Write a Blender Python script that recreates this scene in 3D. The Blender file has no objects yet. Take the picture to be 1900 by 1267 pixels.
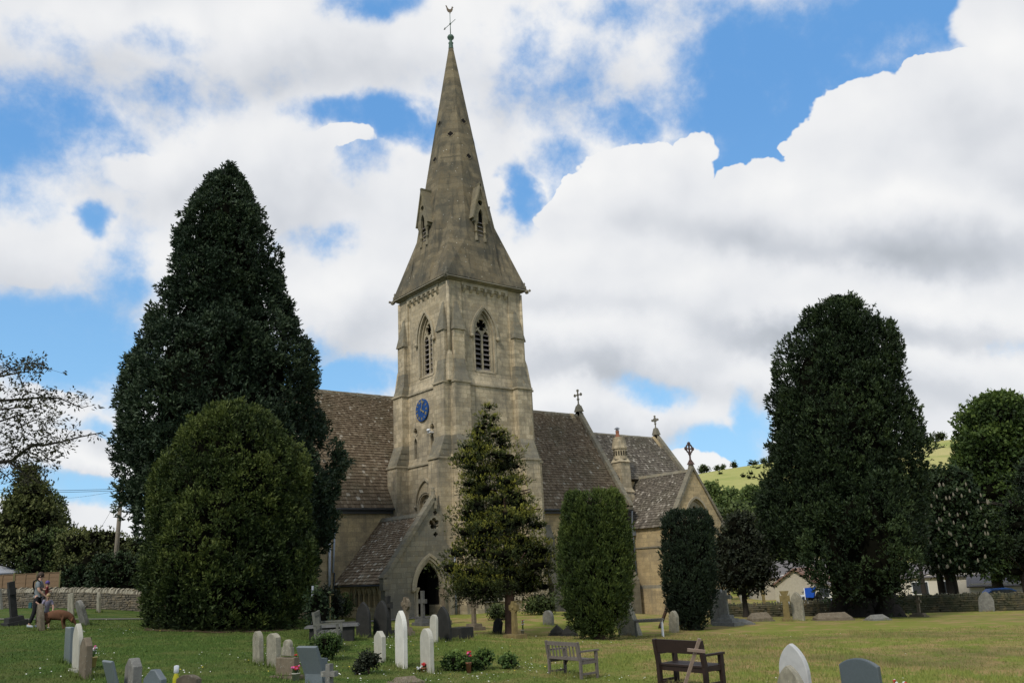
import bpy, math, random
import numpy as np
from mathutils import Vector, Matrix
from mathutils.geometry import tessellate_polygon
random.seed(7)
RNG = np.random.default_rng(7)
scene = bpy.context.scene
COL = scene.collection

# ------------------------------------------------------------------ camera
FPX = 1564.61
TH, RO, YA = [math.radians(a) for a in (14.9635, 2.8160, 51.1622)]
CX, CY = 950.0, 633.5
F0 = np.array([math.cos(YA), math.sin(YA), 0]); R0 = np.array([math.sin(YA), -math.cos(YA), 0]); U0 = np.array([0, 0, 1.])
FW = F0*math.cos(TH) + U0*math.sin(TH); UPV = -F0*math.sin(TH) + U0*math.cos(TH)
RC = R0*math.cos(RO) - UPV*math.sin(RO); UC = R0*math.sin(RO) + UPV*math.cos(RO)
cam = bpy.data.cameras.new('camera'); camo = bpy.data.objects.new('camera', cam); COL.objects.link(camo)
camo.matrix_world = Matrix(((RC[0], UC[0], -FW[0], 0), (RC[1], UC[1], -FW[1], 0), (RC[2], UC[2], -FW[2], 0), (0, 0, 0, 1)))
cam.sensor_width = 36; cam.lens = FPX/1900*36; cam.clip_start = .1; cam.clip_end = 6000
scene.camera = camo

# ------------------------------------------------------------------ light
SUN_AZ = math.radians(248); SUN_EL = math.radians(46)      # azimuth clockwise from north (+Y)
sd = Vector((math.sin(SUN_AZ)*math.cos(SUN_EL), math.cos(SUN_AZ)*math.cos(SUN_EL), math.sin(SUN_EL)))
sun = bpy.data.lights.new('sun', 'SUN'); sun.energy = 2.0; sun.angle = math.radians(9); sun.color = (1, .94, .84)
suno = bpy.data.objects.new('sun', sun); COL.objects.link(suno)
suno.rotation_euler = sd.to_track_quat('Z', 'Y').to_euler(); suno.location = (0, 0, 60)
scene.view_settings.view_transform = 'Standard'; scene.view_settings.look = 'None'
scene.view_settings.exposure = .32; scene.view_settings.gamma = 1
SKY_STRENGTH = .1

# ------------------------------------------------------------------ node helpers
class NT:
    def __init__(s, nt): s.nt = nt
    def n(s, t, **kw):
        nd = s.nt.nodes.new(t)
        for k, v in kw.items():
            if k.startswith('i_'):
                key = k[2:]; key = int(key) if key.isdigit() else key.replace('_', ' ')
                s.set(nd.inputs[key], v)
            else: setattr(nd, k, v)
        return nd
    def set(s, inp, v):
        if hasattr(v, 'is_output') or isinstance(v, bpy.types.NodeSocket): s.nt.links.new(v, inp)
        else: inp.default_value = v
    def m(s, op, a, b=0., c=None, clamp=False):
        nd = s.nt.nodes.new('ShaderNodeMath'); nd.operation = op; nd.use_clamp = clamp
        s.set(nd.inputs[0], a); s.set(nd.inputs[1], b)
        if c is not None: s.set(nd.inputs[2], c)
        return nd.outputs[0]
    def vm(s, op, a, b=(0, 0, 0), out=0):
        nd = s.nt.nodes.new('ShaderNodeVectorMath'); nd.operation = op
        s.set(nd.inputs[0], a)
        if op == 'SCALE': s.set(nd.inputs['Scale'], b)
        else: s.set(nd.inputs[1], b)
        return nd.outputs[1 if op in ('DOT_PRODUCT', 'LENGTH', 'DISTANCE') else 0]
    def mix(s, f, a, b, blend='MIX'):
        nd = s.nt.nodes.new('ShaderNodeMix'); nd.data_type = 'RGBA'; nd.blend_type = blend
        s.set(nd.inputs[0], f)
        for i, v in ((6, a), (7, b)):
            if isinstance(v, tuple) and len(v) == 3: v = v + (1,)
            s.set(nd.inputs[i], v)
        return nd.outputs[2]
    def ss(s, x, a, b, lo=0., hi=1.):
        nd = s.nt.nodes.new('ShaderNodeMapRange'); nd.interpolation_type = 'SMOOTHSTEP'
        s.set(nd.inputs[0], x); s.set(nd.inputs[1], a); s.set(nd.inputs[2], b); s.set(nd.inputs[3], lo); s.set(nd.inputs[4], hi)
        return nd.outputs[0]
    def noise(s, vec, scale, detail=4, rough=.55, dist=0.):
        nd = s.nt.nodes.new('ShaderNodeTexNoise'); s.set(nd.inputs['Vector'], vec); nd.inputs['Scale'].default_value = scale
        nd.inputs['Detail'].default_value = detail; nd.inputs['Roughness'].default_value = rough; nd.inputs['Distortion'].default_value = dist
        return nd.outputs[0]
    def ramp(s, f, stops):
        nd = s.nt.nodes.new('ShaderNodeValToRGB'); s.set(nd.inputs[0], f); cr = nd.color_ramp
        while len(cr.elements) < len(stops): cr.elements.new(.5)
        for e, (p, c) in zip(cr.elements, stops): e.position = p; e.color = tuple(c) + (1,) if len(c) == 3 else c
        return nd.outputs[0]
    def xyz(s, x, y, z):
        nd = s.nt.nodes.new('ShaderNodeCombineXYZ'); s.set(nd.inputs[0], x); s.set(nd.inputs[1], y); s.set(nd.inputs[2], z); return nd.outputs[0]
    def sep(s, v):
        nd = s.nt.nodes.new('ShaderNodeSeparateXYZ'); s.set(nd.inputs[0], v); return nd.outputs

# ------------------------------------------------------------------ sky
def make_world():
    w = bpy.data.worlds.new('World'); scene.world = w; w.use_nodes = True
    nt = w.node_tree; nt.nodes.clear(); N = NT(nt)
    out = N.n('ShaderNodeOutputWorld'); bg = N.n('ShaderNodeBackground'); nt.links.new(bg.outputs[0], out.inputs[0])
    bg.inputs[1].default_value = SKY_STRENGTH
    sky = N.n('ShaderNodeTexSky', sky_type='NISHITA'); sky.sun_disc = False; sky.sun_elevation = SUN_EL; sky.sun_rotation = SUN_AZ
    sky.ozone_density = 2.0; sky.air_density = 1.0; sky.dust_density = .4
    d = N.n('ShaderNodeTexCoord').outputs['Generated']
    z = N.sep(d)[2]
    # the clouds are laid on the sky sphere by direction: a = along the north-east heading, b = across it, c = up
    a = N.vm('DOT_PRODUCT', d, tuple(FW)); b = N.vm('DOT_PRODUCT', d, tuple(RC)); c = N.vm('DOT_PRODUCT', d, tuple(UC))
    front = N.ss(a, .15, .35)
    am = N.m('MAXIMUM', a, .12)
    u0 = N.m('DIVIDE', b, am); v0 = N.m('DIVIDE', c, am)
    warp = N.n('ShaderNodeTexNoise'); N.set(warp.inputs['Vector'], d); warp.inputs['Scale'].default_value = 4.2; warp.inputs['Detail'].default_value = 6; warp.inputs['Roughness'].default_value = .58
    wv = N.sep(N.vm('SUBTRACT', warp.outputs['Color'], (.5, .5, .5)))
    u = N.m('MULTIPLY_ADD', wv[0], .20, u0); v = N.m('MULTIPLY_ADD', wv[1], .15, v0)
    uv = N.xyz(u, v, 0.)
    def blob(px, py, rx, ry, soft=.5, w=1., rot=0, both=False):
        mp = N.n('ShaderNodeMapping', vector_type='TEXTURE'); N.set(mp.inputs['Vector'], uv)
        mp.inputs['Location'].default_value = ((px-CX)/FPX, (CY-py)/FPX, 0); mp.inputs['Rotation'].default_value = (0, 0, math.radians(rot)); mp.inputs['Scale'].default_value = (rx*(1+soft)/FPX, ry*(1+soft)/FPX, 1)
        gr = N.n('ShaderNodeTexGradient', gradient_type='SPHERICAL'); N.set(gr.inputs[0], mp.outputs[0])
        o = N.ss(gr.outputs['Fac'], 0., 2*soft/(1+soft), 0., w)
        return (o, mp.outputs[0]) if both else o
    def total(lst, **k):
        t = None
        for e in lst:
            w_ = e[4] if len(e) > 4 else 1.; sft = e[5] if len(e) > 5 else .5; rot = e[6] if len(e) > 6 else 0
            bl = blob(*e[:4], soft=sft, w=w_, rot=rot)
            t = bl if t is None else N.m('MAXIMUM', t, bl)
        return t
    holes = [(60, 240, 240, 105, .95, .9, 8), (335, 155, 150, 70, .92, .9), (190, 262, 130, 50, .7, .8), (700, 214, 170, 44, 1.05, .8, -8), (590, 190, 80, 34, .8, .8), (935, 345, 34, 70, 1.0, .8),
             (90, 625, 280, 110, 1.1, .75), (225, 520, 80, 150, .8, .8), (168, 374, 46, 42, .95, .7), (655, 688, 160, 40, 1., .7), (660, 4, 130, 40, .85, .8), (800, 245, 80, 40, .75, .8),
             (1480, 130, 330, 175, 1.15, .6, 10), (1680, 50, 150, 100, 1.1, .5, 20), (1350, 262, 190, 72, 1.05, .5, 8), (1240, 20, 230, 80, .8, .9), (1125, 230, 110, 60, .85, .8), (1230, 180, 170, 70, .8, .8),
             (1325, 822, 110, 56, 1.05, .6), (90, 893, 240, 40, 1., .6), (1880, 272, 40, 40, 1.05, .6), (455, 428, 90, 30, .6, .8), (1190, 712, 80, 34, .75, .8), (610, 420, 160, 36, .62, .9), (1400, 790, 44, 80, .85, .7),
             (1120, 110, 330, 150, .54, .9, 10), (930, 160, 160, 110, .50, .9), (1020, 320, 80, 80, .7, .8), (560, 660, 160, 70, .7, .8), (180, 790, 140, 30, .62, .8), (1730, 10, 110, 80, .95, .7), (20, 330, 110, 80, .7, .8), (700, 300, 80, 70, .6, .8), (1850, 620, 90, 26, .55, .8), (240, 60, 260, 50, .5, .9), (520, 130, 160, 50, .52, .9)]
    clear = total(holes)
    # crisp puffs that cut into the blue with hard bright tops
    puffs = [(1180, 320, 150, 66, 1, .22, 6), (1285, 262, 66, 34, .9, .4), (1620, 262, 150, 110, 1, .16, 24), (1800, 210, 180, 110, 1, .2), (1715, 135, 50, 26, 1, .3), (1440, 352, 130, 62, 1, .2), (1060, 385, 110, 70, 1, .2),
             (1850, 60, 100, 80, .7, .5), (300, 720, 60, 26, .5, .6), (1490, 266, 30, 20, .8, .4), (420, 290, 250, 62, .75, .45), (640, 262, 90, 26, .8, .4), (60, 740, 90, 30, .6, .6), (180, 830, 150, 40, .7, .6), (1260, 850, 90, 36, .9, .4), (1490, 800, 60, 40, .8, .4), (60, 480, 110, 70, .6, .5)]
    puff = total(puffs)
    fine = N.noise(d, 9, 8, .62); big = N.noise(d, 2.6, 5, .5)
    # generic cover for the rest of the sky
    gen = N.ss(N.m('MULTIPLY_ADD', fine, .35, N.m('MULTIPLY', big, .65)), .42, .55)
    dens = N.m('SUBTRACT', 1., clear)
    dens = N.m('ADD', dens, N.m('MULTIPLY', N.m('SUBTRACT', fine, .5), 1.9))
    cov = N.ss(dens, -.12, .86)
    cov = N.m('MAXIMUM', cov, N.ss(puff, .3, .6))
    cov = N.m('ADD', N.m('MULTIPLY', cov, front), N.m('MULTIPLY', gen, N.m('SUBTRACT', 1., front)))
    cov = N.m('MULTIPLY', cov, N.ss(z, -.12, -.02))
    # cloud shading: relief towards the sun plus grey bases
    off = tuple(x*.035 for x in (UC*0.8-RC*.55))
    d2 = N.vm('ADD', d, off)
    def fbm(vec): return N.m('MULTIPLY_ADD', N.noise(vec, 3.4, 4, .48, .2), .72, N.m('MULTIPLY', N.noise(vec, 9, 5, .5), .28))
    relief = N.m('SUBTRACT', fbm(d), fbm(d2))
    # individual billows, far ones first: bright crown, grey underside
    bill = [(480, 70, 560, 100, .42), (430, 300, 320, 120, .34), (60, 450, 130, 120, .36), (300, 500, 200, 130, .34), (620, 570, 180, 110, .5), (980, 110, 240, 110, .34), (1160, 370, 240, 115, .32), (1290, 305, 100, 80, .2),
            (1640, 300, 240, 165, .36), (1830, 190, 170, 140, .34), (1450, 390, 210, 105, .5), (1030, 520, 210, 110, .36), (1720, 430, 270, 85, .66), (1330, 570, 280, 90, .56), (1640, 600, 340, 68, .84), (1150, 655, 240, 68, .56),
            (1500, 700, 260, 60, .42), (1820, 690, 200, 70, .44), (290, 770, 170, 60, .36), (140, 862, 160, 36, .66), (1180, 765, 220, 55, .40), (1275, 846, 90, 40, .1)]
    sh = N.m('MULTIPLY', N.ss(big, .3, .7), .4)
    for (px, py, rx, ry, G_) in bill:
        m_, q = blob(px, py, rx, ry, .45, both=True); yy = N.sep(q)[1]
        g_ = N.ss(yy, .42, -.5, 0., G_)
        sh = N.m('MULTIPLY_ADD', m_, N.m('SUBTRACT', g_, sh), sh)
    sh = N.m('ADD', sh, N.m('MULTIPLY', relief, -1.7)); sh = N.m('ADD', sh, N.m('MULTIPLY', N.m('SUBTRACT', fine, .5), .30))
    ccol = N.ramp(N.m('ADD', sh, .12, clamp=True), [(0, (7.7, 7.65, 7.55)), (.3, (6.5, 6.58, 6.75)), (.6, (4.9, 5.1, 5.45)), (1, (3.1, 3.35, 3.65))])
    thin = N.m('MULTIPLY', N.ss(cov, .0, .95), .97)
    horizon = N.ss(z, .52, .05)
    sk = N.mix(.72, sky.outputs[0], N.mix(horizon, (1.15, 3.25, 6.8), (2.5, 5.3, 8.2)))
    N.set(bg.inputs[0], N.mix(thin, sk, ccol))
make_world()
scene.world.cycles.sampling_method = 'MANUAL'; scene.world.cycles.sample_map_resolution = 512

# ------------------------------------------------------------------ terrain
CTRL = [(5.3, 30.76, -1.08, 3), (4.77, 31.16, -1.0, 3), (8.41, 54.68, -0.87, 1), (13.67, 52.41, -1.2, 1), (4.6, 22.21, -1.64, 1), (8.36, 20.58, -1.91, 1), (10.13, 16.98, -1.98, 1), (10.36, 18.32, -1.95, 1),
        (14.06, 15.87, -2.54, 1), (13.87, 12.03, -2.44, 1), (16.81, 11.66, -2.96, 1), (17.17, 10.31, -3.0, 1), (22.61, 24.34, -2.8, 1), (23.17, 29.58, -2.85, 1), (30.33, 26.16, -3.13, 1), (37.59, 25.53, -3.15, 1),
        (55.94, 25.67, -4.07, 1), (54.88, 24.21, -3.86, 1), (44.74, 26.29, -3.4, 1), (10.16, 32.43, -1.81, 1), (4.16, 19.09, -1.61, 1), (24.9, 44.0, -2.45, 2), (27.0, 43.0, -2.45, 2), (30.0, 42.0, -2.5, 1),
        (51.0, 47.0, -4.3, 2), (51.0, 44.0, -4.2, 1), (0, 0, -1.65, 1), (10, -6, -2.2, 1), (-6, 8, -1.3, 1), (20, 49, -2.4, 1), (40, 48, -3.3, 1), (60, 42, -4.6, 1), (70, 20, -4.6, 1), (0, 40, -.9, 1), (57, 40, -4.6, 1)]
CT = np.array(CTRL)
def ground(x, y):
    x = np.asarray(x, float); y = np.asarray(y, float)
    d2 = (x[..., None]-CT[:, 0])**2 + (y[..., None]-CT[:, 1])**2
    w = (np.exp(-d2/2/6.5**2) + 1e-7/(1+d2/400)**2)*CT[:, 3]
    z = (w*CT[:, 2]).sum(-1)/w.sum(-1)
    r = np.hypot(x-25, y-30); far = np.clip((r-55)/80, 0, 1); far = far*far*(3-2*far)
    return z*(1-far) + far*-5.5
def gz(x, y): return float(ground(x, y))
def ray(px, py): return FW + RC*(px-CX)/FPX - UC*(py-CY)/FPX
def hit(px, py):
    r = ray(px, py); t = np.arange(5, 150, .05); P = r[None]*t[:, None]
    g = ground(P[:, 0], P[:, 1]); i = np.argmax(P[:, 2] < g); return Vector(r*t[i]), FPX/t[i]
def at_depth(px, py, dep): return Vector(ray(px, py)*dep)
def on_ground(px, dep):           # ground point under the pixel column px at optical depth dep
    r = ray(px, 1080)*dep; return Vector((r[0], r[1], gz(r[0], r[1])))

# ------------------------------------------------------------------ mesh helpers
ORG = {}
def tag(o, label=None, cat=None, group=None, kind=None):
    if label: o['label'] = label
    if cat: o['category'] = cat
    if group: o['group'] = group
    if kind: o['kind'] = kind
    return o
def thing(name, loc=(0, 0, 0), label=None, cat=None, group=None, rotz=0, rot=None):
    o = bpy.data.objects.new(name, None); COL.objects.link(o); o.location = loc; o.empty_display_size = .3
    o.rotation_euler = rot if rot else (0, 0, rotz); ORG[o.name] = Vector(loc)
    return tag(o, label, cat, group)
def link(name, me, mat, parent=None, label=None):
    if mat: 
        for m_ in (mat if isinstance(mat, (list, tuple)) else [mat]): me.materials.append(m_)
    o = bpy.data.objects.new(name, me); COL.objects.link(o)
    if parent: o.parent = parent
    if label: o['label'] = label
    return o
class MB:
    def __init__(s): s.v = []; s.f = []; s.r = []; s.rv = 0.5; s.sm = []
    def add(s, vs, fs, rv=None, smooth=False):
        b = len(s.v); s.v += [tuple(map(float, p)) for p in vs]
        for f in fs: s.f.append([b+i for i in f]); s.r.append(s.rv if rv is None else rv); s.sm.append(smooth)
        return s
    def box(s, a, b, rv=None):
        x0, y0, z0 = a; x1, y1, z1 = b
        return s.add([(x0, y0, z0), (x1, y0, z0), (x1, y1, z0), (x0, y1, z0), (x0, y0, z1), (x1, y0, z1), (x1, y1, z1), (x0, y1, z1)],
                     [(3, 2, 1, 0), (4, 5, 6, 7), (0, 1, 5, 4), (1, 2, 6, 5), (2, 3, 7, 6), (3, 0, 4, 7)], rv)
    def frus(s, r0, z0, r1, z1):     # rectangles (x0,y0,x1,y1)
        def q(r, z): return [(r[0], r[1], z), (r[2], r[1], z), (r[2], r[3], z), (r[0], r[3], z)]
        return s.add(q(r0, z0)+q(r1, z1), [(3, 2, 1, 0), (4, 5, 6, 7), (0, 1, 5, 4), (1, 2, 6, 5), (2, 3, 7, 6), (3, 0, 4, 7)])
    def obox(s, c, size, M=None, rv=None):
        M = M or Matrix.Identity(3); c = Vector(c); h = Vector(size)/2
        P = [c + M @ Vector((sx*h.x, sy*h.y, sz*h.z)) for sz in (-1, 1) for sx, sy in ((-1, -1), (1, -1), (1, 1), (-1, 1))]
        return s.add(P, [(3, 2, 1, 0), (4, 5, 6, 7), (0, 1, 5, 4), (1, 2, 6, 5), (2, 3, 7, 6), (3, 0, 4, 7)], rv)
    def bar(s, p0, p1, w, t, up=(0, 0, 1), rv=None):
        p0 = Vector(p0); p1 = Vector(p1); d = p1-p0; L = d.length; d.normalize(); up = Vector(up)
        if abs(d.dot(up)) > .99: up = Vector((1, 0, 0))
        sx = d.cross(up).normalized(); u = sx.cross(d)
        return s.obox((p0+p1)/2, (w, L, t), Matrix((sx, d, u)).transposed(), rv)
    def tube(s, pts, rad, n=8, cap=True, smooth=True):
        pts = [Vector(p) for p in pts]; k = len(pts)
        if not hasattr(rad, '__len__'): rad = [rad]*k
        vs = []; prev = None
        for i, p in enumerate(pts):
            d = (pts[min(i+1, k-1)]-pts[max(i-1, 0)]).normalized()
            a = d.orthogonal().normalized() if prev is None else (prev - d*prev.dot(d)).normalized()
            prev = a; b = d.cross(a)
            vs += [p + (a*math.cos(2*math.pi*j/n)+b*math.sin(2*math.pi*j/n))*rad[i] for j in range(n)]
        fs = [(i*n+j, i*n+(j+1) % n, (i+1)*n+(j+1) % n, (i+1)*n+j) for i in range(k-1) for j in range(n)]
        s.add(vs, fs, smooth=smooth)
        if cap: b_ = len(s.v)-k*n; s.f.append([b_+j for j in range(n)][::-1]); s.f.append([b_+(k-1)*n+j for j in range(n)]); s.r += [s.rv]*2; s.sm += [False]*2
        return s
    def ball(s, c, r, n=10, sc=(1, 1, 1), jit=0.):
        c = Vector(c); vs = []; m = n//2+1
        for i in range(m):
            ph = math.pi*i/(m-1)
            for j in range(n):
                t = 2*math.pi*j/n; k = 1+random.uniform(-jit, jit)
                vs.append(c+Vector((math.sin(ph)*math.cos(t)*sc[0], math.sin(ph)*math.sin(t)*sc[1], math.cos(ph)*sc[2]))*r*k)
        s.add(vs, [((i+1)*n+j, (i+1)*n+(j+1) % n, i*n+(j+1) % n, i*n+j) for i in range(m-1) for j in range(n)], smooth=jit == 0)
        return s
    def lathe(s, c, prof, n=12, axis=None, smooth=True):   # prof: (r,z)
        c = Vector(c); vs = [c+Vector((r*math.cos(2*math.pi*j/n), r*math.sin(2*math.pi*j/n), z)) for r, z in prof for j in range(n)]
        return s.add(vs, [(i*n+j, i*n+(j+1) % n, (i+1)*n+(j+1) % n, (i+1)*n+j) for i in range(len(prof)-1) for j in range(n)], smooth=smooth)
    def plate(s, outer, holes, O, U, V, t, back=True, n0=0.):
        """flat plate with real openings: 2-D outline and holes, origin O, axes U,V, thickness t behind the face (normal U x V)"""
        O = Vector(O); U = Vector(U); V = Vector(V); N = U.cross(V).normalized()
        loops = [outer]+list(holes); flat = [p for l in loops for p in l]
        tris = tessellate_polygon([[Vector((p[0], p[1], 0)) for p in l] for l in loops])
        F = [O+U*p[0]+V*p[1]+N*n0 for p in flat]; B = [q-N*t for q in F]; k = len(flat); fs = []
        for a, b, c in tris:
            A, B_, C_ = flat[a], flat[b], flat[c]
            if (B_[0]-A[0])*(C_[1]-A[1])-(B_[1]-A[1])*(C_[0]-A[0]) < 0: b, c = c, b
            fs.append((a, b, c))
            if back: fs.append((k+c, k+b, k+a))
        st = 0
        for li, l in enumerate(loops):
            area = sum(l[i][0]*l[(i+1) % len(l)][1]-l[(i+1) % len(l)][0]*l[i][1] for i in range(len(l)))
            ccw = area > 0
            if li: ccw = not ccw
            for i in range(len(l)):
                a, b = st+i, st+(i+1) % len(l)
                fs.append((a, k+a, k+b, b) if ccw else (b, k+b, k+a, a))
            st += len(l)
        return s.add(F+B, fs)
    def build(s, name, mat, parent=None, local=False, label=None):
        me = bpy.data.meshes.new(name)
        vs = s.v
        if parent is not None and not local:
            o_ = ORG.get(parent.name, Vector((0, 0, 0))); vs = [(p[0]-o_.x, p[1]-o_.y, p[2]-o_.z) for p in vs]
        me.from_pydata(vs, [], s.f)
        at = me.attributes.new('var', 'FLOAT', 'FACE'); at.data.foreach_set('value', s.r)
        me.polygons.foreach_set('use_smooth', s.sm); me.update()
        o = link(name, me, mat, parent, label)
        ORG[o.name] = ORG.get(parent.name, Vector((0, 0, 0))) if parent is not None else Vector((0, 0, 0))
        return o
def build_each(mb, name, mat, parent):
    """one object for each group of touching pieces in mb"""
    par = list(range(len(mb.v)))
    def fd(i):
        while par[i] != i: par[i] = par[par[i]]; i = par[i]
        return i
    for f in mb.f:
        for i in f[1:]: par[fd(i)] = fd(f[0])
    isl = {}
    for k, f in enumerate(mb.f): isl.setdefault(fd(f[0]), []).append(k)
    grp = []
    for fs in isl.values():
        P = np.array([mb.v[i] for k in fs for i in mb.f[k]]); grp.append([P.min(0)-.015, P.max(0)+.015, list(fs)])
    ch = True
    while ch:
        ch = False
        for i in range(len(grp)):
            for j in range(i+1, len(grp)):
                if (grp[i][0] <= grp[j][1]).all() and (grp[j][0] <= grp[i][1]).all():
                    grp[i] = [np.minimum(grp[i][0], grp[j][0]), np.maximum(grp[i][1], grp[j][1]), grp[i][2]+grp[j][2]]; grp.pop(j); ch = True; break
            if ch: break
    out = []
    for g in grp:
        n = MB(); used = {}
        for k in g[2]:
            f = []
            for i in mb.f[k]:
                if i not in used: used[i] = len(n.v); n.v.append(mb.v[i])
                f.append(used[i])
            n.f.append(f); n.r.append(mb.r[k]); n.sm.append(mb.sm[k])
        out.append(n.build(name, mat, parent))
    return out
def solo(o, base, label, cat, group=None, kind=None):
    """turn a world-space mesh object into a thing whose origin is at its base"""
    b = Vector(base); o.data.transform(Matrix.Translation(-b)); o.location = b; ORG[o.name] = b
    return tag(o, label, cat, group, kind)
def arch(cx, z0, w, zs, zt, n=8):     # pointed arch outline, anticlockwise from bottom left
    h = zt-zs; R = (h*h+w*w/4)/w; pts = [(cx-w/2, z0), (cx+w/2, z0)]
    c = cx+w/2-R; a1 = math.atan2(h, cx-c)
    pts += [(c+R*math.cos(a1*i/n), zs+R*math.sin(a1*i/n)) for i in range(n+1)]
    c = cx-w/2+R; a1 = math.atan2(h, cx-c)
    pts += [(c+R*math.cos(a), zs+R*math.sin(a)) for a in [a1+(math.pi-a1)*i/n for i in range(1, n+1)]]
    return pts
def arch_band(cx, w, zs, zt, t, n=10, drop=0.):
    o = arch(cx, zs-drop, w+2*t, zs, zt+t*1.25, n)[2:]; i = arch(cx, zs-drop, w, zs, zt, n)[2:]
    if drop: o = [(o[0][0], zs-drop)]+o+[(o[-1][0], zs-drop)]; i = [(i[0][0], zs-drop)]+i+[(i[-1][0], zs-drop)]
    return o+i[::-1]
def circ(cx, cy, r, n=16, ph=0.): return [(cx+r*math.cos(ph+2*math.pi*i/n), cy+r*math.sin(ph+2*math.pi*i/n)) for i in range(n)]
def foil(cx, cy, r, k=4, ph=0., n=5):   # cusped foil opening
    pts = []
    for i in range(k):
        a = ph+2*math.pi*i/k; ccx, ccy = cx+r*.52*math.cos(a), cy+r*.52*math.sin(a)
        for j in range(n): b = a+(-1+2*j/(n-1))*math.pi*.52; pts.append((ccx+r*.48*math.cos(b), ccy+r*.48*math.sin(b)))
    return pts

# ------------------------------------------------------------------ materials
def newmat(name, rough=.85, spec=.25):
    m = bpy.data.materials.new(name); m.use_nodes = True; N = NT(m.node_tree)
    b = m.node_tree.nodes['Principled BSDF']; b.inputs['Roughness'].default_value = rough; b.inputs['Specular IOR Level'].default_value = spec
    return m, N, b
def bump(N, b, h, strength=.4, dist=.02):
    nd = N.n('ShaderNodeBump'); nd.inputs['Strength'].default_value = strength; nd.inputs['Distance'].default_value = dist
    N.set(nd.inputs['Height'], h); N.set(b.inputs['Normal'], nd.outputs[0])
def plain(name, col, rough=.7, spec=.3, metal=0., var=.12, scale=6):
    m, N, b = newmat(name, rough, spec); b.inputs['Metallic'].default_value = metal
    P = N.n('ShaderNodeTexCoord').outputs['Object']; n = N.noise(P, scale, 5, .6)
    N.set(b.inputs['Base Color'], N.mix(N.m('MULTIPLY', n, 1., clamp=True), tuple(c*(1-var*2) for c in col), tuple(min(1, c*(1+var*2)) for c in col)))
    return m
def masonry(name, c1, c2, mortar, row=.29, bl=.62, grey=(.17, .16, .13), greyamt=.55, streak=.5, lichen=.35, warm=(.42, .30, .14), msize=.012, bumps=.5):
    m, N, b = newmat(name, .92, .15)
    P = N.n('ShaderNodeNewGeometry').outputs['Position']; x, y, z = N.sep(P)
    wob = N.m('MULTIPLY', N.m('SUBTRACT', N.noise(P, 1.3, 3), .5), .05)
    U = N.m('ADD', N.m('ADD', x, y), wob)
    br = N.n('ShaderNodeTexBrick'); N.set(br.inputs['Vector'], N.xyz(U, N.m('ADD', z, wob), 0.))
    br.inputs['Scale'].default_value = 1; br.inputs['Brick Width'].default_value = bl; br.inputs['Row Height'].default_value = row
    br.inputs['Mortar Size'].default_value = msize; br.inputs['Mortar Smooth'].default_value = .6; br.inputs['Bias'].default_value = 0
    br.offset = .45; br.squash = .8; br.squash_frequency = 3
    br.inputs['Color1'].default_value = c1+(1,); br.inputs['Color2'].default_value = c2+(1,); br.inputs['Mortar'].default_value = mortar+(1,)
    col = br.outputs['Color']
    n1 = N.noise(P, .55, 6, .62); n2 = N.noise(P, 3.5, 5, .65); n3 = N.noise(P, 14, 4, .7)
    col = N.mix(N.ss(n2, .45, .8, 0, .45), col, warm)
    n4 = N.noise(N.vm('ADD', P, (7., 3., 11.)), 1.1, 5, .6)
    col = N.mix(N.ss(n1, .40, .66, 0, greyamt), col, grey)
    col = N.mix(N.ss(n4, .52, .68, 0, .5), col, tuple(min(.8, q*1.12) for q in c1))
    st = N.noise(N.vm('MULTIPLY', P, (2.6, 2.6, .22)), 1., 5, .6)
    col = N.mix(N.ss(st, .48, .72, 0, streak), col, tuple(g*.75 for g in grey))
    col = N.mix(N.ss(n3, .3, .75, 0, .35), col, tuple(g*.55 for g in grey))
    vor = N.n('ShaderNodeTexVoronoi'); N.set(vor.inputs['Vector'], P); vor.inputs['Scale'].default_value = 3.2
    spot = N.m('MULTIPLY', N.ss(vor.outputs['Distance'], .16, .07), N.ss(n2, .48, .58))
    col = N.mix(N.m('MULTIPLY', spot, lichen), col, (.55, .53, .45))
    N.set(b.inputs['Base Color'], col)
    bump(N, b, N.m('ADD', N.m('MULTIPLY', br.outputs['Fac'], -1.), N.m('MULTIPLY', n3, .8)), bumps, .015)
    return m
M = {}
M['ashlar'] = masonry('limestone_ashlar', (.66, .55, .37), (.40, .33, .215), (.28, .235, .165), greyamt=.5)
M['ashlar_warm'] = masonry('warm_limestone', (.64, .49, .27), (.45, .345, .19), (.34, .27, .165), greyamt=.4, streak=.35)
M['stone_grey'] = masonry('weathered_limestone', (.30, .27, .195), (.20, .18, .13), (.15, .135, .10), greyamt=.7, lichen=.6)
M['drystone_shaded'] = masonry('shaded_drystone', (.12, .105, .075), (.06, .055, .04), (.015, .015, .01), row=.13, bl=.34, msize=.022, grey=(.05, .06, .03), greyamt=.6, streak=.2, lichen=.4, bumps=1.)  # tree shade over the right wall is put into this stone colour
M['spire'] = masonry('spire_stone', (.25, .205, .13), (.15, .125, .082), (.11, .095, .065), row=.36, bl=.9, grey=(.085, .082, .066), greyamt=.8, streak=.75, lichen=.85, warm=(.19, .125, .05), msize=.008)
M['moulding'] = masonry('moulded_limestone', (.50, .43, .30), (.42, .36, .25), (.3, .26, .18), row=.6, bl=.8, msize=.004, greyamt=.5, bumps=.25)
M['drystone'] = masonry('drystone_rubble', (.20, .17, .125), (.10, .088, .068), (.02, .018, .015), row=.13, bl=.34, msize=.022, greyamt=.5, streak=.2, lichen=.5, bumps=1.)
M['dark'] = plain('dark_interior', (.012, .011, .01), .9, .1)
M['louvre'] = plain('weathered_louvre', (.20, .175, .16), .8)
M['glass'] = plain('old_leaded_glass', (.03, .035, .045), .25, .6)
M['lead'] = plain('lead_grey', (.20, .22, .25), .5, .4)
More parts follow.
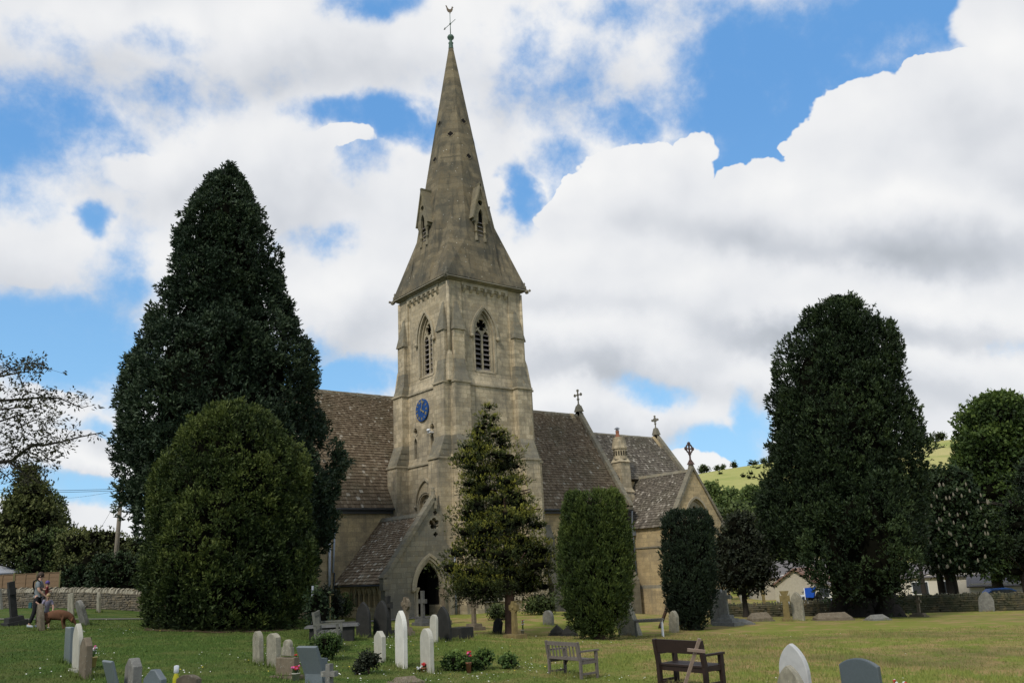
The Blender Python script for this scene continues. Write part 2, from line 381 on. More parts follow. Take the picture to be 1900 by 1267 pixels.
M['pipe_white'] = plain('pale_grey_paint', (.46, .50, .55), .45, .4)
M['pipe_dark'] = plain('black_paint', (.045, .05, .055), .4, .4)
M['iron_red'] = plain('rusty_stone', (.10, .062, .052), .8)
M['copper'] = plain('verdigris', (.08, .13, .10), .6)
M['gold'] = plain('gilt', (.42, .36, .18), .4, .5, .4)
M['clock_blue'] = plain('clock_blue_paint', (.012, .065, .23), .5, .3, var=.05)
M['white'] = plain('white_paint', (.72, .74, .76), .6)
M['clay'] = plain('terracotta', (.28, .12, .07), .85)

def slate_mat(name, stops, moss=(.05, .05, .025), mossamt=.4, lich=.5):
    m, N, b = newmat(name, .9, .15)
    v = N.n('ShaderNodeAttribute', attribute_name='var').outputs['Fac']
    P = N.n('ShaderNodeNewGeometry').outputs['Position']
    n = N.noise(P, .6, 5, .6); n2 = N.noise(P, 7, 5, .7)
    col = N.ramp(N.m('ADD', v, N.m('MULTIPLY', N.m('SUBTRACT', n, .5), .5), clamp=True), stops)
    col = N.mix(N.ss(n, .42, .7, 0, mossamt), col, moss)
    col = N.mix(N.ss(n2, .60, .72, 0, lich), col, (.46, .43, .38))
    N.set(b.inputs['Base Color'], col); bump(N, b, n2, .4, .02)
    return m
M['slate'] = slate_mat('stone_slates', [(0, (.085, .062, .040)), (.35, (.145, .108, .070)), (.7, (.205, .160, .108)), (.9, (.26, .215, .155)), (1, (.42, .38, .31))], lich=.35)
M['slate_porch'] = slate_mat('porch_stone_slates', [(0, (.15, .105, .07)), (.4, (.25, .185, .12)), (.7, (.38, .31, .22)), (1, (.64, .58, .47))], mossamt=.2)
M['slate_grey'] = slate_mat('grey_stone_slates', [(0, (.075, .064, .052)), (.4, (.14, .12, .095)), (.75, (.23, .20, .16)), (1, (.50, .46, .39))], lich=.7)

def leaf_mat(name, dark, mid, tip, bias=0., sc=.7, rough=.65, trans=.12):
    m, N, b = newmat(name, rough, .25)
    v = N.n('ShaderNodeAttribute', attribute_name='var').outputs['Fac']
    P = N.n('ShaderNodeNewGeometry').outputs['Position']
    n = N.noise(P, sc, 4, .6)
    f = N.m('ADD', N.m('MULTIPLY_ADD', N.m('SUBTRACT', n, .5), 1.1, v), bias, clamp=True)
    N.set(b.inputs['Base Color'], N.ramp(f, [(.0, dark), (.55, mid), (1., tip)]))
    if trans:
        out = m.node_tree.nodes['Material Output']; t = N.n('ShaderNodeBsdfTranslucent'); N.set(t.inputs[0], N.ramp(f, [(.0, dark), (.6, mid), (1., tip)]))
        mx = N.n('ShaderNodeMixShader'); mx.inputs[0].default_value = trans
        m.node_tree.links.new(b.outputs[0], mx.inputs[1]); m.node_tree.links.new(t.outputs[0], mx.inputs[2]); m.node_tree.links.new(mx.outputs[0], out.inputs[0])
    return m
M['bark'] = plain('red_brown_bark', (.085, .055, .042), .95, .1, var=.3, scale=9)
M['bark_dark'] = plain('dark_bark', (.035, .030, .026), .95, .1, var=.3, scale=9)
M['core'] = plain('crown_inner_shade', (.006, .006, .004), 1., .0)  # near-black core colour stands in for the shade inside the crowns
L_CYP = leaf_mat('cypress_foliage', (.012, .022, .012), (.028, .048, .024), (.070, .098, .048))
L_YEWD = leaf_mat('dome_yew_foliage', (.015, .026, .009), (.042, .064, .016), (.105, .13, .028))
L_GOLD = leaf_mat('golden_yew_foliage', (.012, .017, .006), (.050, .066, .014), (.26, .25, .035), sc=1.1)
L_COL = leaf_mat('column_yew_foliage', (.016, .026, .008), (.046, .072, .016), (.11, .145, .03), sc=1.4)
L_COLD = leaf_mat('dark_column_yew_foliage', (.007, .014, .008), (.015, .027, .014), (.032, .052, .024))
L_RIGHT = leaf_mat('big_yew_foliage', (.010, .018, .008), (.020, .036, .013), (.045, .070, .022))
L_BRIGHT = leaf_mat('sycamore_foliage', (.014, .026, .007), (.045, .078, .016), (.12, .17, .035), trans=.25)
M['coping_stone'] = slate_mat('upright_coping_stone', [(0, (.10, .088, .065)), (.5, (.22, .195, .145)), (1, (.38, .35, .27))], mossamt=.3)
L_CHEST = leaf_mat('chestnut_foliage', (.010, .020, .008), (.022, .040, .014), (.05, .075, .025))
L_PURP = leaf_mat('dark_bush_foliage', (.011, .014, .008), (.024, .031, .017), (.05, .058, .03))
L_HEDGE = leaf_mat('hedge_foliage', (.022, .034, .012), (.062, .088, .028), (.14, .175, .05), sc=.4)
L_OLIVE = leaf_mat('olive_shrub_foliage', (.028, .036, .012), (.085, .10, .030), (.18, .19, .06), sc=.4)
L_WOOD = leaf_mat('sunlit_wood_foliage', (.035, .055, .018), (.095, .14, .040), (.19, .24, .075), sc=.25, trans=.25)
L_BRANCH = leaf_mat('copper_twig_leaves', (.02, .018, .012), (.045, .045, .022), (.085, .085, .035), sc=2, trans=.2)
L_SHRUB = leaf_mat('box_shrub_foliage', (.02, .04, .01), (.05, .09, .02), (.13, .19, .04), sc=3)

# ------------------------------------------------------------------ foliage engine
def arr_mesh(name, V, F, var, mat, parent=None, label=None, smooth=False, ncore=0):
    me = bpy.data.meshes.new(name); V = np.asarray(V, np.float32); F = np.asarray(F, np.int32); k = F.shape[1]
    o_ = np.array(ORG.get(parent.name, Vector((0, 0, 0)))) if parent is not None else np.zeros(3)
    V = (V-o_).astype(np.float32)
    me.vertices.add(len(V)); me.vertices.foreach_set('co', V.ravel())
    me.loops.add(F.size); me.loops.foreach_set('vertex_index', F.ravel())
    me.polygons.add(len(F)); me.polygons.foreach_set('loop_start', np.arange(0, F.size, k, dtype=np.int32)); me.polygons.foreach_set('loop_total', np.full(len(F), k, np.int32))
    me.update(calc_edges=True)
    at = me.attributes.new('var', 'FLOAT', 'FACE'); at.data.foreach_set('value', np.asarray(var, np.float32))
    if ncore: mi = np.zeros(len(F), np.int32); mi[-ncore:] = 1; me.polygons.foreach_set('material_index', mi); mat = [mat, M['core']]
    return link(name, me, mat, parent, label)
def unit(a): return a/np.maximum(np.linalg.norm(a, axis=-1, keepdims=True), 1e-9)
class SN:     # smooth pseudo-noise, sum of sines
    def __init__(s, freq, k=24, seed=0):
        r = np.random.default_rng(seed); s.K = unit(r.normal(size=(k, 3)))*freq*r.uniform(.6, 1.5, (k, 1)); s.p = r.uniform(0, 6.28, k); s.k = k
    def __call__(s, P): return np.sin(P @ s.K.T + s.p).sum(-1)/math.sqrt(s.k/2)
def leaf_quads(C, D, L, W, var, rng):
    """diamond leaves: centre-base C, direction D, length L, width W"""
    n = len(C); D = unit(D); S = unit(np.cross(D, unit(rng.normal(size=(n, 3)))))
    L = np.broadcast_to(np.asarray(L, float).reshape(-1, 1), (n, 1)); W = np.broadcast_to(np.asarray(W, float).reshape(-1, 1), (n, 1))
    V = np.stack([C, C+D*L*.45+S*W*.5, C+D*L, C+D*L*.45-S*W*.5], 1).reshape(-1, 3)
    return V, np.arange(4*n).reshape(n, 4), np.asarray(var)
def sprays(C, A, L, W, k, spread, var, rng, jit=.12):
    """each spray: k leaves fanned along axis A from C"""
    n = len(C); C = np.repeat(C, k, 0); A = unit(np.repeat(A, k, 0)); t = np.tile(np.linspace(0, 1, k), n)[:, None]
    Lr = np.repeat(np.broadcast_to(np.asarray(L, float).reshape(-1, 1), (n, 1)), k, 0)
    D = unit(A + rng.normal(size=C.shape)*spread)
    base = C + A*Lr*t*.7
    v = np.repeat(var, k)+t[:, 0]*.25-.12+rng.uniform(-jit, jit, n*k)
    return leaf_quads(base, D, Lr[:, 0]*rng.uniform(.5, .9, n*k), np.full(n*k, W)*rng.uniform(.7, 1.3, n*k), v, rng)
def tree_profile(base, sil):
    """sil rows (y, xl, xr) in pixels of the reference at the tree's own distance -> rows (centre, radius, z)"""
    n = np.array([base.x, base.y, 0]); D = np.linalg.norm(n); n /= D; rows = []
    for y, xl, xr in sil:
        a = ray(xl, y); a = a*(D/(a@n)); b = ray(xr, y); b = b*(D/(b@n)); m = (a+b)/2
        rows.append((m[0], m[1], m[2], np.linalg.norm((b-a)[:2])/2))
    rows.sort(key=lambda r: r[2]); return np.array(rows)
def env(rows, z):
    return np.stack([np.interp(z, rows[:, 2], rows[:, i]) for i in (0, 1, 3)], -1)
def crown_conifer(name, parent, rows, mat, n, L, W, k=6, spread=.45, lump=.35, lfreq=2.2, up=.6, fine=.12, seed=1, shrink=.12, ribs=0., core=.84, vb=.35, tipb=0., minr=.12, gaps=.0):
    rng = np.random.default_rng(seed); z0, z1 = rows[0, 2], rows[-1, 2]
    zz = np.linspace(z0, z1, 400); rr = np.interp(zz, rows[:, 2], rows[:, 3]); pdf = rr+.15; cdf = np.cumsum(pdf); cdf /= cdf[-1]
    z = np.interp(rng.uniform(0, 1, n), cdf, zz); th = rng.uniform(0, 2*np.pi, n)
    N1 = SN(lfreq, seed=seed+1); N2 = SN(lfreq*2.6, seed=seed+2)
    def radius(z, th):
        e = env(rows, z); r0 = np.maximum(e[:, 2]-shrink, minr)
        P = np.stack([np.cos(th)*r0, np.sin(th)*r0, z*(.55 if not ribs else .16)], -1)
        if ribs: P = P*np.array([1.6, 1.6, 1])
        nz = N1(P); f = r0 + (lump*(nz-.35)+fine*N2(P))*np.clip(r0/1.2, .25, 1)
        return e, np.maximum(f, .05), nz
    e, r, nz = radius(z, th)
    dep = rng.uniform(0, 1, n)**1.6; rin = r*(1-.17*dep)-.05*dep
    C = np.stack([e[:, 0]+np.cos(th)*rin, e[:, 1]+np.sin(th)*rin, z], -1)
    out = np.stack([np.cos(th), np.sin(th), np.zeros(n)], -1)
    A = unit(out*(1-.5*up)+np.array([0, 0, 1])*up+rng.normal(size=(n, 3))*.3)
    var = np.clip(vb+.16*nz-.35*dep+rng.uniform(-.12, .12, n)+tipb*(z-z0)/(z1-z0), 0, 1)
    keep = np.ones(n, bool)
    if gaps: keep = N1(C*1.7+9) > -1.9+gaps
    V, F, v = sprays(C[keep], A[keep], np.full(keep.sum(), L)*rng.uniform(.7, 1.25, keep.sum()), W, k, spread, var[keep], rng)
    # dark inner core, stands in for the shade inside the crown
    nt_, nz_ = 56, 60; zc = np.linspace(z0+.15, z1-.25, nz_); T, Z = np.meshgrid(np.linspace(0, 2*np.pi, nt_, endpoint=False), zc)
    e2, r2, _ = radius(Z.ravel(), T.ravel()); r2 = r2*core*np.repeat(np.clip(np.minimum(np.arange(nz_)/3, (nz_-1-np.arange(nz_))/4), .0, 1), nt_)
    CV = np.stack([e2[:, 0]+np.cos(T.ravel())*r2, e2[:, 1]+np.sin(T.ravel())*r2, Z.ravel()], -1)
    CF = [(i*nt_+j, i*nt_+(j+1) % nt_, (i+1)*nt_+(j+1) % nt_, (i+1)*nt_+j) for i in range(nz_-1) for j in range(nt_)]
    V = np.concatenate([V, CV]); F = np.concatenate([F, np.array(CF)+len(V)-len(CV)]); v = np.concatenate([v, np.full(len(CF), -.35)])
    return arr_mesh(name, V, F, v, mat, parent)
def crown_plumes(name, parent, rows, mat, space, rc, per, L, W, k=5, spread=.5, stretch=1.4, up=.6, seed=1, shrink=.1, lump=.25, lfreq=2., vb=.4, tipb=0., core=.80, droop=0., cvar=.13, outb=.12, k_out=.0):
    """conifer crown built of many upswept plumes of leaf sprays standing on the tapering outline"""
    rng = np.random.default_rng(seed); z0, z1 = rows[0, 2], rows[-1, 2]; H = z1-z0
    zz = np.linspace(z0, z1, 400); rr = np.interp(zz, rows[:, 2], rows[:, 3]); area = 2*np.pi*float(rr.mean()*(z1-z0))*1.1; K = int(area/(space*space))
    pdf = rr+.25*rc; cdf = np.cumsum(pdf); cdf /= cdf[-1]; z = np.interp(rng.uniform(0, 1, K), cdf, zz); th = rng.uniform(0, 2*np.pi, K); N1 = SN(lfreq, seed=seed+1)
    def radius(z, th, sh=shrink):
        e = env(rows, z); r0 = np.maximum(e[:, 2]-sh, .03); P = np.stack([np.cos(th)*r0, np.sin(th)*r0, z*.6], -1); nz = N1(P)
        return e, np.maximum(r0+lump*(nz-.3)*np.clip(r0/1.3, .2, 1), .02), nz
    e, r, nz = radius(z, th, shrink+rc*.55); rs = rc*rng.uniform(.6, 1.25, K)*np.clip(.45+.55*np.clip((z1-z)/(.12*H), 0, 1), 0, 1)
    out = np.stack([np.cos(th), np.sin(th), np.zeros(K)], -1); C = np.stack([e[:, 0], e[:, 1], z], -1)+out*(r*rng.uniform(.92, 1.04, K))[:, None]
    C[:, 2] = np.minimum(C[:, 2], z1-rs*stretch*.75-L*.5)
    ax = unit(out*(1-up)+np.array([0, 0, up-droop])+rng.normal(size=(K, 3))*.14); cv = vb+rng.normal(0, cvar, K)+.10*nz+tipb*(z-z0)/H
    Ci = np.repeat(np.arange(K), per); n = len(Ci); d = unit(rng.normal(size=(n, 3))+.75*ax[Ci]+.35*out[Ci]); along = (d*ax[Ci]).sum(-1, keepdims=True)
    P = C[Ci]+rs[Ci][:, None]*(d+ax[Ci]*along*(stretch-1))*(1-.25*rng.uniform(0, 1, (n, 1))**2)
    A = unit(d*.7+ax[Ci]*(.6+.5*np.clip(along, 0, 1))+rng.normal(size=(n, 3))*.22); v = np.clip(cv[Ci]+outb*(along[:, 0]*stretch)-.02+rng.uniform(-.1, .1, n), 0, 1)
    V, F, v = sprays(P, A, np.full(n, L)*rng.uniform(.65, 1.3, n), W, k, spread, v, rng)
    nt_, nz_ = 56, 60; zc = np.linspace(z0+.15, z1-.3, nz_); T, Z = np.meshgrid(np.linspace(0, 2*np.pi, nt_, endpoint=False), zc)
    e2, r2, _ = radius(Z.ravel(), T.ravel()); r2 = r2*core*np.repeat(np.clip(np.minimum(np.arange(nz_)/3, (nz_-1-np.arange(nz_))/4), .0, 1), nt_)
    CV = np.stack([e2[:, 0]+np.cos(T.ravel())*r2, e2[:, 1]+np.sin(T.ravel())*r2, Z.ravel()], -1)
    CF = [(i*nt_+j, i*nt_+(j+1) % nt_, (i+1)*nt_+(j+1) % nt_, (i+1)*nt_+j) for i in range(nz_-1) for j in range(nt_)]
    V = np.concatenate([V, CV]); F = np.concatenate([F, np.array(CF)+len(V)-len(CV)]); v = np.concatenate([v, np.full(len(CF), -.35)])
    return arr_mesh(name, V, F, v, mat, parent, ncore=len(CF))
def crown_blobs(name, parent, blobs, mat, per, L, W, k=4, spread=.8, seed=1, up=.35, vb=.4, core=.72, topb=.25, lump=.12, jit=.12, bj=.1, droop=0.):
    """crown made of leaf clumps: blobs (x,y,z,rx,ry,rz)"""
    rng = np.random.default_rng(seed); Cs, As, Vs = [], [], []; coreV, coreF = [], []; nb = 0
    for i, (x, y, z, rx, ry, rz) in enumerate(blobs):
        area = (rx*ry+rx*rz+ry*rz)/3; n = max(12, int(per*area)); d = unit(rng.normal(size=(n, 3)))
        nz = SN(3., k=12, seed=seed*97+i)(d)
        r = (1+lump*nz)*(1-.28*rng.uniform(0, 1, n)**2)
        R = np.array([rx, ry, rz]); Cs.append(np.array([x, y, z])+d*R*r[:, None]); As.append(unit(d/R*min(rx, ry, rz)+np.array([0, 0, up-droop])+rng.normal(size=(n, 3))*.35))
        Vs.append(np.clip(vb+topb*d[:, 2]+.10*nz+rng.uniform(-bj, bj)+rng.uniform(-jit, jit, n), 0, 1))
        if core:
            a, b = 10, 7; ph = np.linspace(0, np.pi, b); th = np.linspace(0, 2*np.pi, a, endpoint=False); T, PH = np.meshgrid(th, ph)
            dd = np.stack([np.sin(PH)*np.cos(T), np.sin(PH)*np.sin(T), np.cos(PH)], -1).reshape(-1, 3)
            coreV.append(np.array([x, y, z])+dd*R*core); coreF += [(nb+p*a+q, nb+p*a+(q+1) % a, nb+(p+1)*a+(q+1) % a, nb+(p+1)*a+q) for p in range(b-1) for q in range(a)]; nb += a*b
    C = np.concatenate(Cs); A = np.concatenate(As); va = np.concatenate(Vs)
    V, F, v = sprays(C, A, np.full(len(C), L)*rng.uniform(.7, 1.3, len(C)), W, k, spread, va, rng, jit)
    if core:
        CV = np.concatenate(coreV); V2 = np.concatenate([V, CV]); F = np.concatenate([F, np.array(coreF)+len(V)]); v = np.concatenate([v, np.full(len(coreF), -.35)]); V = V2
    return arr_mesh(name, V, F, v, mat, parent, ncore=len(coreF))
def crown_fill(base, sil, nb, rmin, rmax, seed, flat=.8, deepen=1.):
    """blobs filling the silhouette volume"""
    rows = tree_profile(base, sil); rng = np.random.default_rng(seed); out = []
    z0, z1 = rows[0, 2], rows[-1, 2]
    for i in range(nb):
        z = rng.uniform(z0, z1); e = env(rows, np.array([z]))[0]; r = rng.uniform(rmin, rmax)*np.clip(e[2]/2.5, .45, 1); a = rng.uniform(0, 6.28); q = max(e[2]-r*.8, 0)*math.sqrt(rng.uniform(.25, 1))
        out.append((e[0]+math.cos(a)*q, e[1]+math.sin(a)*q*deepen, min(max(z, z0+r*flat*.7), z1-r*flat*.75), r, r, r*flat))
    return out
def trunk(parent, base, h, r0, r1, mat, n=10, lean=(0, 0), limbs=0, seed=0, flare=1.5, spread=2.5):
    rng = random.Random(seed); mb = MB(); b = Vector(base); pts = [b+Vector((0, 0, -.4))]+[b+Vector((lean[0]*t*h+rng.uniform(-.04, .04)*h*.2, lean[1]*t*h, t*h)) for t in (0, .12, .3, .5, .75, 1)]
    rad = [r0*flare*1.1, r0*flare, r0*1.1, r0, r0*.85+r1*.15, r0*.5+r1*.5, r1]
    mb.tube(pts, rad, n)
    for i in range(limbs):
        t = rng.uniform(.3, .95); p = b+Vector((lean[0]*t*h, lean[1]*t*h, t*h)); a = rng.uniform(0, 6.28); l = spread*rng.uniform(.6, 1.1)*(1.2-t*.6)
        d = Vector((math.cos(a), math.sin(a), rng.uniform(.1, .6)))
        mb.tube([p, p+d*l*.5+Vector((0, 0, .05*l)), p+d*l], [r0*.32, r0*.2, .02], 6)
    return mb.build('trunk', mat, parent)

# ================================================================== CHURCH
TCX, TCY = 32.7, 46.3
church = thing('church', (TCX, TCY, -2.6), 'buff limestone village church with broach spire, clock tower, stone slate roofs and gabled porch', 'church')
FR = {'W': (Vector((-1, 0, 0)), Vector((0, -1, 0))), 'S': (Vector((0, -1, 0)), Vector((1, 0, 0))), 'E': (Vector((1, 0, 0)), Vector((0, 1, 0))), 'N': (Vector((0, 1, 0)), Vector((-1, 0, 0)))}
UP = Vector((0, 0, 1))
def fp(face, u, n, z): Nn, U = FR[face]; return Vector((TCX, TCY, 0))+U*u+Nn*n+UP*z
def fplate(mb, face, outer, holes, n, t, back=True):
    Nn, U = FR[face]; mb.plate(outer, holes, Vector((TCX, TCY, 0))+Nn*n, U, UP, t, back)
def floft(mb, face, u0, u1, n0, n1, z0, v0, v1, m0, m1, z1):
    P = [fp(face, u0, n0, z0), fp(face, u1, n0, z0), fp(face, u1, n1, z0), fp(face, u0, n1, z0), fp(face, v0, m0, z1), fp(face, v1, m0, z1), fp(face, v1, m1, z1), fp(face, v0, m1, z1)]
    mb.add(P, [(0, 1, 2, 3), (7, 6, 5, 4), (4, 5, 1, 0), (5, 6, 2, 1), (6, 7, 3, 2), (7, 4, 0, 3)])
def fbox(mb, face, u0, u1, n0, n1, z0, z1): floft(mb, face, u0, u1, n0, n1, z0, u0, u1, n0, n1, z1)
def sq(h): return (TCX-h, TCY-h, TCX+h, TCY+h)
def slates(mb, O, U, V, ulen, vlen, h0, h1, seed=0, w=(.14, .30), thick=.04):
    rng = random.Random(seed); O = Vector(O); U = Vector(U).normalized(); V = Vector(V).normalized(); N = U.cross(V)
    v = 0; row = 0
    while v < vlen-.02:
        t = v/vlen; h = h0+(h1-h0)*t; u = -rng.uniform(0, .3)
        while u < ulen:
            ww = rng.uniform(*w)*(1-.35*t); a = max(u, 0); b = min(u+ww-.012, ulen); u += ww
            if b-a < .03: continue
            rv = min(.9, max(0, rng.gauss(.42, .17))) if rng.random() > .06 else rng.uniform(.8, 1)
            e = thick*rng.uniform(.8, 1.5); dv = rng.uniform(-.018, .012); dn = rng.uniform(0, .008)
            p = [O+U*a+V*(v+dv)+N*(e+dn), O+U*b+V*(v+dv+rng.uniform(-.01, .01))+N*(e+dn), O+U*b+V*(v+h*1.25)+N*.002, O+U*a+V*(v+h*1.25)+N*.002]
            q = [x-N*thick for x in p[:2]]
            mb.add(p+q, [(0, 1, 2, 3), (4, 5, 1, 0), (4, 0, 3), (5, 2, 1)], rv)
        v += h; row += 1
def slab(mb, a, b, c, d, t):     # quad slab a,b,c,d anticlockwise seen from outside, thickness t inward
    a, b, c, d = map(Vector, (a, b, c, d)); N = (b-a).cross(d-a).normalized()
    mb.add([a, b, c, d]+[p-N*t for p in (a, b, c, d)], [(0, 1, 2, 3), (7, 6, 5, 4), (0, 4, 5, 1), (1, 5, 6, 2), (2, 6, 7, 3), (3, 7, 4, 0)])

# ---- tower
mb = MB()
fplate(mb, 'W', [(-3.2, -6), (3.2, -6), (3.2, 6.62), (-3.2, 6.62)], [circ(.15, 3.95, .78, 24)], 3.2, .6)
fplate(mb, 'E', [(-3.2, -6), (3.2, -6), (3.2, 6.62), (-3.2, 6.62)], [], 3.2, .6)
for f in 'SN': fplate(mb, f, [(-2.6, -6), (2.6, -6), (2.6, 6.62), (-2.6, 6.62)], [], 3.2, .6)
mb.frus(sq(3.2), 6.78, sq(3.12), 7.15)
lanL = arch(-1.07, 7.15, .34, 8.15, 8.5, 5); lanR = arch(.95, 7.3, .34, 8.15, 8.5, 5)
fplate(mb, 'W', [(-3.12, 7.15), (3.12, 7.15), (3.12, 11.45), (-3.12, 11.45)], [[(p[0], p[1]+.03) for p in lanL], foil(-1.07, 8.95, .24, 4), [(p[0], p[1]+.03) for p in lanR], foil(.95, 8.95, .24, 4)], 3.12, .6)
fplate(mb, 'E', [(-3.12, 7.15), (3.12, 7.15), (3.12, 11.45), (-3.12, 11.45)], [], 3.12, .6)
for f in 'SN': fplate(mb, f, [(-2.52, 7.15), (2.52, 7.15), (2.52, 11.45), (-2.52, 11.45)], [], 3.12, .6)
mb.frus(sq(3.12), 11.58, sq(3.03), 11.98); mb.frus(sq(3.03), 11.98, sq(2.97), 12.36)
BW, BS0, BZ, BT = 1.62, 12.5, 14.95, 16.75
for f, uc in (('W', .15), ('S', -.15), ('E', 0), ('N', 0)):
    e = 2.95 if f in 'WE' else 2.35
    fplate(mb, f, [(-e, 12.36), (e, 12.36), (e, 18.42), (-e, 18.42)], [arch(uc, BS0, BW, BZ, BT, 10)], 2.95, .6)
for sx in (-1, 1):
    for sy in (-1, 1):
        x0, x1 = sorted((TCX+sx*1.98, TCX+sx*3.05)); y0, y1 = sorted((TCY+sy*1.98, TCY+sy*3.05)); mb.box((x0, y0, 12.1), (x1, y1, 18.42))
        mb.tube([(TCX+sx*3.05, TCY+sy*3.05, 12.2), (TCX+sx*3.05, TCY+sy*3.05, 18.3)], .11, 10)
        cx_, cy_ = TCX+sx*3.06, TCY+sy*3.06
        mb.frus((cx_-.32, cy_-.32, cx_+.32, cy_+.32), 11.58, (cx_-.16, cy_-.16, cx_+.16, cy_+.16), 13.2)
        mb.frus((cx_-.16, cy_-.16, cx_+.16, cy_+.16), 13.2, (cx_-.02, cy_-.02, cx_+.02, cy_+.02), 13.9)
tower = mb.build('tower', M['ashlar'], church)
# buttresses: one mesh each
for f in 'WSEN':
    for s in (-1, 1):
        b = MB()
        def ub(a, c): return (a*s, c*s) if s > 0 else (c*s, a*s)
        A = ub(1.93, 3.1)
        w_ = MB(); fbox(b, f, *A, 2.6, 4.12, -6, 6.66); floft(w_, f, *A, 2.6, 4.12, 6.78, *A, 2.6, 3.62, 8.1)
        fbox(b, f, *A, 2.6, 3.62, 8.1, 11.46)
        B = ub(2.06, 2.88); floft(w_, f, *A, 2.6, 3.62, 11.6, *ub(1.99, 2.95), 2.6, 3.42, 12.3); floft(w_, f, *ub(1.99, 2.95), 2.6, 3.42, 12.3, *B, 2.6, 3.34, 13.05)
        fbox(b, f, *B, 2.6, 3.34, 13.05, 15.0)
        C2 = ub(1.99, 2.95); floft(w_, f, *C2, 2.6, 3.44, 15.0, *ub(2.36, 2.58), 2.6, 3.08, 17.0)
        fbox(b, f, *ub(1.93-.03, 3.13), 2.6, 4.25, -6, -1.9)
        for k in range(3): fbox(w_, f, *ub(1.93-.02, 3.12), 3.3, 3.62+.145*(3-k)+.02-.0, 6.84+k*.38, 6.87+k*.38)
        b = b.build('buttress', M['ashlar'], tower); build_each(w_, 'weathering', M['stone_grey'], b)
        b = MB()
        for zz, nn in ((6.66, 4.12), (11.46, 3.62)):
            fbox(b, f, *ub(1.86, 3.17), 2.6, nn+.08, zz, zz+.12)
        build_each(b, 'string_course', M['moulding'], tower)
b = MB()
b.frus(sq(3.28), 6.62, sq(3.28), 6.74); b.frus(sq(3.28), 6.74, sq(3.2), 6.78)
b.frus(sq(3.2), 11.45, sq(3.2), 11.55); b.frus(sq(3.2), 11.55, sq(3.12), 11.58)
b.frus(sq(3.32), -2.0, sq(3.21), -1.75)
build_each(b, 'string_course', M['moulding'], tower)
# cornice and corbel table
b = MB(); b.frus(sq(3.12), 18.42, sq(3.34), 18.56); b.frus(sq(3.40), 18.56, sq(3.36), 18.68)
for sx in (-1, 1):
    for sy in (-1, 1):
        c = Vector((TCX+sx*3.38, TCY+sy*3.38, 18.5)); b.ball(c, .17, 8, (1, 1, .9), .15); b.ball(c+Vector((sx*.16, sy*.16, .08)), .1, 6, jit=.2)
        b.lathe(c+Vector((-sx*.1, -sy*.1, .12)), [(.14, 0), (.09, .12), (.16, .22), (.05, .38), (.09, .46), (.0, .6)], 6)
b.build('cornice', M['stone_grey'], tower)
for f in 'WSEN':
    b = MB(); fbox(b, f, -1.97, 1.97, 2.9, 3.11, 18.2, 18.42); fbox(b, f, -1.97, 1.97, 2.9, 3.03, 18.08, 18.2)
    for k in range(7):
        u = -1.74+k*.58; floft(b, f, u-.1, u+.1, 2.9, 3.0, 17.80, u-.1, u+.1, 2.9, 3.16, 18.0); fbox(b, f, u-.1, u+.1, 2.9, 3.16, 18.0, 18.22)
    b.build('corbel_table', M['moulding'], tower)

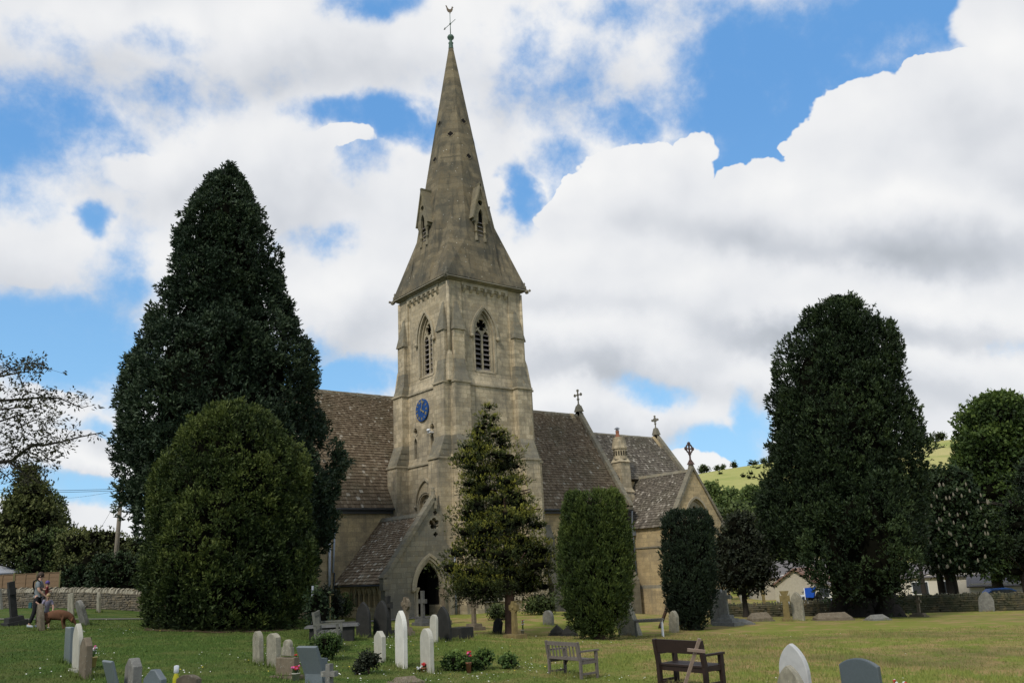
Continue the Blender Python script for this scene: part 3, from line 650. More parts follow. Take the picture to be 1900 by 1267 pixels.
def belfry(f, uc):
    w = MB()
    fplate(w, f, arch_band(uc, BW+.34, BZ, BT+.14, .14, 10), [], 3.07, .14)         # hood mould
    for s in (-1, 1):
        p = fp(f, uc+s*(BW/2+.26), 3.05, BZ-.12); w.ball(p, .15, 8, jit=.12)
    fplate(w, f, arch_band(uc, BW-.02, BZ, BT-.02, .13, 10, drop=BZ-BS0), [], 2.99, .1)   # outer order
    fplate(w, f, arch_band(uc, BW-.24, BZ, BT-.2, .11, 10, drop=BZ-BS0), [], 2.80, .14)
    floft(w, f, uc-BW/2, uc+BW/2, 2.4, 2.99, BS0-.08, uc-BW/2, uc+BW/2, 2.4, 2.62, BS0+.22)   # sloping sill
    win = w.build('belfry_window', M['moulding'], church)
    t = MB(); iw = BW-.26; lw = iw/2-.13
    holes = [arch(uc-iw/4-.005, BS0+.2, lw, BZ-.05, BZ+.42, 6), arch(uc+iw/4+.005, BS0+.2, lw, BZ-.05, BZ+.42, 6), circ(uc, BZ+.82, .40, 20), [(uc-.5, BZ+.5), (uc-.36, BZ+.52), (uc-.44, BZ+.66)], [(uc+.36, BZ+.52), (uc+.5, BZ+.5), (uc+.44, BZ+.66)]]
    fplate(t, f, arch(uc, BS0+.1, iw+.06, BZ, BT-.16, 10), holes, 2.68, .14)
    for k in range(4):      # quatrefoil cusps in the circle
        a = math.pi/4+k*math.pi/2; c = (uc+.30*math.cos(a), BZ+.82+.30*math.sin(a))
        fplate(t, f, [(uc+.41*math.cos(a-.2), BZ+.82+.41*math.sin(a-.2)), (uc+.41*math.cos(a+.2), BZ+.82+.41*math.sin(a+.2)), (uc+.22*math.cos(a), BZ+.82+.22*math.sin(a))][::1], [], 2.67, .1)
    t.build('tracery', M['moulding'], win)
    for s in (-1, 1):
        l = MB(); u = uc+s*(iw/4+.005)
        for k in range(8):
            z = BS0+.24+k*.335; 
            if z > BZ+.2: break
            floft(l, f, u-lw/2, u+lw/2, 2.28, 2.34, z+.20, u-lw/2, u+lw/2, 2.28, 2.34, z+.22)
            P = [fp(f, u-lw/2, 2.66, z), fp(f, u+lw/2, 2.66, z), fp(f, u+lw/2, 2.3, z+.25), fp(f, u-lw/2, 2.3, z+.25)]
            l.add(P+[p-UP*.045 for p in P], [(0, 1, 2, 3), (7, 6, 5, 4), (0, 4, 5, 1), (1, 5, 6, 2), (3, 2, 6, 7), (0, 3, 7, 4)])
        l.build('louvre', M['louvre'], win)
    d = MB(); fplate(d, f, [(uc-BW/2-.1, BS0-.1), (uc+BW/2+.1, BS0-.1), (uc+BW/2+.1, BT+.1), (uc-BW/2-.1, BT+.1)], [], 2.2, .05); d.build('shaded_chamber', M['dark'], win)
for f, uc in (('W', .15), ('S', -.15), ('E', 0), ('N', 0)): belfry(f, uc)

# tower west lancets with foils
for uc, hs in ((-1.07, 0), (.95, .15)):
    w = MB(); fplate(w, 'W', arch_band(uc, .36, 8.18, 8.55, .07, 6, drop=8.18-7.18-hs), [], 3.15, .08)
    fplate(w, 'W', circ(uc, 8.95, .32, 18), [circ(uc, 8.95, .25, 18)], 3.15, .08)
    fplate(w, 'W', [(uc-.12, 9.3), (uc+.12, 9.3), (uc, 9.62)], [], 3.14, .03)
    o = w.build('lancet_window', M['moulding'], church)
    g = MB(); fplate(g, 'W', [(uc-.3, 7.0), (uc+.3, 7.0), (uc+.3, 9.3), (uc-.3, 9.3)], [], 2.86, .04); g.build('pane', M['glass'], o)
b = MB(); fbox(b, 'W', .82, 1.12, 3.12, 3.42, 8.56, 8.66); b.ball(fp('W', .95, 3.42, 8.74), .13, 8, (1, 1.4, .8)); b.build('floodlight', M['white'], church)
# round window under its pointed hood
w = MB(); fplate(w, 'W', arch_band(.15, 2.1, 4.15, 5.62, .14, 12), [], 3.32, .12)
for s in (-1, 1): w.ball(fp('W', .15+s*1.12, 3.3, 4.02), .14, 8, jit=.1)
for r0, r1, n in ((.98, .9, 3.29), (.88, .8, 3.24)): fplate(w, 'W', circ(.15, 3.95, r0, 28), [circ(.15, 3.95, r1, 28)], n, .1)
o = w.build('round_window', M['moulding'], church)
t = MB(); fplate(t, 'W', circ(.15, 3.95, .79, 24), [circ(.15+.46*math.cos(a), 3.95+.46*math.sin(a), .2, 10) for a in [i*math.pi/3+.5 for i in range(6)]]+[circ(.15, 3.95, .17, 10)], 3.02, .1); t.build('tracery', M['moulding'], o)
g = MB(); fplate(g, 'W', circ(.15, 3.95, .85, 20), [], 2.85, .05); g.build('pane', M['glass'], o)

# ---- clock
ck = MB(); fplate(ck, 'W', circ(-.1, 10.25, .74, 40), [], 3.24, .1); clock = ck.build('clock', M['clock_blue'], church)
nm = MB()
def stroke(a, b, w=.028, n=3.262):
    a = Vector((a[0], a[1])); b = Vector((b[0], b[1])); d = (b-a).normalized(); q = Vector((-d.y, d.x))*w/2
    fplate(nm, 'W', [tuple(a-q), tuple(b-q), tuple(b+q), tuple(a+q)], [], n, .02)
ROM = {1: 'I', 2: 'II', 3: 'III', 4: 'IIII', 5: 'V', 6: 'VI', 7: 'VII', 8: 'VIII', 9: 'IX', 10: 'X', 11: 'XI', 12: 'XII'}
for h, s in ROM.items():
    a = math.pi/2-h*math.pi/6; rad = Vector((math.cos(a), math.sin(a))); tan = Vector((math.sin(a), -math.cos(a))); c = Vector((-.1, 10.25))
    wd = {'I': .045, 'V': .085, 'X': .085}; tot = sum(wd[k] for k in s); t = -tot/2
    for k in s:
        m_ = t+wd[k]/2; t += wd[k]; i_, o_ = .49, .66; hw = .03
        if k == 'I': stroke(c+rad*i_+tan*m_, c+rad*o_+tan*m_)
        elif k == 'V': stroke(c+rad*o_+tan*(m_-hw), c+rad*i_+tan*m_); stroke(c+rad*o_+tan*(m_+hw), c+rad*i_+tan*m_, .015)
        else: stroke(c+rad*o_+tan*(m_-hw), c+rad*i_+tan*(m_+hw)); stroke(c+rad*o_+tan*(m_+hw), c+rad*i_+tan*(m_-hw), .015)
build_each(nm, 'numeral', M['gold'], clock)
for ang, L, w0, n in ((math.pi/2-2*math.pi*3/60, .62, .05, 3.29), (math.pi/2-2*math.pi*4.05/12, .40, .075, 3.30)):
    hnd = MB(); r = Vector((math.cos(ang), math.sin(ang))); q = Vector((-r.y, r.x)); c = Vector((-.1, 10.25))
    fplate(hnd, 'W', [tuple(c-r*.12-q*w0*.4), tuple(c+r*L*.7-q*w0*.5), tuple(c+r*L*.78-q*w0*1.1), tuple(c+r*L), tuple(c+r*L*.78+q*w0*1.1), tuple(c+r*L*.7+q*w0*.5), tuple(c-r*.12+q*w0*.4)], [], n, .015)
    hnd.build('hand', M['gold'], clock)

# ---- spire
M['lucarne'] = masonry('lucarne_stone', (.27, .23, .15), (.2, .17, .11), (.15, .13, .09), greyamt=.4, streak=.5, warm=(.25, .2, .07))
AP = 39.6; SL = .157
def octo(z, k=1.): a = SL*(AP-z)/math.cos(math.pi/8)*k; return [Vector((TCX+a*math.cos(math.pi/8+i*math.pi/4), TCY+a*math.sin(math.pi/8+i*math.pi/4), z)) for i in range(8)]
b = MB(); zs = [18.66, 20, 22.5, 26, 30, 34, 38.5]; vs = []
for z in zs: vs += octo(z, 1+.02*math.sin((z-18.66)/20*math.pi))
b.add(vs, [(i*8+j, i*8+(j+1) % 8, (i+1)*8+(j+1) % 8, (i+1)*8+j) for i in range(len(zs)-1) for j in range(8)])
base = octo(18.68)
for k in range(4):
    a = math.pi/4+k*math.pi/2; sx, sy = (1 if math.cos(a) > 0 else -1), (1 if math.sin(a) > 0 else -1)
    corner = Vector((TCX+sx*3.4, TCY+sy*3.4, 18.68)); r = SL*(AP-24.2); apx = Vector((TCX+r*math.cos(a), TCY+r*math.sin(a), 24.2))
    va, vb = base[(2*k) % 8], base[(2*k+1) % 8]
    va = Vector((TCX+sx*3.4, va.y, 18.68)) if abs(va.x-TCX) > abs(va.y-TCY) else Vector((va.x, TCY+sy*3.4, 18.68))
    vb = Vector((TCX+sx*3.4, vb.y, 18.68)) if abs(vb.x-TCX) > abs(vb.y-TCY) else Vector((vb.x, TCY+sy*3.4, 18.68))
    up_a = octo(22.0)[(2*k) % 8]; up_b = octo(22.0)[(2*k+1) % 8]
    b.add([corner, va, up_a, apx], [(0, 1, 2, 3)] if (k % 2 == 2) else [(3, 2, 1, 0)]); b.add([corner, vb, up_b, apx], [(0, 1, 2, 3)])
# eave apron closing each cardinal side
for f in 'WSEN':
    b.add([fp(f, -1.42, 3.4, 18.68), fp(f, 1.42, 3.4, 18.68), fp(f, 1.24, SL*(AP-20.4)+.02, 20.4), fp(f, -1.24, SL*(AP-20.4)+.02, 20.4)], [(0, 1, 2, 3)])
spire = b.build('spire', M['spire'], church)
def wallpt(f, z): return SL*(AP-z)*1.015
def spire_hole(dirn, z, r=.2):
    a = {'W': math.pi, 'S': -math.pi/2, 'E': 0, 'N': math.pi/2, 'SW': -3*math.pi/4, 'SE': -math.pi/4, 'NW': 3*math.pi/4, 'NE': math.pi/4}[dirn]
    Nh = Vector((math.cos(a), math.sin(a), 0)); U = Vector((-math.sin(a), math.cos(a), 0)); V = (UP - Nh*SL).normalized()
    O = Vector((TCX, TCY, 0))+Nh*(SL*(AP-z)*1.025+.02)+UP*z
    m_ = MB(); m_.plate(foil(0, 0, r*1.5, 4, 0), [foil(0, 0, r*1.08, 4, 0)], O, U, V, .12)
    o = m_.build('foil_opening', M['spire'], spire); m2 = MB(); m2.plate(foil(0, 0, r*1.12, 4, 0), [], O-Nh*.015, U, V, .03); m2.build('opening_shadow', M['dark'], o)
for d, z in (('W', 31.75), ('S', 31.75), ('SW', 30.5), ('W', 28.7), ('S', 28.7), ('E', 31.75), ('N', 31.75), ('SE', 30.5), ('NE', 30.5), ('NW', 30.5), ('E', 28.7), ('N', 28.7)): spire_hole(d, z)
def lucarne(f):
    m_ = MB(); n = 2.92; g = .62
    fplate(m_, f, [(-g, 23.15), (-.23, 23.15), (-.23, 23.5)]+[(-.21, 23.75), (-.12, 23.98), (0, 24.14), (.12, 23.98), (.21, 23.75)]+[(.23, 23.5), (.23, 23.15), (g, 23.15), (g, 23.7), (0, 25.95), (-g, 23.7)], [circ(0, 24.6, .2, 14)], n, .2)
    for s in (-1, 1):
        m_.lathe(fp(f, s*.36, n-.12, 21.75), [(.13, 0), (.13, .25), (.09, .3), (.085, .65), (.12, .68), (.12, .74), (.085, .78), (.085, 1.15), (.15, 1.3), (.17, 1.4), (.17, 1.42)], 10)
        P = [fp(f, s*.56, 2.2, 23.3), fp(f, s*.62, n, 23.3)]
        m_.add([fp(f, s*.5, 2.0, 22.9), fp(f, s*.5, n-.06, 23.2), fp(f, s*.5, n-.06, 23.8), fp(f, s*.5, 2.0, 23.8), fp(f, s*.6, 2.0, 22.9), fp(f, s*.6, n-.06, 23.2), fp(f, s*.6, n-.06, 23.8), fp(f, s*.6, 2.0, 23.8)],
                [(0, 1, 2, 3), (7, 6, 5, 4), (0, 4, 5, 1), (1, 5, 6, 2)])
        # roof slab
        e = [fp(f, s*.78, n+.1, 23.35), fp(f, 0, n+.1, 26.12), fp(f, 0, 1.9, 26.12), fp(f, s*.78, 1.9, 23.35)]
        q = [p-FR[f][1]*s*.1-UP*.02 for p in e]
        m_.add(e+q, [(0, 1, 2, 3), (7, 6, 5, 4), (0, 4, 5, 1), (1, 5, 6, 2), (3, 2, 6, 7), (0, 3, 7, 4)])
    o = m_.build('lucarne', M['lucarne'], spire)
    l = MB()
    for k in range(5):
        z = 21.95+k*.3; P = [fp(f, -.2, n-.12, z), fp(f, .2, n-.12, z), fp(f, .2, n-.4, z+.2), fp(f, -.2, n-.4, z+.2)]
        l.add(P+[p-UP*.05 for p in P], [(0, 1, 2, 3), (7, 6, 5, 4), (0, 4, 5, 1)])
    l.build('louvre', M['louvre'], o)
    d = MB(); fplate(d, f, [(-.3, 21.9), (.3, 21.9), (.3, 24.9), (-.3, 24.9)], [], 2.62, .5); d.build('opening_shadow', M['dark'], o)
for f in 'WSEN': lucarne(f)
# ---- weathervane
b = MB(); T0 = Vector((TCX, TCY, 38.5)); b.lathe(T0, [(.2, 0), (.16, .4), (.2, .5), (.12, .62), (.1, .75), (.24, .9), (.27, 1.02), (.2, 1.16), (.05, 1.24), (.035, 1.3)], 14)
b.tube([T0+UP*1.25, T0+UP*3.2], [.035, .022], 8)
vane = b.build('weathervane', M['copper'], church)
b = MB(); dv = Vector((.62, -.55, .75)).normalized(); c = T0+UP*2.2; b.tube([c-dv*.55, c+dv*.55], .022, 6); b.ball(c, .08, 8)
b.add([c-dv*.55+Vector((.05, .05, -.06)), c-dv*.72, c-dv*.55+Vector((-.05, -.05, .06)), c-dv*.5], [(0, 1, 2, 3)]); b.build('arrow', M['copper'], vane)
b = MB(); O = T0+UP*3.15; U = Vector((.78, -.62, 0))
prof = [(-.34, .70), (-.42, .95), (-.30, .92), (-.20, .66), (-.10, .50), (.06, .46), (.16, .56), (.20, .72), (.26, .80), (.30, .72), (.38, .68), (.30, .62), (.30, .44), (.22, .22), (.08, .12), (.05, -.05), (-.04, -.05), (-.05, .12), (-.20, .20), (-.30, .40)]; prof = [(a*.78, b*.78) for a, b in prof]
b.plate(prof, [], O, U, UP, .04); b.build('cockerel', plain('tarnished_gilt', (.11, .08, .05), .6, .3, .2), vane)

# ---- nave
NX0, NX1, NY, NR, NZ, NE_ = 17.0, 50.45, 49.0, 53.8, 12.7, 4.15
b = MB()
b.plate([(NX0, -6.5), (NX1-.1, -6.5), (NX1-.1, 4.05), (NX0, 4.05)], [arch(E_, -.4, 1.5, 1.6, 2.9, 8) for E_ in (39.5, 44.2)], (0, NY-.03, 0), (1, 0, 0), (0, 0, 1), .7)
b.box((NX0+.01, 58.0, -6.5), (NX1, 58.6, 4.05))
gp = [(-9.6, -6.5), (0, -6.5), (0, 4.3), (-4.8, 12.75), (-9.6, 4.3)]
b.plate([(-p[0], p[1]) for p in gp][::-1], [], (NX1-.6, NY+.0, 0), (0, 1, 0), (0, 0, 1), .5)
b.plate([(p[0], p[1]) for p in gp], [], (NX0, NY, 0), (0, -1, 0), (0, 0, 1), .6)
b.box((NX0-.1, NY-.14, -6.5), (NX1+.05, NY+.1, -2.1))
build_each(b, 'nave_wall', M['ashlar_warm'], church)
b = MB(); b.box((35.9, NY-.2, -1.45), (NX1+.06, NY+.1, -1.3)); b.box((35.9, NY-.3, -6), (NX1+.06, NY, -2.9)); build_each(b, 'string_course', M['moulding'], church)
for E_ in (37.4, 41.8, 46.6, 49.9):
    b = MB(); b.box((E_-.4, NY-1.0, -6.5), (E_+.4, NY+.1, -1.4)); b.add([(E_-.4, NY-1, -1.4), (E_+.4, NY-1, -1.4), (E_+.4, NY, .3), (E_-.4, NY, .3), (E_-.4, NY, -1.4), (E_+.4, NY, -1.4)], [(0, 1, 2, 3), (0, 3, 4), (1, 5, 2)])
    b.box((E_-.4, NY-.5, -1.2), (E_+.4, NY+.1, 1.9)); b.add([(E_-.4, NY-.5, 1.9), (E_+.4, NY-.5, 1.9), (E_+.4, NY, 3), (E_-.4, NY, 3), (E_-.4, NY, 1.9), (E_+.4, NY, 1.9)], [(0, 1, 2, 3), (0, 3, 4), (1, 5, 2)])
    b.build('buttress', M['stone_grey'], church)
for E_ in (39.5, 44.2):
    w = MB(); w.plate(arch_band(E_, 1.5, 1.6, 2.9, .14, 8), [], (0, NY-.1, 0), (1, 0, 0), (0, 0, 1), .1); o = w.build('nave_window', M['moulding'], church)
    w = MB(); w.plate([(E_-.85, -.5), (E_+.85, -.5), (E_+.85, 3), (E_-.85, 3)], [], (0, NY+.35, 0), (1, 0, 0), (0, 0, 1), .04); w.build('pane', M['glass'], o)
# roof: deck, slates, ridge
def roof_pair(name, x0, x1, ye, yr, ze, zr, mat, h0=.30, h1=.14, seed=1, yn=None, doN=True):
    b = MB(); V = Vector((0, yr-ye, zr-ze)); L = V.length
    slab(b, (x0, ye, ze), (x1, ye, ze), (x1, yr, zr), (x0, yr, zr), .14)
    slates(b, (x0, ye-.06, ze-.04), (1, 0, 0), V, x1-x0, L+.05, h0, h1, seed)
    if doN: yn = 2*yr-ye; slab(b, (x1, yn, ze), (x0, yn, ze), (x0, yr, zr-.01), (x1, yr, zr-.01), .14)
    o = b.build(name, mat, church); r = MB()
    n = int((x1-x0)/.5)
    for i in range(n):
        a = x0+(x1-x0)*i/n; c = x0+(x1-x0)*(i+1)/n-.012; dz = random.uniform(-.01, .015)
        r.add([(a, yr-.17, zr-.16+dz), (c, yr-.17, zr-.16+dz), (c, yr, zr+.12+dz), (a, yr, zr+.12+dz), (c, yr+.17, zr-.16+dz), (a, yr+.17, zr-.16+dz)], [(0, 1, 2, 3), (3, 2, 4, 5), (0, 3, 5), (1, 4, 2)])
    r.build('ridge', M['stone_grey'], o); return o
roof = roof_pair('nave_roof', NX0, 50.3, 48.62, NR, 4.12, NZ-.1, M['slate'], seed=3)
b = MB(); b.tube([(NX0, 48.5, 4.0), (29.0, 48.5, 4.0)], .075, 8); b.tube([(36.5, 48.5, 4.0), (50.7, 48.5, 4.0)], .075, 8); b.box((NX0, 48.72, 3.75), (28.6, 49.02, 4.02)); b.box((36.5, 48.72, 3.75), (50.4, 49.02, 4.02)); build_each(b, 'gutter', M['pipe_dark'], church)
def coping(y0, z0, y1, z1, x0, x1, t=.22, mat=None, kneel=True):
    b = MB(); V = Vector((0, y1-y0, z1-z0)).normalized(); N_ = Vector((0, -V.z, V.y)) if y1 > y0 else Vector((0, V.z, -V.y))
    n = max(3, int(math.hypot(y1-y0, z1-z0)/.75))
    for i in range(n):
        a = Vector((0, y0+(y1-y0)*i/n, z0+(z1-z0)*i/n)); c = Vector((0, y0+(y1-y0)*(i+1)/n, z0+(z1-z0)*(i+1)/n))-V*.012; e = random.uniform(-.008, .008)
        P = [Vector((x, p.y, p.z))+N_*k for k in (-.38, t*.6+e) for x, p in ((x0, a), (x1, a), (x1, c), (x0, c))]
        b.add(P, [(3, 2, 1, 0), (4, 5, 6, 7), (0, 1, 5, 4), (1, 2, 6, 5), (2, 3, 7, 6), (3, 0, 4, 7)] if y1 > y0 else [(0, 1, 2, 3), (7, 6, 5, 4), (4, 5, 1, 0), (5, 6, 2, 1), (6, 7, 3, 2), (7, 4, 0, 3)])
    if kneel: b.box((x0, min(y0, y0+.5*(1 if y1 > y0 else -1)), z0-.3), (x1, max(y0, y0+.5*(1 if y1 > y0 else -1)), z0+.12))
    return b
c = coping(48.45, 4.3, NR+.02, 13.0, 50.28, 50.72); c2 = coping(2*NR-48.45, 4.3, NR-.02, 13.0, 50.28, 50.72)
c.v += c2.v; k0 = len(c.v)-len(c2.v); c.f += [[i+k0 for i in f] for f in c2.f]; c.r += c2.r; c.sm += c2.sm
c.frus((50.22, 53.45, 50.78, 54.15), 12.95, (50.35, 53.6, 50.65, 54.0), 13.5)
c.build('gable_coping', M['stone_grey'], church)
def gable_cross(x, y, z, h, kind, axis='y', mat=None, parent=church):
    b = MB(); A = Vector((0, 1, 0)) if axis == 'y' else Vector((1, 0, 0)); Nn = Vector((1, 0, 0)) if axis == 'y' else Vector((0, -1, 0)); U = A
    if U.cross(UP).dot(Nn) < 0: U = -U
    O = Vector((x, y, z)); s = h/1.5
    b.frus((x-.2*s, y-.2*s, x+.2*s, y+.2*s), z-.15*s, (x-.1*s, y-.1*s, x+.1*s, y+.1*s), z+.1*s)
    b.lathe((x, y, z+.08*s), [(.1*s, 0), (.14*s, .05*s), (.07*s, .12*s), (.06*s, .42*s), (.1*s, .46*s), (.06*s, .5*s)], 8)
    cy_ = .98*s
    def arm(a, L):
        d = (math.cos(a), math.sin(a)); q = (-d[1], d[0])
        pl = [(d[0]*r_+q[0]*w_, cy_+d[1]*r_+q[1]*w_) for r_, w_ in ((.03*s, -.045*s), (L*.62, -.045*s), (L*.72, -.14*s), (L*.86, -.11*s), (L, -.0*s), (L*.86, .11*s), (L*.72, .14*s), (L*.62, .045*s), (.03*s, .045*s))]
        b.plate(pl, [], O+Nn*.05*s, U, UP, .1*s)
    for k in range(4): arm(k*math.pi/2, .5*s)
    if kind == 'ring': b.plate(circ(0, cy_, .36*s, 24), [circ(0, cy_, .28*s, 24)], O+Nn*.04*s, U, UP, .08*s)
    if kind == 'small_ring': b.plate(circ(0, cy_, .25*s, 20), [circ(0, cy_, .17*s, 20)], O+Nn*.04*s, U, UP, .08*s)
    b.ball((x, y, z+cy_), .1*s, 8)
    return b.build('gable_cross', mat or M['stone_grey'], parent)
gable_cross(50.5, NR, 13.45, 1.55, 'none')

# ---- chancel
b = MB(); b.box((50.5, 50.75, -6.5), (60.2, 51.3, 6.6)); b.box((50.5, 56.3, -6.5), (60.2, 56.85, 6.6))
b.plate([(0, -6.5), (6.1, -6.5), (6.1, 6.9), (3.05, 11.3), (0, 6.9)], [], (60.2, 50.75, 0), (0, 1, 0), (0, 0, 1), .5)
build_each(b, 'chancel_wall', M['ashlar_warm'], church)
roof_pair('chancel_roof', 50.5, 60.15, 50.45, NR, 6.78, 11.1, M['slate_grey'], seed=5)
c = coping(50.35, 6.95, NR+.02, 11.5, 60.1, 60.5); c2 = coping(2*NR-50.35, 6.95, NR-.02, 11.5, 60.1, 60.5)
k0 = len(c.v); c.v += c2.v; c.f += [[i+k0 for i in f] for f in c2.f]; c.r += c2.r; c.sm += c2.sm
c.frus((60.0, 53.5, 60.6, 54.1), 11.45, (60.15, 53.65, 60.45, 53.95), 12.1); c.build('gable_coping', M['stone_grey'], church)
gable_cross(60.3, NR, 12.0, 1.35, 'small_ring')
# ---- vestry
VX0, VX1, VY, VR = 51.0, 56.8, 44.6, 53.9
b = MB()
b.plate([(VY+.5, -7), (50.7, -7), (50.7, 2.6), (VY+.5, 2.6)][::1], [], (VX0, 0, 0), (0, 1, 0), (0, 0, 1), -.5) if False else b.box((VX0, VY+.5, -7), (VX0+.5, 50.74, 2.55))
b.box((VX1-.5, VY+.5, -7), (VX1, 50.74, 2.55))
vw = arch(VR, -.2, 2.5, 3.0, 4.6, 12)
b.plate([(VX0, -7), (VX1, -7), (VX1, 2.75), (VR, 7.0), (VX0, 2.75)], [vw], (0, VY, 0), (1, 0, 0), (0, 0, 1), .5)
b.box((VX0-.1, VY-.1, -7), (VX0+.3, 50.7, -2.1)); b.box((VX0+.301, VY-.1, -7), (VX1+.1, VY+.2, -2.1))
build_each(b, 'vestry_wall', M['ashlar_warm'], church)
b = MB(); b.box((VX0-.07, VY-.07, .95), (VX0+.2, 50.7, 1.07)); b.box((VX0+.201, VY-.07, .95), (VR-1.4, VY+.2, 1.07)); b.frus((VX0-.1, VY-.1, VX0+.3, 50.7), -2.1, (VX0-.01, VY-.01, VX0+.3, 50.7), -1.85); build_each(b, 'string_course', M['stone_grey'], church)
w = MB(); w.plate(arch_band(VR, 2.5, 3.0, 4.6, .16, 12), [], (0, VY-.1, 0), (1, 0, 0), (0, 0, 1), .12); w.plate(arch_band(VR, 2.3, 3.0, 4.45, .1, 12, drop=2.6), [], (0, VY+.1, 0), (1, 0, 0), (0, 0, 1), .1)
o = w.build('vestry_window', M['moulding'], church)
t = MB(); t.plate(arch(VR, -.2, 2.3, 3.0, 4.42, 12), [arch(VR-.75, -.05, .6, 2.1, 2.6, 6), arch(VR, -.05, .6, 2.1, 2.6, 6), arch(VR+.75, -.05, .6, 2.1, 2.6, 6), foil(VR, 3.65, .42, 4), foil(VR-.68, 3.1, .24, 3), foil(VR+.68, 3.1, .24, 3)], (0, VY+.2, 0), (1, 0, 0), (0, 0, 1), .12); t.build('tracery', M['moulding'], o)
t = MB(); t.plate([(VR-1.3, -.3), (VR+1.3, -.3), (VR+1.3, 4.65), (VR-1.3, 4.65)], [], (0, VY+.4, 0), (1, 0, 0), (0, 0, 1), .05); t.build('pane', M['glass'], o)
b = MB(); Vv = Vector((VR-50.82, 0, 6.85-2.55)); L = Vv.length
slab(b, (50.82, 50.7, 2.55), (50.82, VY+.2, 2.55), (VR, VY+.2, 6.85), (VR, 50.7, 6.85), .12)
slates(b, (50.78, 50.9, 2.5), (0, -1, 0), Vv, 50.9-VY-.3, L+.03, .27, .14, 11)
slab(b, (56.98, VY+.2, 2.55), (56.98, 50.7, 2.55), (VR, 50.7, 6.85), (VR, VY+.2, 6.85), .12)
o = b.build('vestry_roof', M['slate_grey'], church)
b = MB(); b.add([(VR-.16, VY+.3, 6.75), (VR, VY+.3, 7.0), (VR+.16, VY+.3, 6.75), (VR-.16, 51.2, 6.75), (VR, 51.2, 7.0), (VR+.16, 51.2, 6.75)], [(0, 1, 4, 3), (1, 2, 5, 4), (0, 2, 1)]); b.build('ridge', M['stone_grey'], o)
def cop_x(x0, z0, x1, z1, y0, y1, t=.2, kneel=True):
    b = MB(); V = Vector((x1-x0, 0, z1-z0)).normalized(); s = 1 if x1 > x0 else -1; N_ = Vector((-V.z, 0, V.x))*s; n = max(3, int(math.hypot(x1-x0, z1-z0)/.7))
    for i in range(n):
        a = Vector((x0+(x1-x0)*i/n, 0, z0+(z1-z0)*i/n)); c_ = Vector((x0+(x1-x0)*(i+1)/n, 0, z0+(z1-z0)*(i+1)/n))-V*.012
        P = [Vector((p.x, y, p.z))+N_*k for k in (-t*.5, t*.5+random.uniform(-.008, .008)) for y, p in ((y0, a), (y1, a), (y1, c_), (y0, c_))]
        b.add(P, [(3, 2, 1, 0), (4, 5, 6, 7), (0, 1, 5, 4), (1, 2, 6, 5), (2, 3, 7, 6), (3, 0, 4, 7)][::1])
    if kneel: b.box((min(x0, x0+s*.4), y0, z0-.32), (max(x0, x0+s*.4), y1, z0+.05))
    return b
def join(a, *bs):
    for c_ in bs: k = len(a.v); a.v += c_.v; a.f += [[i+k for i in f] for f in c_.f]; a.r += c_.r; a.sm += c_.sm
    return a
c = join(cop_x(50.7, 2.65, VR, 7.1, VY-.12, VY+.32), cop_x(57.1, 2.65, VR, 7.1, VY-.121, VY+.321)); c.frus((VR-.2, VY-.1, VR+.2, VY+.3), 6.95, (VR-.12, VY, VR+.12, VY+.2), 7.5); c.build('gable_coping', M['stone_grey'], church)
gable_cross(VR, VY+.1, 7.5, 1.7, 'ring', axis='x', mat=M['iron_red'])
# ---- chimney
b = MB(); CXa, CXb, CYa, CYb = 51.48, 52.58, 50.15, 51.2
b.box((CXa+.02, CYa-.1, 1), (CXb+.12, CYb, 5.62)); b.frus((CXa-.03, CYa-.18, CXb+.2, CYb), 5.62, (CXa, CYa, CXb, CYb), 5.98); b.box((CXa, CYa+.001, 5.98), (CXb-.02, CYb, 8.15))
b.frus((CXa-.08, CYa-.1, CXb+.05, CYb+.1), 8.15, (CXa+.1, CYa+.1, CXb-.15, CYb-.1), 8.5)
cc = ((CXa+CXb)/2-.02, (CYa+CYb)/2, 0)
b.lathe(cc, [(.60, 8.4), (.58, 8.6), (.58, 9.25), (.66, 9.3), (.66, 9.42), (.52, 10.1), (.5, 10.3), (.0, 10.32)], 8, smooth=False)
chim = b.build('chimney', M['ashlar'], church)
b = MB()
for i in range(8):
    for q in (-.12, .12):
        a = math.pi/8+math.pi/8*2*i; Nn = Vector((math.cos(a), math.sin(a), 0)); U = Vector((-math.sin(a), math.cos(a), 0))
        b.plate(arch(q, 8.72, .10, 9.0, 9.14, 3), [], Vector(cc)+Nn*.552, U, UP, .02)
b.build('smoke_slots', M['dark'], chim)
b = MB(); pc = (cc[0]-.22, cc[1]-.1, 10.28); b.lathe(pc, [(.2, 0), (.2, .12), (.16, .16), (.15, .45), (.17, .5), (.17, .55), (.12, .55)], 12); pot = b.build('chimney_pot', M['clay'], chim)
b = MB(); b.lathe(pc, [(.13, .55), (.13, .66), (.16, .66)], 10); b.lathe(pc, [(.26, .74), (.12, .84), (.0, .9)], 10); b.tube([(pc[0]-.1, pc[1], pc[2]+.55), (pc[0]-.1, pc[1], pc[2]+.78)], .015, 4); b.tube([(pc[0]+.1, pc[1], pc[2]+.55), (pc[0]+.1, pc[1], pc[2]+.78)], .015, 4); b.build('cowl', M['lead'], pot)
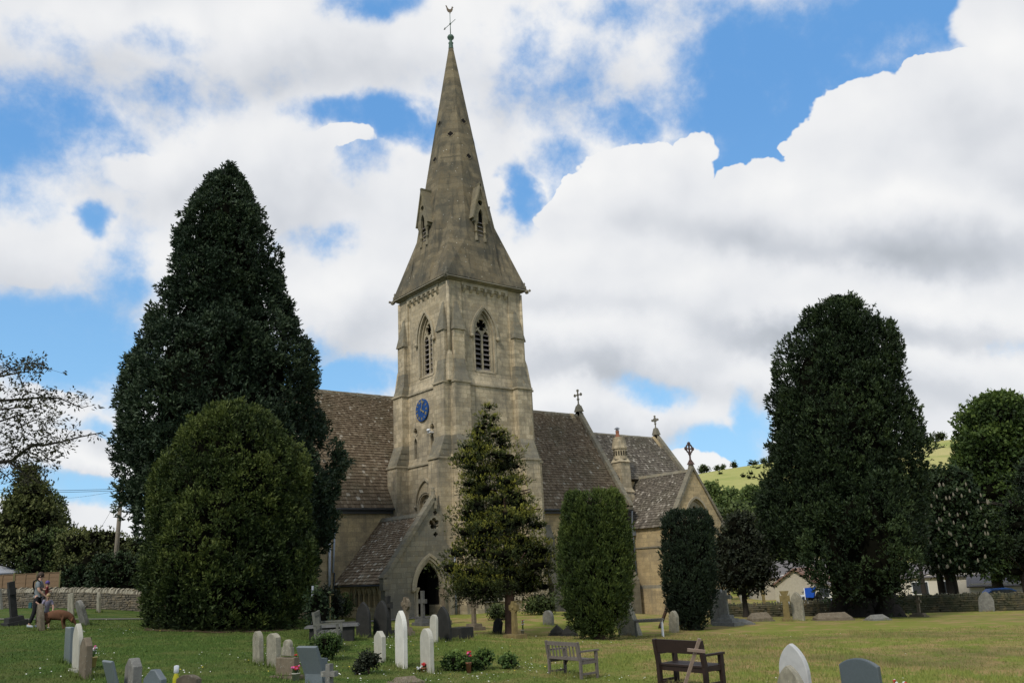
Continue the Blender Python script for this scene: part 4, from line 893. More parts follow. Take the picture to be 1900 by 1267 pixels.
# ---- porch
M['arcade'] = masonry('arcade_stone', (.62, .52, .32), (.52, .42, .24), (.4, .33, .2), row=.5, bl=.7, msize=.004, greyamt=.2, streak=.2)
PY = 43.05
b = MB(); PD = 27.66
dw, dzs, dzt = 1.66, -.95, .52
b.plate([(24.75, -6), (29.3, -6), (29.3, 1.1), (28.72, 1.8), (28.72, 3.25), (28.05, 4.15), (24.75, -.25)], [arch(PD, -2.75, dw+.5, dzs, dzt+.3, 10), foil(28.14, 3.35, .17, 4), foil(28.05, 2.72, .36, 5, math.pi/2), foil(28.14, 2.1, .17, 4)], (0, PY, 0), (1, 0, 0), (0, 0, 1), .45)
ah = [[(q-.0, -1.85), (q+.36, -1.85), (q+.36, -1.1), (q+.18, -.72), (q, -1.1)] for q in []]
ar = [arch(-(44.35+.6*i), -1.85, .46, -1.08, -.72, 6) for i in range(6)]
b2 = MB(); b2.plate([(-48.98, -6), (-PY-.455, -6), (-PY-.455, -.48), (-48.98, -.48)], ar, (24.88, 0, 0), (0, -1, 0), (0, 0, 1), .35)
porch = b.build('porch_wall', M['stone_grey'], church); b2.build('porch_side_wall', M['ashlar_warm'], porch)
b = MB()
for i in range(7):
    y = 44.05+.6*i; b.lathe((24.95, y, -1.87), [(.1, 0), (.1, .06), (.05, .12), (.045, .62), (.08, .72), (.1, .76), (.1, .8)], 8)
for i in range(6): b.plate(arch_band(-(44.35+.6*i), .46, -1.08, -.72, .09, 6), [], (24.84, 0, 0), (0, -1, 0), (0, 0, 1), .1)
for i in range(5): b.plate(arch_band(-(44.65+.6*i), .5, -1.08, -.66, .05, 6), [], (24.80, 0, 0), (0, -1, 0), (0, 0, 1), .05)
b.box((24.76, 43.7, -1.98), (25.0, 48.3, -1.87)); b.box((24.8, 43.5, -6), (24.9, 48.95, -2.02)); b.build('arcade', M['arcade'], porch)
b = MB()
for t, w_, n in ((.14, dw+.55, PY-.09), (.12, dw+.26, PY-.02), (.13, dw, PY+.1)):
    b.plate(arch_band(PD, w_, dzs, dzt+(w_-dw)*.6, t, 12, drop=0. if t == .14 else 1.75), [], (0, n, 0), (1, 0, 0), (0, 0, 1), .14)
for s in (-1, 1):
    b.lathe((PD+s*(dw/2+.1), PY-.02, -2.7), [(.18, 0), (.18, .2), (.12, .28), (.09, .34), (.085, 1.55), (.16, 1.7), (.19, 1.78), (.19, 1.84)], 10); b.ball((PD+s*(dw/2+.36), PY-.12, dzs-.05), .12, 8, jit=.1)
b.box((28.95, PY-.16, -6), (29.25, PY-.001, -.4))
b.box((26.4, PY-.5, -3), (29.0, PY+.3, -2.62)); b.build('doorway', M['moulding'], porch)
b = MB(); b.box((24.95, PY+.4, -6), (29.5, 48.9, -2.66)); b.build('porch_floor', M['stone_grey'], church)
b = MB(); b.box((28.47, PY+.47, -6), (28.57, 44.6, 1.2)); b.box((25.26, PY+.5, -6), (25.30, 48.6, -.55)); b.box((25.3, 48.7, -6), (29.5, 48.9, -.2)); b.box((29.3, PY+.5, -6), (29.4, 48.6, 1.4)); build_each(b, 'porch_shade_panel', M['dark'], church)  # dark panels stand in for the shade inside the porch
b = MB(); Vv = Vector((27.85-24.55, 0, 3.3+.5)); L = Vv.length
slab(b, (24.55, 49.0, -.5), (24.55, PY+.3, -.5), (27.85, PY+.3, 3.3), (27.85, 49.0, 3.3), .1)
slates(b, (24.5, 49.0, -.55), (0, -1, 0), Vv, 49.0-PY-.3, L+.03, .24, .13, 21, w=(.13, .28))
slab(b, (29.55, PY+.3, 1.3), (29.55, 49.0, 1.3), (27.85, 49.0, 3.3), (27.85, PY+.3, 3.3), .1)
o = b.build('porch_roof', M['slate_porch'], church)
b = MB(); b.add([(27.67, PY+.3, 3.2), (27.85, PY+.3, 3.45), (28.03, PY+.3, 3.2), (27.67, 49, 3.2), (27.85, 49, 3.45), (28.03, 49, 3.2)], [(0, 1, 4, 3), (1, 2, 5, 4), (0, 2, 1)]); b.build('ridge', M['stone_grey'], o)
b = MB(); b.tube([(24.5, 49, -.62), (24.5, PY+.3, -.62)], .055, 8); build_each(b, 'gutter', M['pipe_dark'], church)
c = cop_x(24.58, -.3, 28.07, 4.25, PY-.12, PY+.42, .24); c.lathe((28.08, PY+.1, 4.2), [(.2, 0), (.16, .2), (.1, .25), (.13, .45), (.08, .55), (.12, .62), (.0, .7)], 8); c.box((28.04, PY-.12, 3.6), (28.2, PY+.3, 4.25))
c.box((24.5, PY-.16, -.9), (24.95, PY+.3, -.3)); c.box((24.62, PY-.12, -6), (24.86, PY+.35, -.9)); c.build('gable_coping', M['stone_grey'], porch)
# ---- rain pipes
b = MB(); b.tube([(24.55, 48.5, 4.0), (24.55, 48.85, 3.7), (24.5, 48.85, 3.2)], .05, 8); b.tube([(24.5, 48.85, 3.1), (24.4, 48.85, .2)], .065, 8); b.build('downpipe', M['pipe_white'], church)
b = MB(); b.tube([(24.15, 48.83, 1.95), (24.15, 48.83, -.9)], .085, 8); b.build('downpipe', M['pipe_white'], church)
b = MB(); b.tube([(24.5, 48.85, .2), (24.38, 48.85, -2.4)], .05, 8); b.build('downpipe', M['pipe_dark'], church)
b = MB(); b.tube([(50.6, 48.5, 4.0), (50.7, 48.6, 3.6), (50.78, 48.75, 2.6), (50.85, 48.8, 1.8), (50.85, 48.8, -4)], .07, 8); b.box((50.7, 48.6, 2.0), (51.0, 48.85, 2.35)); b.build('downpipe', M['lead'], church)
b = MB(); b.tube([(29.28, PY-.26, 1.0), (29.28, PY-.26, -2.6)], .06, 8); b.box((29.15, PY-.36, -.35), (29.42, PY-.16, -.05)); b.build('downpipe', M['lead'], church)

# ================================================================== GROUND
def lawn_color(N, P):
    x, y, z = N.sep(P)
    n1 = N.noise(P, .16, 4, .6); n2 = N.noise(N.vm('MULTIPLY', P, (1.1, 1.1, 1.1)), .9, 6, .65); n3 = N.noise(P, 6, 5, .7)
    east = N.ss(N.m('ADD', N.m('MULTIPLY', x, .9), N.m('MULTIPLY', y, -.35)), 1.5, 12.)     # the open south-east lawn is drier, with stronger sun mixed into its colour
    g = N.mix(n3, (.030, .060, .010), (.080, .135, .024))
    g = N.mix(N.m('MULTIPLY', east, .8), g, (.25, .265, .055))
    dry = N.m('MULTIPLY', N.ss(N.m('ADD', N.m('MULTIPLY', n2, .6), N.m('MULTIPLY', n1, .4)), .45, .58), N.m('ADD', N.m('MULTIPLY', east, .95), .16))  # dry grass, strongest in the south-east together with the sun mixed in there
    g = N.mix(dry, g, (.33, .24, .105))
    g = N.mix(N.m('MULTIPLY', N.ss(n1, .52, .68), .5), g, (.05, .085, .018))
    g = N.mix(N.ss(n3, .62, .8, 0, .5), g, (.022, .035, .010))
    return g, n3, n2
m, N, b_ = newmat('lawn_grass', .95, .1); P = N.n('ShaderNodeNewGeometry').outputs['Position']
g, n3, n2 = lawn_color(N, P); N.set(b_.inputs['Base Color'], g); bump(N, b_, N.m('ADD', n3, N.noise(P, 30, 3, .7)), .8, .05); M['lawn'] = m
m, N, b_ = newmat('grass_blades', .8, .2); P = N.n('ShaderNodeNewGeometry').outputs['Position']
g, n3, n2 = lawn_color(N, P); v = N.n('ShaderNodeAttribute', attribute_name='var').outputs['Fac']
N.set(b_.inputs['Base Color'], N.mix(N.m('MULTIPLY', v, .9), g, (.14, .19, .045))); M['blades'] = m

def grid_axis():
    a = list(np.arange(-20, 100, 1.)); s = 1.; x = 100.
    while x < 2600: s *= 1.18; a.append(x); x += s
    x = -20.; s = 1.; lo = []
    while x > -1600: s *= 1.2; x -= s; lo.append(x)
    return np.array(lo[::-1]+a)
ax = grid_axis(); ay = grid_axis(); GX, GY = np.meshgrid(ax, ay)
GZ = np.empty_like(GX)
for i in range(len(ay)): GZ[i] = ground(GX[i], GY[i])
nx = len(ax); V = np.stack([GX.ravel(), GY.ravel(), GZ.ravel()], -1)
I = np.arange(len(V)).reshape(GX.shape); F = np.stack([I[:-1, :-1], I[:-1, 1:], I[1:, 1:], I[1:, :-1]], -1).reshape(-1, 4)
go = arr_mesh('ground', V, F, np.zeros(len(F)), M['lawn']); go.data.polygons.foreach_set('use_smooth', [True]*len(F)); tag(go, kind='structure')

# grass blades and daisies near the viewer
rng = np.random.default_rng(3)
def scatter(n, dmin, dmax, lo=-60, hi=1960, pw=1.):
    d = dmin+(dmax-dmin)*rng.uniform(0, 1, n)**pw; px = rng.uniform(lo, hi, n)
    r = FW[None]+RC[None]*((px-CX)/FPX)[:, None]-UC[None]*((1080-CY)/FPX); p = r*d[:, None]; return np.stack([p[:, 0], p[:, 1], ground(p[:, 0], p[:, 1])], -1)
C = scatter(150000, 11, 34); n = len(C); h = rng.uniform(.025, .075, n)*(.7+.6*(SN(.8, seed=4)(C) > .3)); a = rng.uniform(0, 6.28, n); t = np.stack([np.cos(a), np.sin(a), np.zeros(n)], -1)*rng.uniform(.006, .014, n)[:, None]
tip = C+np.stack([rng.normal(0, .02, n), rng.normal(0, .02, n), h], -1)
V = np.stack([C-t-[0, 0, .005], C+t-[0, 0, .005], tip], 1).reshape(-1, 3)
tag(arr_mesh('grass', V, np.arange(3*n).reshape(n, 3), rng.uniform(0, 1, n), M['blades']), 'short mown churchyard grass with longer tufts between the graves', 'grass', kind='stuff')
M['petal'] = plain('daisy_petals', (.75, .75, .68), .6, var=.02); M['buttercup'] = plain('buttercup_petals', (.70, .55, .05), .6, var=.05)
cl = [(180, 1215, .5), (95, 1250, .6), (520, 1225, .9), (470, 1215, .6), (640, 1250, .9), (600, 1235, .8), (780, 1265, 1.0), (720, 1200, .9), (820, 1255, .6), (980, 1238, .5), (960, 1250, .6), (1130, 1262, .4), (1000, 1240, .5), (560, 1205, .6), (340, 1250, .7), (750, 1188, .6), (230, 1170, .7), (1120, 1195, .4)]
pts = []
for px, py, r in cl:
    p, s = hit(px, py); k = int(45*r)
    for _ in range(k): pts.append((p.x+random.gauss(0, r), p.y+random.gauss(0, r)))
for p in scatter(120, 13, 34): pts.append((p[0], p[1]))
b = MB(); b2 = MB()
for i, (x, y) in enumerate(pts):
    z = gz(x, y)+random.uniform(.03, .06); r = random.uniform(.010, .019); tl = random.uniform(-.5, .5)
    (b2 if i % 9 == 0 else b).add([(x+r*math.cos(q), y+r*math.sin(q), z+r*tl*math.sin(q)+.004) for q in [k*math.pi/3 for k in range(6)]]+[(x, y, z-.004)], [(0, 1, 2, 3, 4, 5), (1, 0, 6), (2, 1, 6), (3, 2, 6), (4, 3, 6), (5, 4, 6), (0, 5, 6)])
tag(b.build('daisies', M['petal']), 'small white daisies scattered in drifts through the lawn', 'daisies', kind='stuff')
tag(b2.build('buttercups', M['buttercup']), 'small yellow flowers dotted through the lawn', 'wild flowers', kind='stuff')
# path to the porch
M['path'] = plain('gravel_path', (.16, .15, .13), .95, .1, var=.2, scale=12)
A = [hit(-40, 1149)[0], hit(120, 1149)[0], hit(262, 1149)[0]]; A += [Vector((17, 43.2, 0)), Vector((22, 42.0, 0)), Vector((27.5, 42.2, 0))]
b = MB(); L = []
for i in range(len(A)-1):
    for k in range(8): L.append(A[i].lerp(A[i+1], k/8))
L.append(A[-1]); vs = []
for i, p in enumerate(L):
    d = (L[min(i+1, len(L)-1)]-L[max(i-1, 0)]); d.z = 0; d.normalize(); q = Vector((-d.y, d.x, 0))*.75
    for e in (p-q, p+q): vs.append((e.x, e.y, gz(e.x, e.y)+.035))
b.add(vs, [(2*i, 2*i+2, 2*i+3, 2*i+1) for i in range(len(L)-1)]); 
tag(b.build('path', M['path']), kind='structure')
# leaf litter / bare soil under the dome yew
p0, s0 = hit(420, 1186); c0 = on_ground(412, 28.0)
M['soil'] = plain('bare_soil_and_litter', (.085, .062, .04), .95, .05, var=.35, scale=7)
b = MB(); rg = random.Random(2); nr = 7; vs = []; wob = [rg.uniform(.88, 1.08) for _ in range(48)]
for q in range(nr+1):
    for k in range(48): a = k*math.pi/24; r = 2.4*q/nr*wob[k]; x, y = c0.x+math.cos(a)*r, c0.y+math.sin(a)*r; vs.append((x, y, gz(x, y)+.012))
b.add(vs, [(q*48+k, q*48+(k+1) % 48, (q+1)*48+(k+1) % 48, (q+1)*48+k)[::-1] for q in range(nr) for k in range(48)]); tag(b.build('bare_soil', M['soil']), kind='structure')

# ================================================================== HILL
m, N, b_ = newmat('hill_pasture', .95, .1); P = N.n('ShaderNodeNewGeometry').outputs['Position']
n = N.noise(P, .012, 6, .6); n2 = N.noise(N.vm('MULTIPLY', P, (1, 1, 6)), .05, 5, .65)
c = N.mix(N.ss(n, .42, .6), (.33, .33, .11), (.42, .37, .16)); c = N.mix(N.ss(n2, .5, .72, 0, .6), c, (.20, .25, .06)); N.set(b_.inputs['Base Color'], c); M['hill'] = m  # sunlight on the hill is put into these brighter pasture colours
crest = [(900, 1040), (1100, 960), (1240, 903), (1290, 879), (1350, 869), (1410, 860), (1500, 848), (1600, 835), (1710, 820), (1770, 814), (1900, 800), (2100, 800), (2500, 860), (2900, 980)]
cpx = np.array([c[0] for c in crest]); cpy = np.array([c[1] for c in crest]); cols = np.linspace(900, 2900, 90); T = np.linspace(0, 1.25, 34); V = []
for px in cols:
    r = ray(px, float(np.interp(px, cpx, cpy))); d = r/math.hypot(r[0], r[1]); D1 = 430.; D0 = 190.; zc = d[2]*D1
    for t in T:
        D = D0+(D1-D0)*t; e = min(t, 1); e = e*e*(3-2*e)*.35+e*.65
        z = -7+(zc+7)*e if t <= 1 else zc-(t-1)*30
        V.append((d[0]*D, d[1]*D, z+.8*math.sin(px*.03+t*9)*(t < .9)))
nT = len(T); F = [(i*nT+j, (i+1)*nT+j, (i+1)*nT+j+1, i*nT+j+1) for i in range(len(cols)-1) for j in range(nT-1)]
ho = arr_mesh('hill', V, F, np.zeros(len(F)), M['hill']); ho.data.polygons.foreach_set('use_smooth', [True]*len(F)); tag(ho, kind='structure')
def hill_point(px, t):
    r = ray(px, float(np.interp(px, cpx, cpy))); d = r/math.hypot(r[0], r[1]); zc = d[2]*430.; D = 190+240*t; e = t*t*(3-2*t)*.35+t*.65; return Vector((d[0]*D, d[1]*D, -7+(zc+7)*e))

# ================================================================== TREES
def tree(name, base, label, cat='tree', group=None): return thing(name, base, label, cat, group)
# T1 tall cypress
b1 = on_ground(422, 41.0)
t = tree('cypress_tree', b1, 'tallest dark conifer, a broad cone left of the tower with sky around its tip')
rows = tree_profile(b1, [(303, 419, 424), (315, 408, 440), (350, 375, 466), (395, 345, 492), (430, 322, 504), (480, 318, 522), (530, 302, 536), (570, 294, 552), (620, 276, 560), (660, 240, 576), (700, 226, 583), (750, 218, 588), (800, 214, 600), (850, 208, 614), (900, 228, 623), (950, 250, 625), (1000, 268, 616), (1060, 280, 600), (1110, 300, 590)])
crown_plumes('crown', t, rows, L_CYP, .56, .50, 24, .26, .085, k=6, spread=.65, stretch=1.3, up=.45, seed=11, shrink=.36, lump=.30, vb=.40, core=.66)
trunk(t, b1, 14, .45, .1, M['bark_dark'])
# T2 dome yew
b2 = on_ground(412, 28.2)
t = tree('dome_yew_tree', b2, 'rounded bushy yew with yellowish green foliage in front of the tallest conifer')
rows = tree_profile(b2, [(746, 436, 446), (757, 402, 478), (775, 368, 500), (805, 336, 524), (850, 302, 552), (900, 280, 570), (950, 268, 578), (1010, 256, 582), (1060, 248, 582), (1110, 250, 578), (1150, 262, 562), (1178, 290, 536)])
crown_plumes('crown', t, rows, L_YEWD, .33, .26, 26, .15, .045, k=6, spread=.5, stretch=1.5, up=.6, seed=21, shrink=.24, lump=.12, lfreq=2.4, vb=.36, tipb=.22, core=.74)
for k in range(4): 
    q = b2+Vector((math.cos(k*1.7)*.6, math.sin(k*1.7)*.6, 0)); trunk(t, q, 3.5, .12, .05, M['bark'])
# T3 golden yew in front of the tower
b3 = on_ground(945, 34.0); b3.z = gz(b3.x, b3.y)
t = tree('golden_yew_tree', b3, 'loose golden tipped yew with a bare reddish trunk in front of the tower')
sil = [(756, 900, 914), (785, 885, 930), (820, 860, 955), (850, 845, 960), (900, 852, 975), (930, 850, 985), (965, 850, 1005), (1000, 828, 1022), (1040, 815, 1030), (1075, 815, 1032), (1098, 850, 1025)]
rows = tree_profile(b3, sil); rg = np.random.default_rng(5); bl = []
zz0, zz1 = rows[0, 2], rows[-1, 2]
for i in range(190):
    z = zz0+(zz1-zz0)*rg.uniform(0, 1)**1.1; e = env(rows, np.array([z]))[0]; a = rg.uniform(0, 6.28); r = rg.uniform(.38, .66)*np.clip(e[2]/1.7, .35, 1.15)
    q = max(e[2]-r*.55, 0)*math.sqrt(rg.uniform(.2, 1.08)); bl.append((e[0]+math.cos(a)*q, e[1]+math.sin(a)*q, z+.05, r*1.2, r*1.2, r*.6))
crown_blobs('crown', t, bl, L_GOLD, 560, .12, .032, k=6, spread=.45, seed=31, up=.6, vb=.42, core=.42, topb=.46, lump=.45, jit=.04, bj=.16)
trunk(t, b3, 6.0, .19, .04, M['bark'], limbs=26, seed=4, spread=1.9, flare=1.35)
# T4, T5 columnar yews
b4 = on_ground(1102, 31.0)
t = tree('columnar_yew', b4, 'stout green column-shaped yew with a flat crown, right of the golden yew', group='clipped columnar yews')
rows = tree_profile(b4, [(914, 1075, 1130), (920, 1050, 1148), (940, 1040, 1158), (1000, 1036, 1168), (1060, 1034, 1172), (1110, 1036, 1168), (1150, 1048, 1158), (1180, 1068, 1140), (1190, 1080, 1126)])
crown_plumes('crown', t, rows, L_COL, .22, .13, 20, .14, .032, k=5, spread=.3, stretch=3.2, up=.93, seed=41, shrink=.09, lump=.06, vb=.40, tipb=.14, core=.76, outb=.08)
trunk(t, b4, 2.5, .2, .1, M['bark'])
b5 = on_ground(1280, 37.0)
t = tree('columnar_yew', b5, 'narrow very dark column-shaped yew in front of the vestry gable', group='clipped columnar yews')
rows = tree_profile(b5, [(948, 1262, 1300), (955, 1240, 1318), (975, 1230, 1322), (1040, 1229, 1328), (1100, 1231, 1330), (1140, 1240, 1322), (1165, 1256, 1308), (1172, 1264, 1296)])
crown_plumes('crown', t, rows, L_COLD, .24, .14, 18, .15, .036, k=5, spread=.3, stretch=3.0, up=.93, seed=51, shrink=.08, lump=.06, vb=.36, core=.76, outb=.07)
trunk(t, b5, 2.5, .2, .1, M['bark_dark'])
# T6 big dark yew/conifer at right
b6 = on_ground(1572, 46.0)
t = tree('spreading_conifer', b6, 'huge dark multi-lobed conifer standing alone on the right with bare trunks at its foot')
rows = tree_profile(b6, [(555, 1548, 1566), (563, 1532, 1580), (578, 1520, 1606), (600, 1482, 1622), (620, 1468, 1645), (652, 1455, 1675), (704, 1440, 1688), (757, 1428, 1694), (810, 1419, 1706), (863, 1412, 1717), (942, 1408, 1726), (994, 1414, 1722), (1026, 1428, 1718), (1048, 1450, 1710)])
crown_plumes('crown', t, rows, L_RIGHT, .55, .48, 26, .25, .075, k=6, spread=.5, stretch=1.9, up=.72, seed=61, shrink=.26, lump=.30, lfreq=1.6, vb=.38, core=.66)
b6b = on_ground(1612, 43.0)
rows = tree_profile(b6b, [(880, 1570, 1640), (910, 1530, 1680), (960, 1506, 1702), (1010, 1500, 1708), (1060, 1506, 1708), (1100, 1530, 1704), (1116, 1560, 1690)])
crown_plumes('skirt', t, rows, L_RIGHT, .60, .45, 22, .24, .072, k=6, spread=.5, stretch=1.8, up=.7, seed=62, shrink=.12, lump=.3, vb=.44, core=.68)
for px, dp, h, r in ((1560, 46.5, 9, .5), (1590, 45, 8, .42), (1640, 44.6, 6, .45), (1615, 47, 6, .35)):
    trunk(t, on_ground(px, dp), h, r, .1, M['bark_dark'], lean=(random.uniform(-.08, .08), random.uniform(-.08, .08)), flare=1.9)
# T9 dark bush tree right of the dark column
def blob_tree(name, label, px, dep, sil, mat, nb, rmin, rmax, per, L, W, seed, trunk_r=.15, th=3., cat='tree', group=None, up=.3, vb=.4, topb=.25, core=.72, k=4, spread=.9, limbs=4, flat=.8, ntr=1, lump=.15):
    b = on_ground(px, dep); t = tree(name, b, label, cat, group); bl = crown_fill(b, sil, nb, rmin, rmax, seed, flat)
    crown_blobs('crown', t, bl, mat, per, L, W, k=k, spread=spread, seed=seed, up=up, vb=vb, core=core*.82, topb=topb, lump=lump)
    if trunk_r:
        for i in range(ntr): trunk(t, b+Vector((random.uniform(-.5, .5), random.uniform(-.5, .5), 0))*(ntr > 1), th, trunk_r, trunk_r*.4, M['bark_dark'], limbs=limbs, seed=seed+i, spread=th*.5)
    return t
blob_tree('dark_shrub_tree', 'low dark brownish shrub tree between the dark columnar yew and the huge conifer', 1378, 47, [(958, 1350, 1396), (985, 1328, 1415), (1020, 1318, 1430), (1060, 1318, 1442), (1080, 1325, 1446), (1092, 1345, 1430)], L_PURP, 90, .8, 1.5, 110, .24, .10, 71, .14, 3)
# right background
blob_tree('flowering_chestnut_tree', 'dark chestnut with pale flower candles over the wall, right of the huge conifer', 1752, 58, [(872, 1735, 1790), (900, 1715, 1815), (950, 1700, 1838), (1000, 1698, 1850), (1030, 1700, 1855), (1050, 1712, 1850)], L_CHEST, 80, .9, 1.8, 60, .34, .16, 72, .22, 6, ntr=3, limbs=6)
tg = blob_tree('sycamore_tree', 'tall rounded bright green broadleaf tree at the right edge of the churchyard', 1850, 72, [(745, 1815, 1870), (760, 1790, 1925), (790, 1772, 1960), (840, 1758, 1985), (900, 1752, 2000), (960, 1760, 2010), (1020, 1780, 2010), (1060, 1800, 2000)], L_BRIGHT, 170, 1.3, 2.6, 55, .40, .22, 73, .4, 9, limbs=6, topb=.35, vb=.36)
blob_tree('cedar_tree', 'dark drooping conifer overhanging the wall at the far right edge', 1905, 56, [(850, 1885, 1950), (890, 1860, 1990), (950, 1845, 2010), (1010, 1838, 2010), (1050, 1850, 2010), (1070, 1870, 2000)], L_RIGHT, 80, .8, 1.6, 75, .30, .08, 74, .3, 7, flat=.45, topb=.3)
# chestnut candles
b = MB(); rg = random.Random(8); tb = on_ground(1752, 58)
for i in range(60):
    px, py = rg.uniform(1715, 1835), rg.uniform(900, 1060); p = at_depth(px, py, 55.3+rg.uniform(-.8, .8)); b.lathe(p, [(.05, 0), (.07, .08), (.03, .22), (0, .26)], 5)
o = b.build('blossom', plain('chestnut_blossom', (.16, .145, .105), .8)); cht = [o2 for o2 in COL.objects if o2.name.startswith('flowering_chestnut')][0]; o.parent = cht; o.data.transform(Matrix.Translation(-Vector(cht.location)))
blob_tree('holly_tree', 'dark round bush seen in the gap between the huge conifer and the sycamore', 1712, 75, [(868, 1715, 1745), (890, 1700, 1765), (930, 1695, 1775), (1000, 1700, 1780), (1050, 1710, 1775)], L_CHEST, 50, .9, 1.7, 55, .34, .16, 75, .2, 4)
# sunlit wood at the foot of the hill
rg = np.random.default_rng(9)
wood = [('pale green bushy tree at the hill foot, directly right of the vestry gable', 1318, 120, (898, 1290, 1345)), ('bright green tree at the hill foot beside the huge conifer', 1395, 128, (905, 1362, 1425)), ('yellow green tree at the hill foot, between two greener crowns', 1352, 140, (912, 1325, 1385)),
        ('lower green tree just behind the dark shrub tree', 1372, 100, (940, 1340, 1405)), ('dark hollow-looking tree tucked behind the vestry corner', 1322, 90, (945, 1300, 1345)), ('green tree at the hill foot hidden mostly by the huge conifer', 1440, 130, (900, 1408, 1478))]
for i, (lb, px, dp, (ty, xl, xr)) in enumerate(wood):
    m_ = (xl+xr)/2; w_ = (xr-xl)/2
    blob_tree('hillside_tree', lb, px, dp, [(ty, m_-w_*.3, m_+w_*.3), (ty+15, m_-w_*.75, m_+w_*.75), (ty+45, m_-w_, m_+w_), (1010, m_-w_*1.05, m_+w_*1.05), (1050, m_-w_*.8, m_+w_*.8)], L_WOOD if i in (0, 1, 2, 5) else L_HEDGE, 60, 1.3, 2.6, 22, .6, .34, 80+i, .25, 6, group='trees at the foot of the hill', limbs=0, vb=.5 if i < 3 else .4)
# small trees on the crest
ct = [(1258, 10, 10, 'large crown poking above the church roof end'), (1307, 15, 14, 'widest of the row'), (1331, 7, 10, 'small pointed one'), (1341, 6, 9, 'small round one touching the pointed one'), (1363, 9, 12, 'round one standing alone'), (1398, 10, 7, 'low wide one'), (1417, 10, 8, 'one touching the huge conifer'), (1746, 14, 16, 'reddish one beside the sycamore'), (1727, 6, 6, 'tiny one right of the huge conifer')]
for i, (px, w_, h_, ds) in enumerate(ct):
    base = hill_point(px, .985); s = FPX/float(np.dot(np.array(base), FW)); rr = w_/s/1.9; hh = h_/s*1.1
    t = tree('crest_tree', base, 'far tree on the skyline of the hill, '+ds, group='small trees along the hill crest'); q = np.random.default_rng(i+200)
    bl = [(base.x+q.normal(0, rr*.45), base.y+q.normal(0, rr*.45), base.z+hh*q.uniform(.1, .62), rr*.6, rr*.6, max(hh*.3, rr*.5)) for _ in range(9)]
    crown_blobs('crown', t, bl, L_HEDGE, 14, .9, .5, k=3, seed=300+i, core=.75); mb = MB(); mb.tube([base-Vector((0, 0, 1)), base+Vector((0, 0, hh*.5))], .25, 6); mb.build('trunk', M['bark_dark'], t)
# gorse scrub on the slope
q = np.random.default_rng(12); bl = []
for _ in range(18):
    px = q.choice([q.uniform(1300, 1412), q.uniform(1712, 1770)]); p = hill_point(px, q.uniform(.72, .93)); r = q.uniform(.4, .9); bl.append((p.x, p.y, p.z-r*.1, r*1.5, r*1.5, r*.8))
o = crown_blobs('scrub', None, bl, L_HEDGE, 8, .8, .5, k=3, seed=400, core=.8); tag(o, 'low dark gorse scrub scattered along the upper hillside', 'scrub', kind='stuff')

# left background
blob_tree('pyramid_conifer', 'dark pointed conifer beyond the left wall under the overhanging branches', 52, 66, [(868, 44, 60), (890, 28, 82), (920, 10, 105), (960, -12, 125), (1000, -25, 135), (1040, -30, 135)], L_OLIVE, 110, .9, 1.7, 60, .36, .14, 90, .25, 7, flat=.6, vb=.42)
blob_tree('ash_tree', 'airy grey green tree against the sky left of the leaning pole', 112, 72, [(915, 85, 115), (940, 72, 128), (975, 65, 140), (1010, 60, 150), (1040, 70, 140)], L_HEDGE, 60, .8, 1.5, 42, .30, .15, 91, .2, 6, core=.4)
for i, (px, top, w_, lb) in enumerate(((148, 928, 20, 'leftmost of the thin half-bare trees'), (178, 922, 22, 'middle thin half-bare tree'), (205, 930, 18, 'thin half-bare tree next to the leaning pole'), (240, 932, 20, 'thin half-bare tree behind the dome yew edge'))):
    bs = on_ground(px, 85); t = tree('thin_tree', bs, lb+', against the sky on the left', group='thin half-bare trees'); mb = MB(); s = 85/FPX; H = (1050-top)*s
    rr = random.Random(i+40); tw = []
    mb.tube([bs-Vector((0, 0, .5)), bs+Vector((0, 0, H*.5)), bs+Vector((rr.uniform(-.3, .3), 0, H))], [.12, .08, .02], 5)
    for k in range(46):
        z = rr.uniform(.45, 1.)*H; a = rr.uniform(0, 6.28); l = rr.uniform(.5, 1.3)*(1.25-z/H*.6); p = bs+Vector((0, 0, z)); e = p+Vector((math.cos(a)*l, math.sin(a)*l, l*.7)); mb.tube([p, e], [.03, .012], 4, cap=False); tw.append(e); tw.append(p.lerp(e, .6))
    mb.build('trunk', M['bark_dark'], t); tw = np.repeat(np.array([tuple(v) for v in tw]), 10, 0)+np.random.default_rng(i).normal(0, .24, (len(tw)*10, 3))
    V, F, v = leaf_quads(tw, np.random.default_rng(i).normal(size=tw.shape), .2, .12, np.full(len(tw), .5), np.random.default_rng(i)); arr_mesh('crown', V, F, v, L_HEDGE, t)
shr = [('olive_bush', 'broad olive green bush behind the wall at mid left', 170, 63, [(985, 150, 200), (1000, 110, 240), (1025, 95, 262), (1060, 90, 270), (1095, 95, 268)], L_OLIVE, 90),
       ('dark_bush', 'dark bush mass right of the pyramid conifer above the fence', 95, 64, [(985, 70, 120), (1000, 45, 140), (1040, 30, 150), (1075, 30, 150)], L_HEDGE, 60),
       ('dark_bush', 'dark bush mass at the left edge above the pale tent', 5, 66, [(960, -20, 30), (990, -40, 50), (1040, -50, 60), (1075, -50, 60)], L_PURP, 60),
       ('laurel_bush', 'dark glossy bush overhanging the wall next to the dome yew', 215, 58, [(1030, 185, 240), (1045, 165, 262), (1075, 158, 275), (1105, 165, 280)], L_CHEST, 60),
       ('dark_bush', 'dark bush overhanging the wall end beside the orange fence', 140, 60, [(1055, 125, 160), (1075, 112, 170), (1105, 115, 175)], L_CHEST, 40),
       ('grey_bush', 'greyish bush filling the gap behind the leaning pole', 235, 70, [(1000, 215, 262), (1015, 200, 275), (1045, 200, 280)], L_HEDGE, 50)]
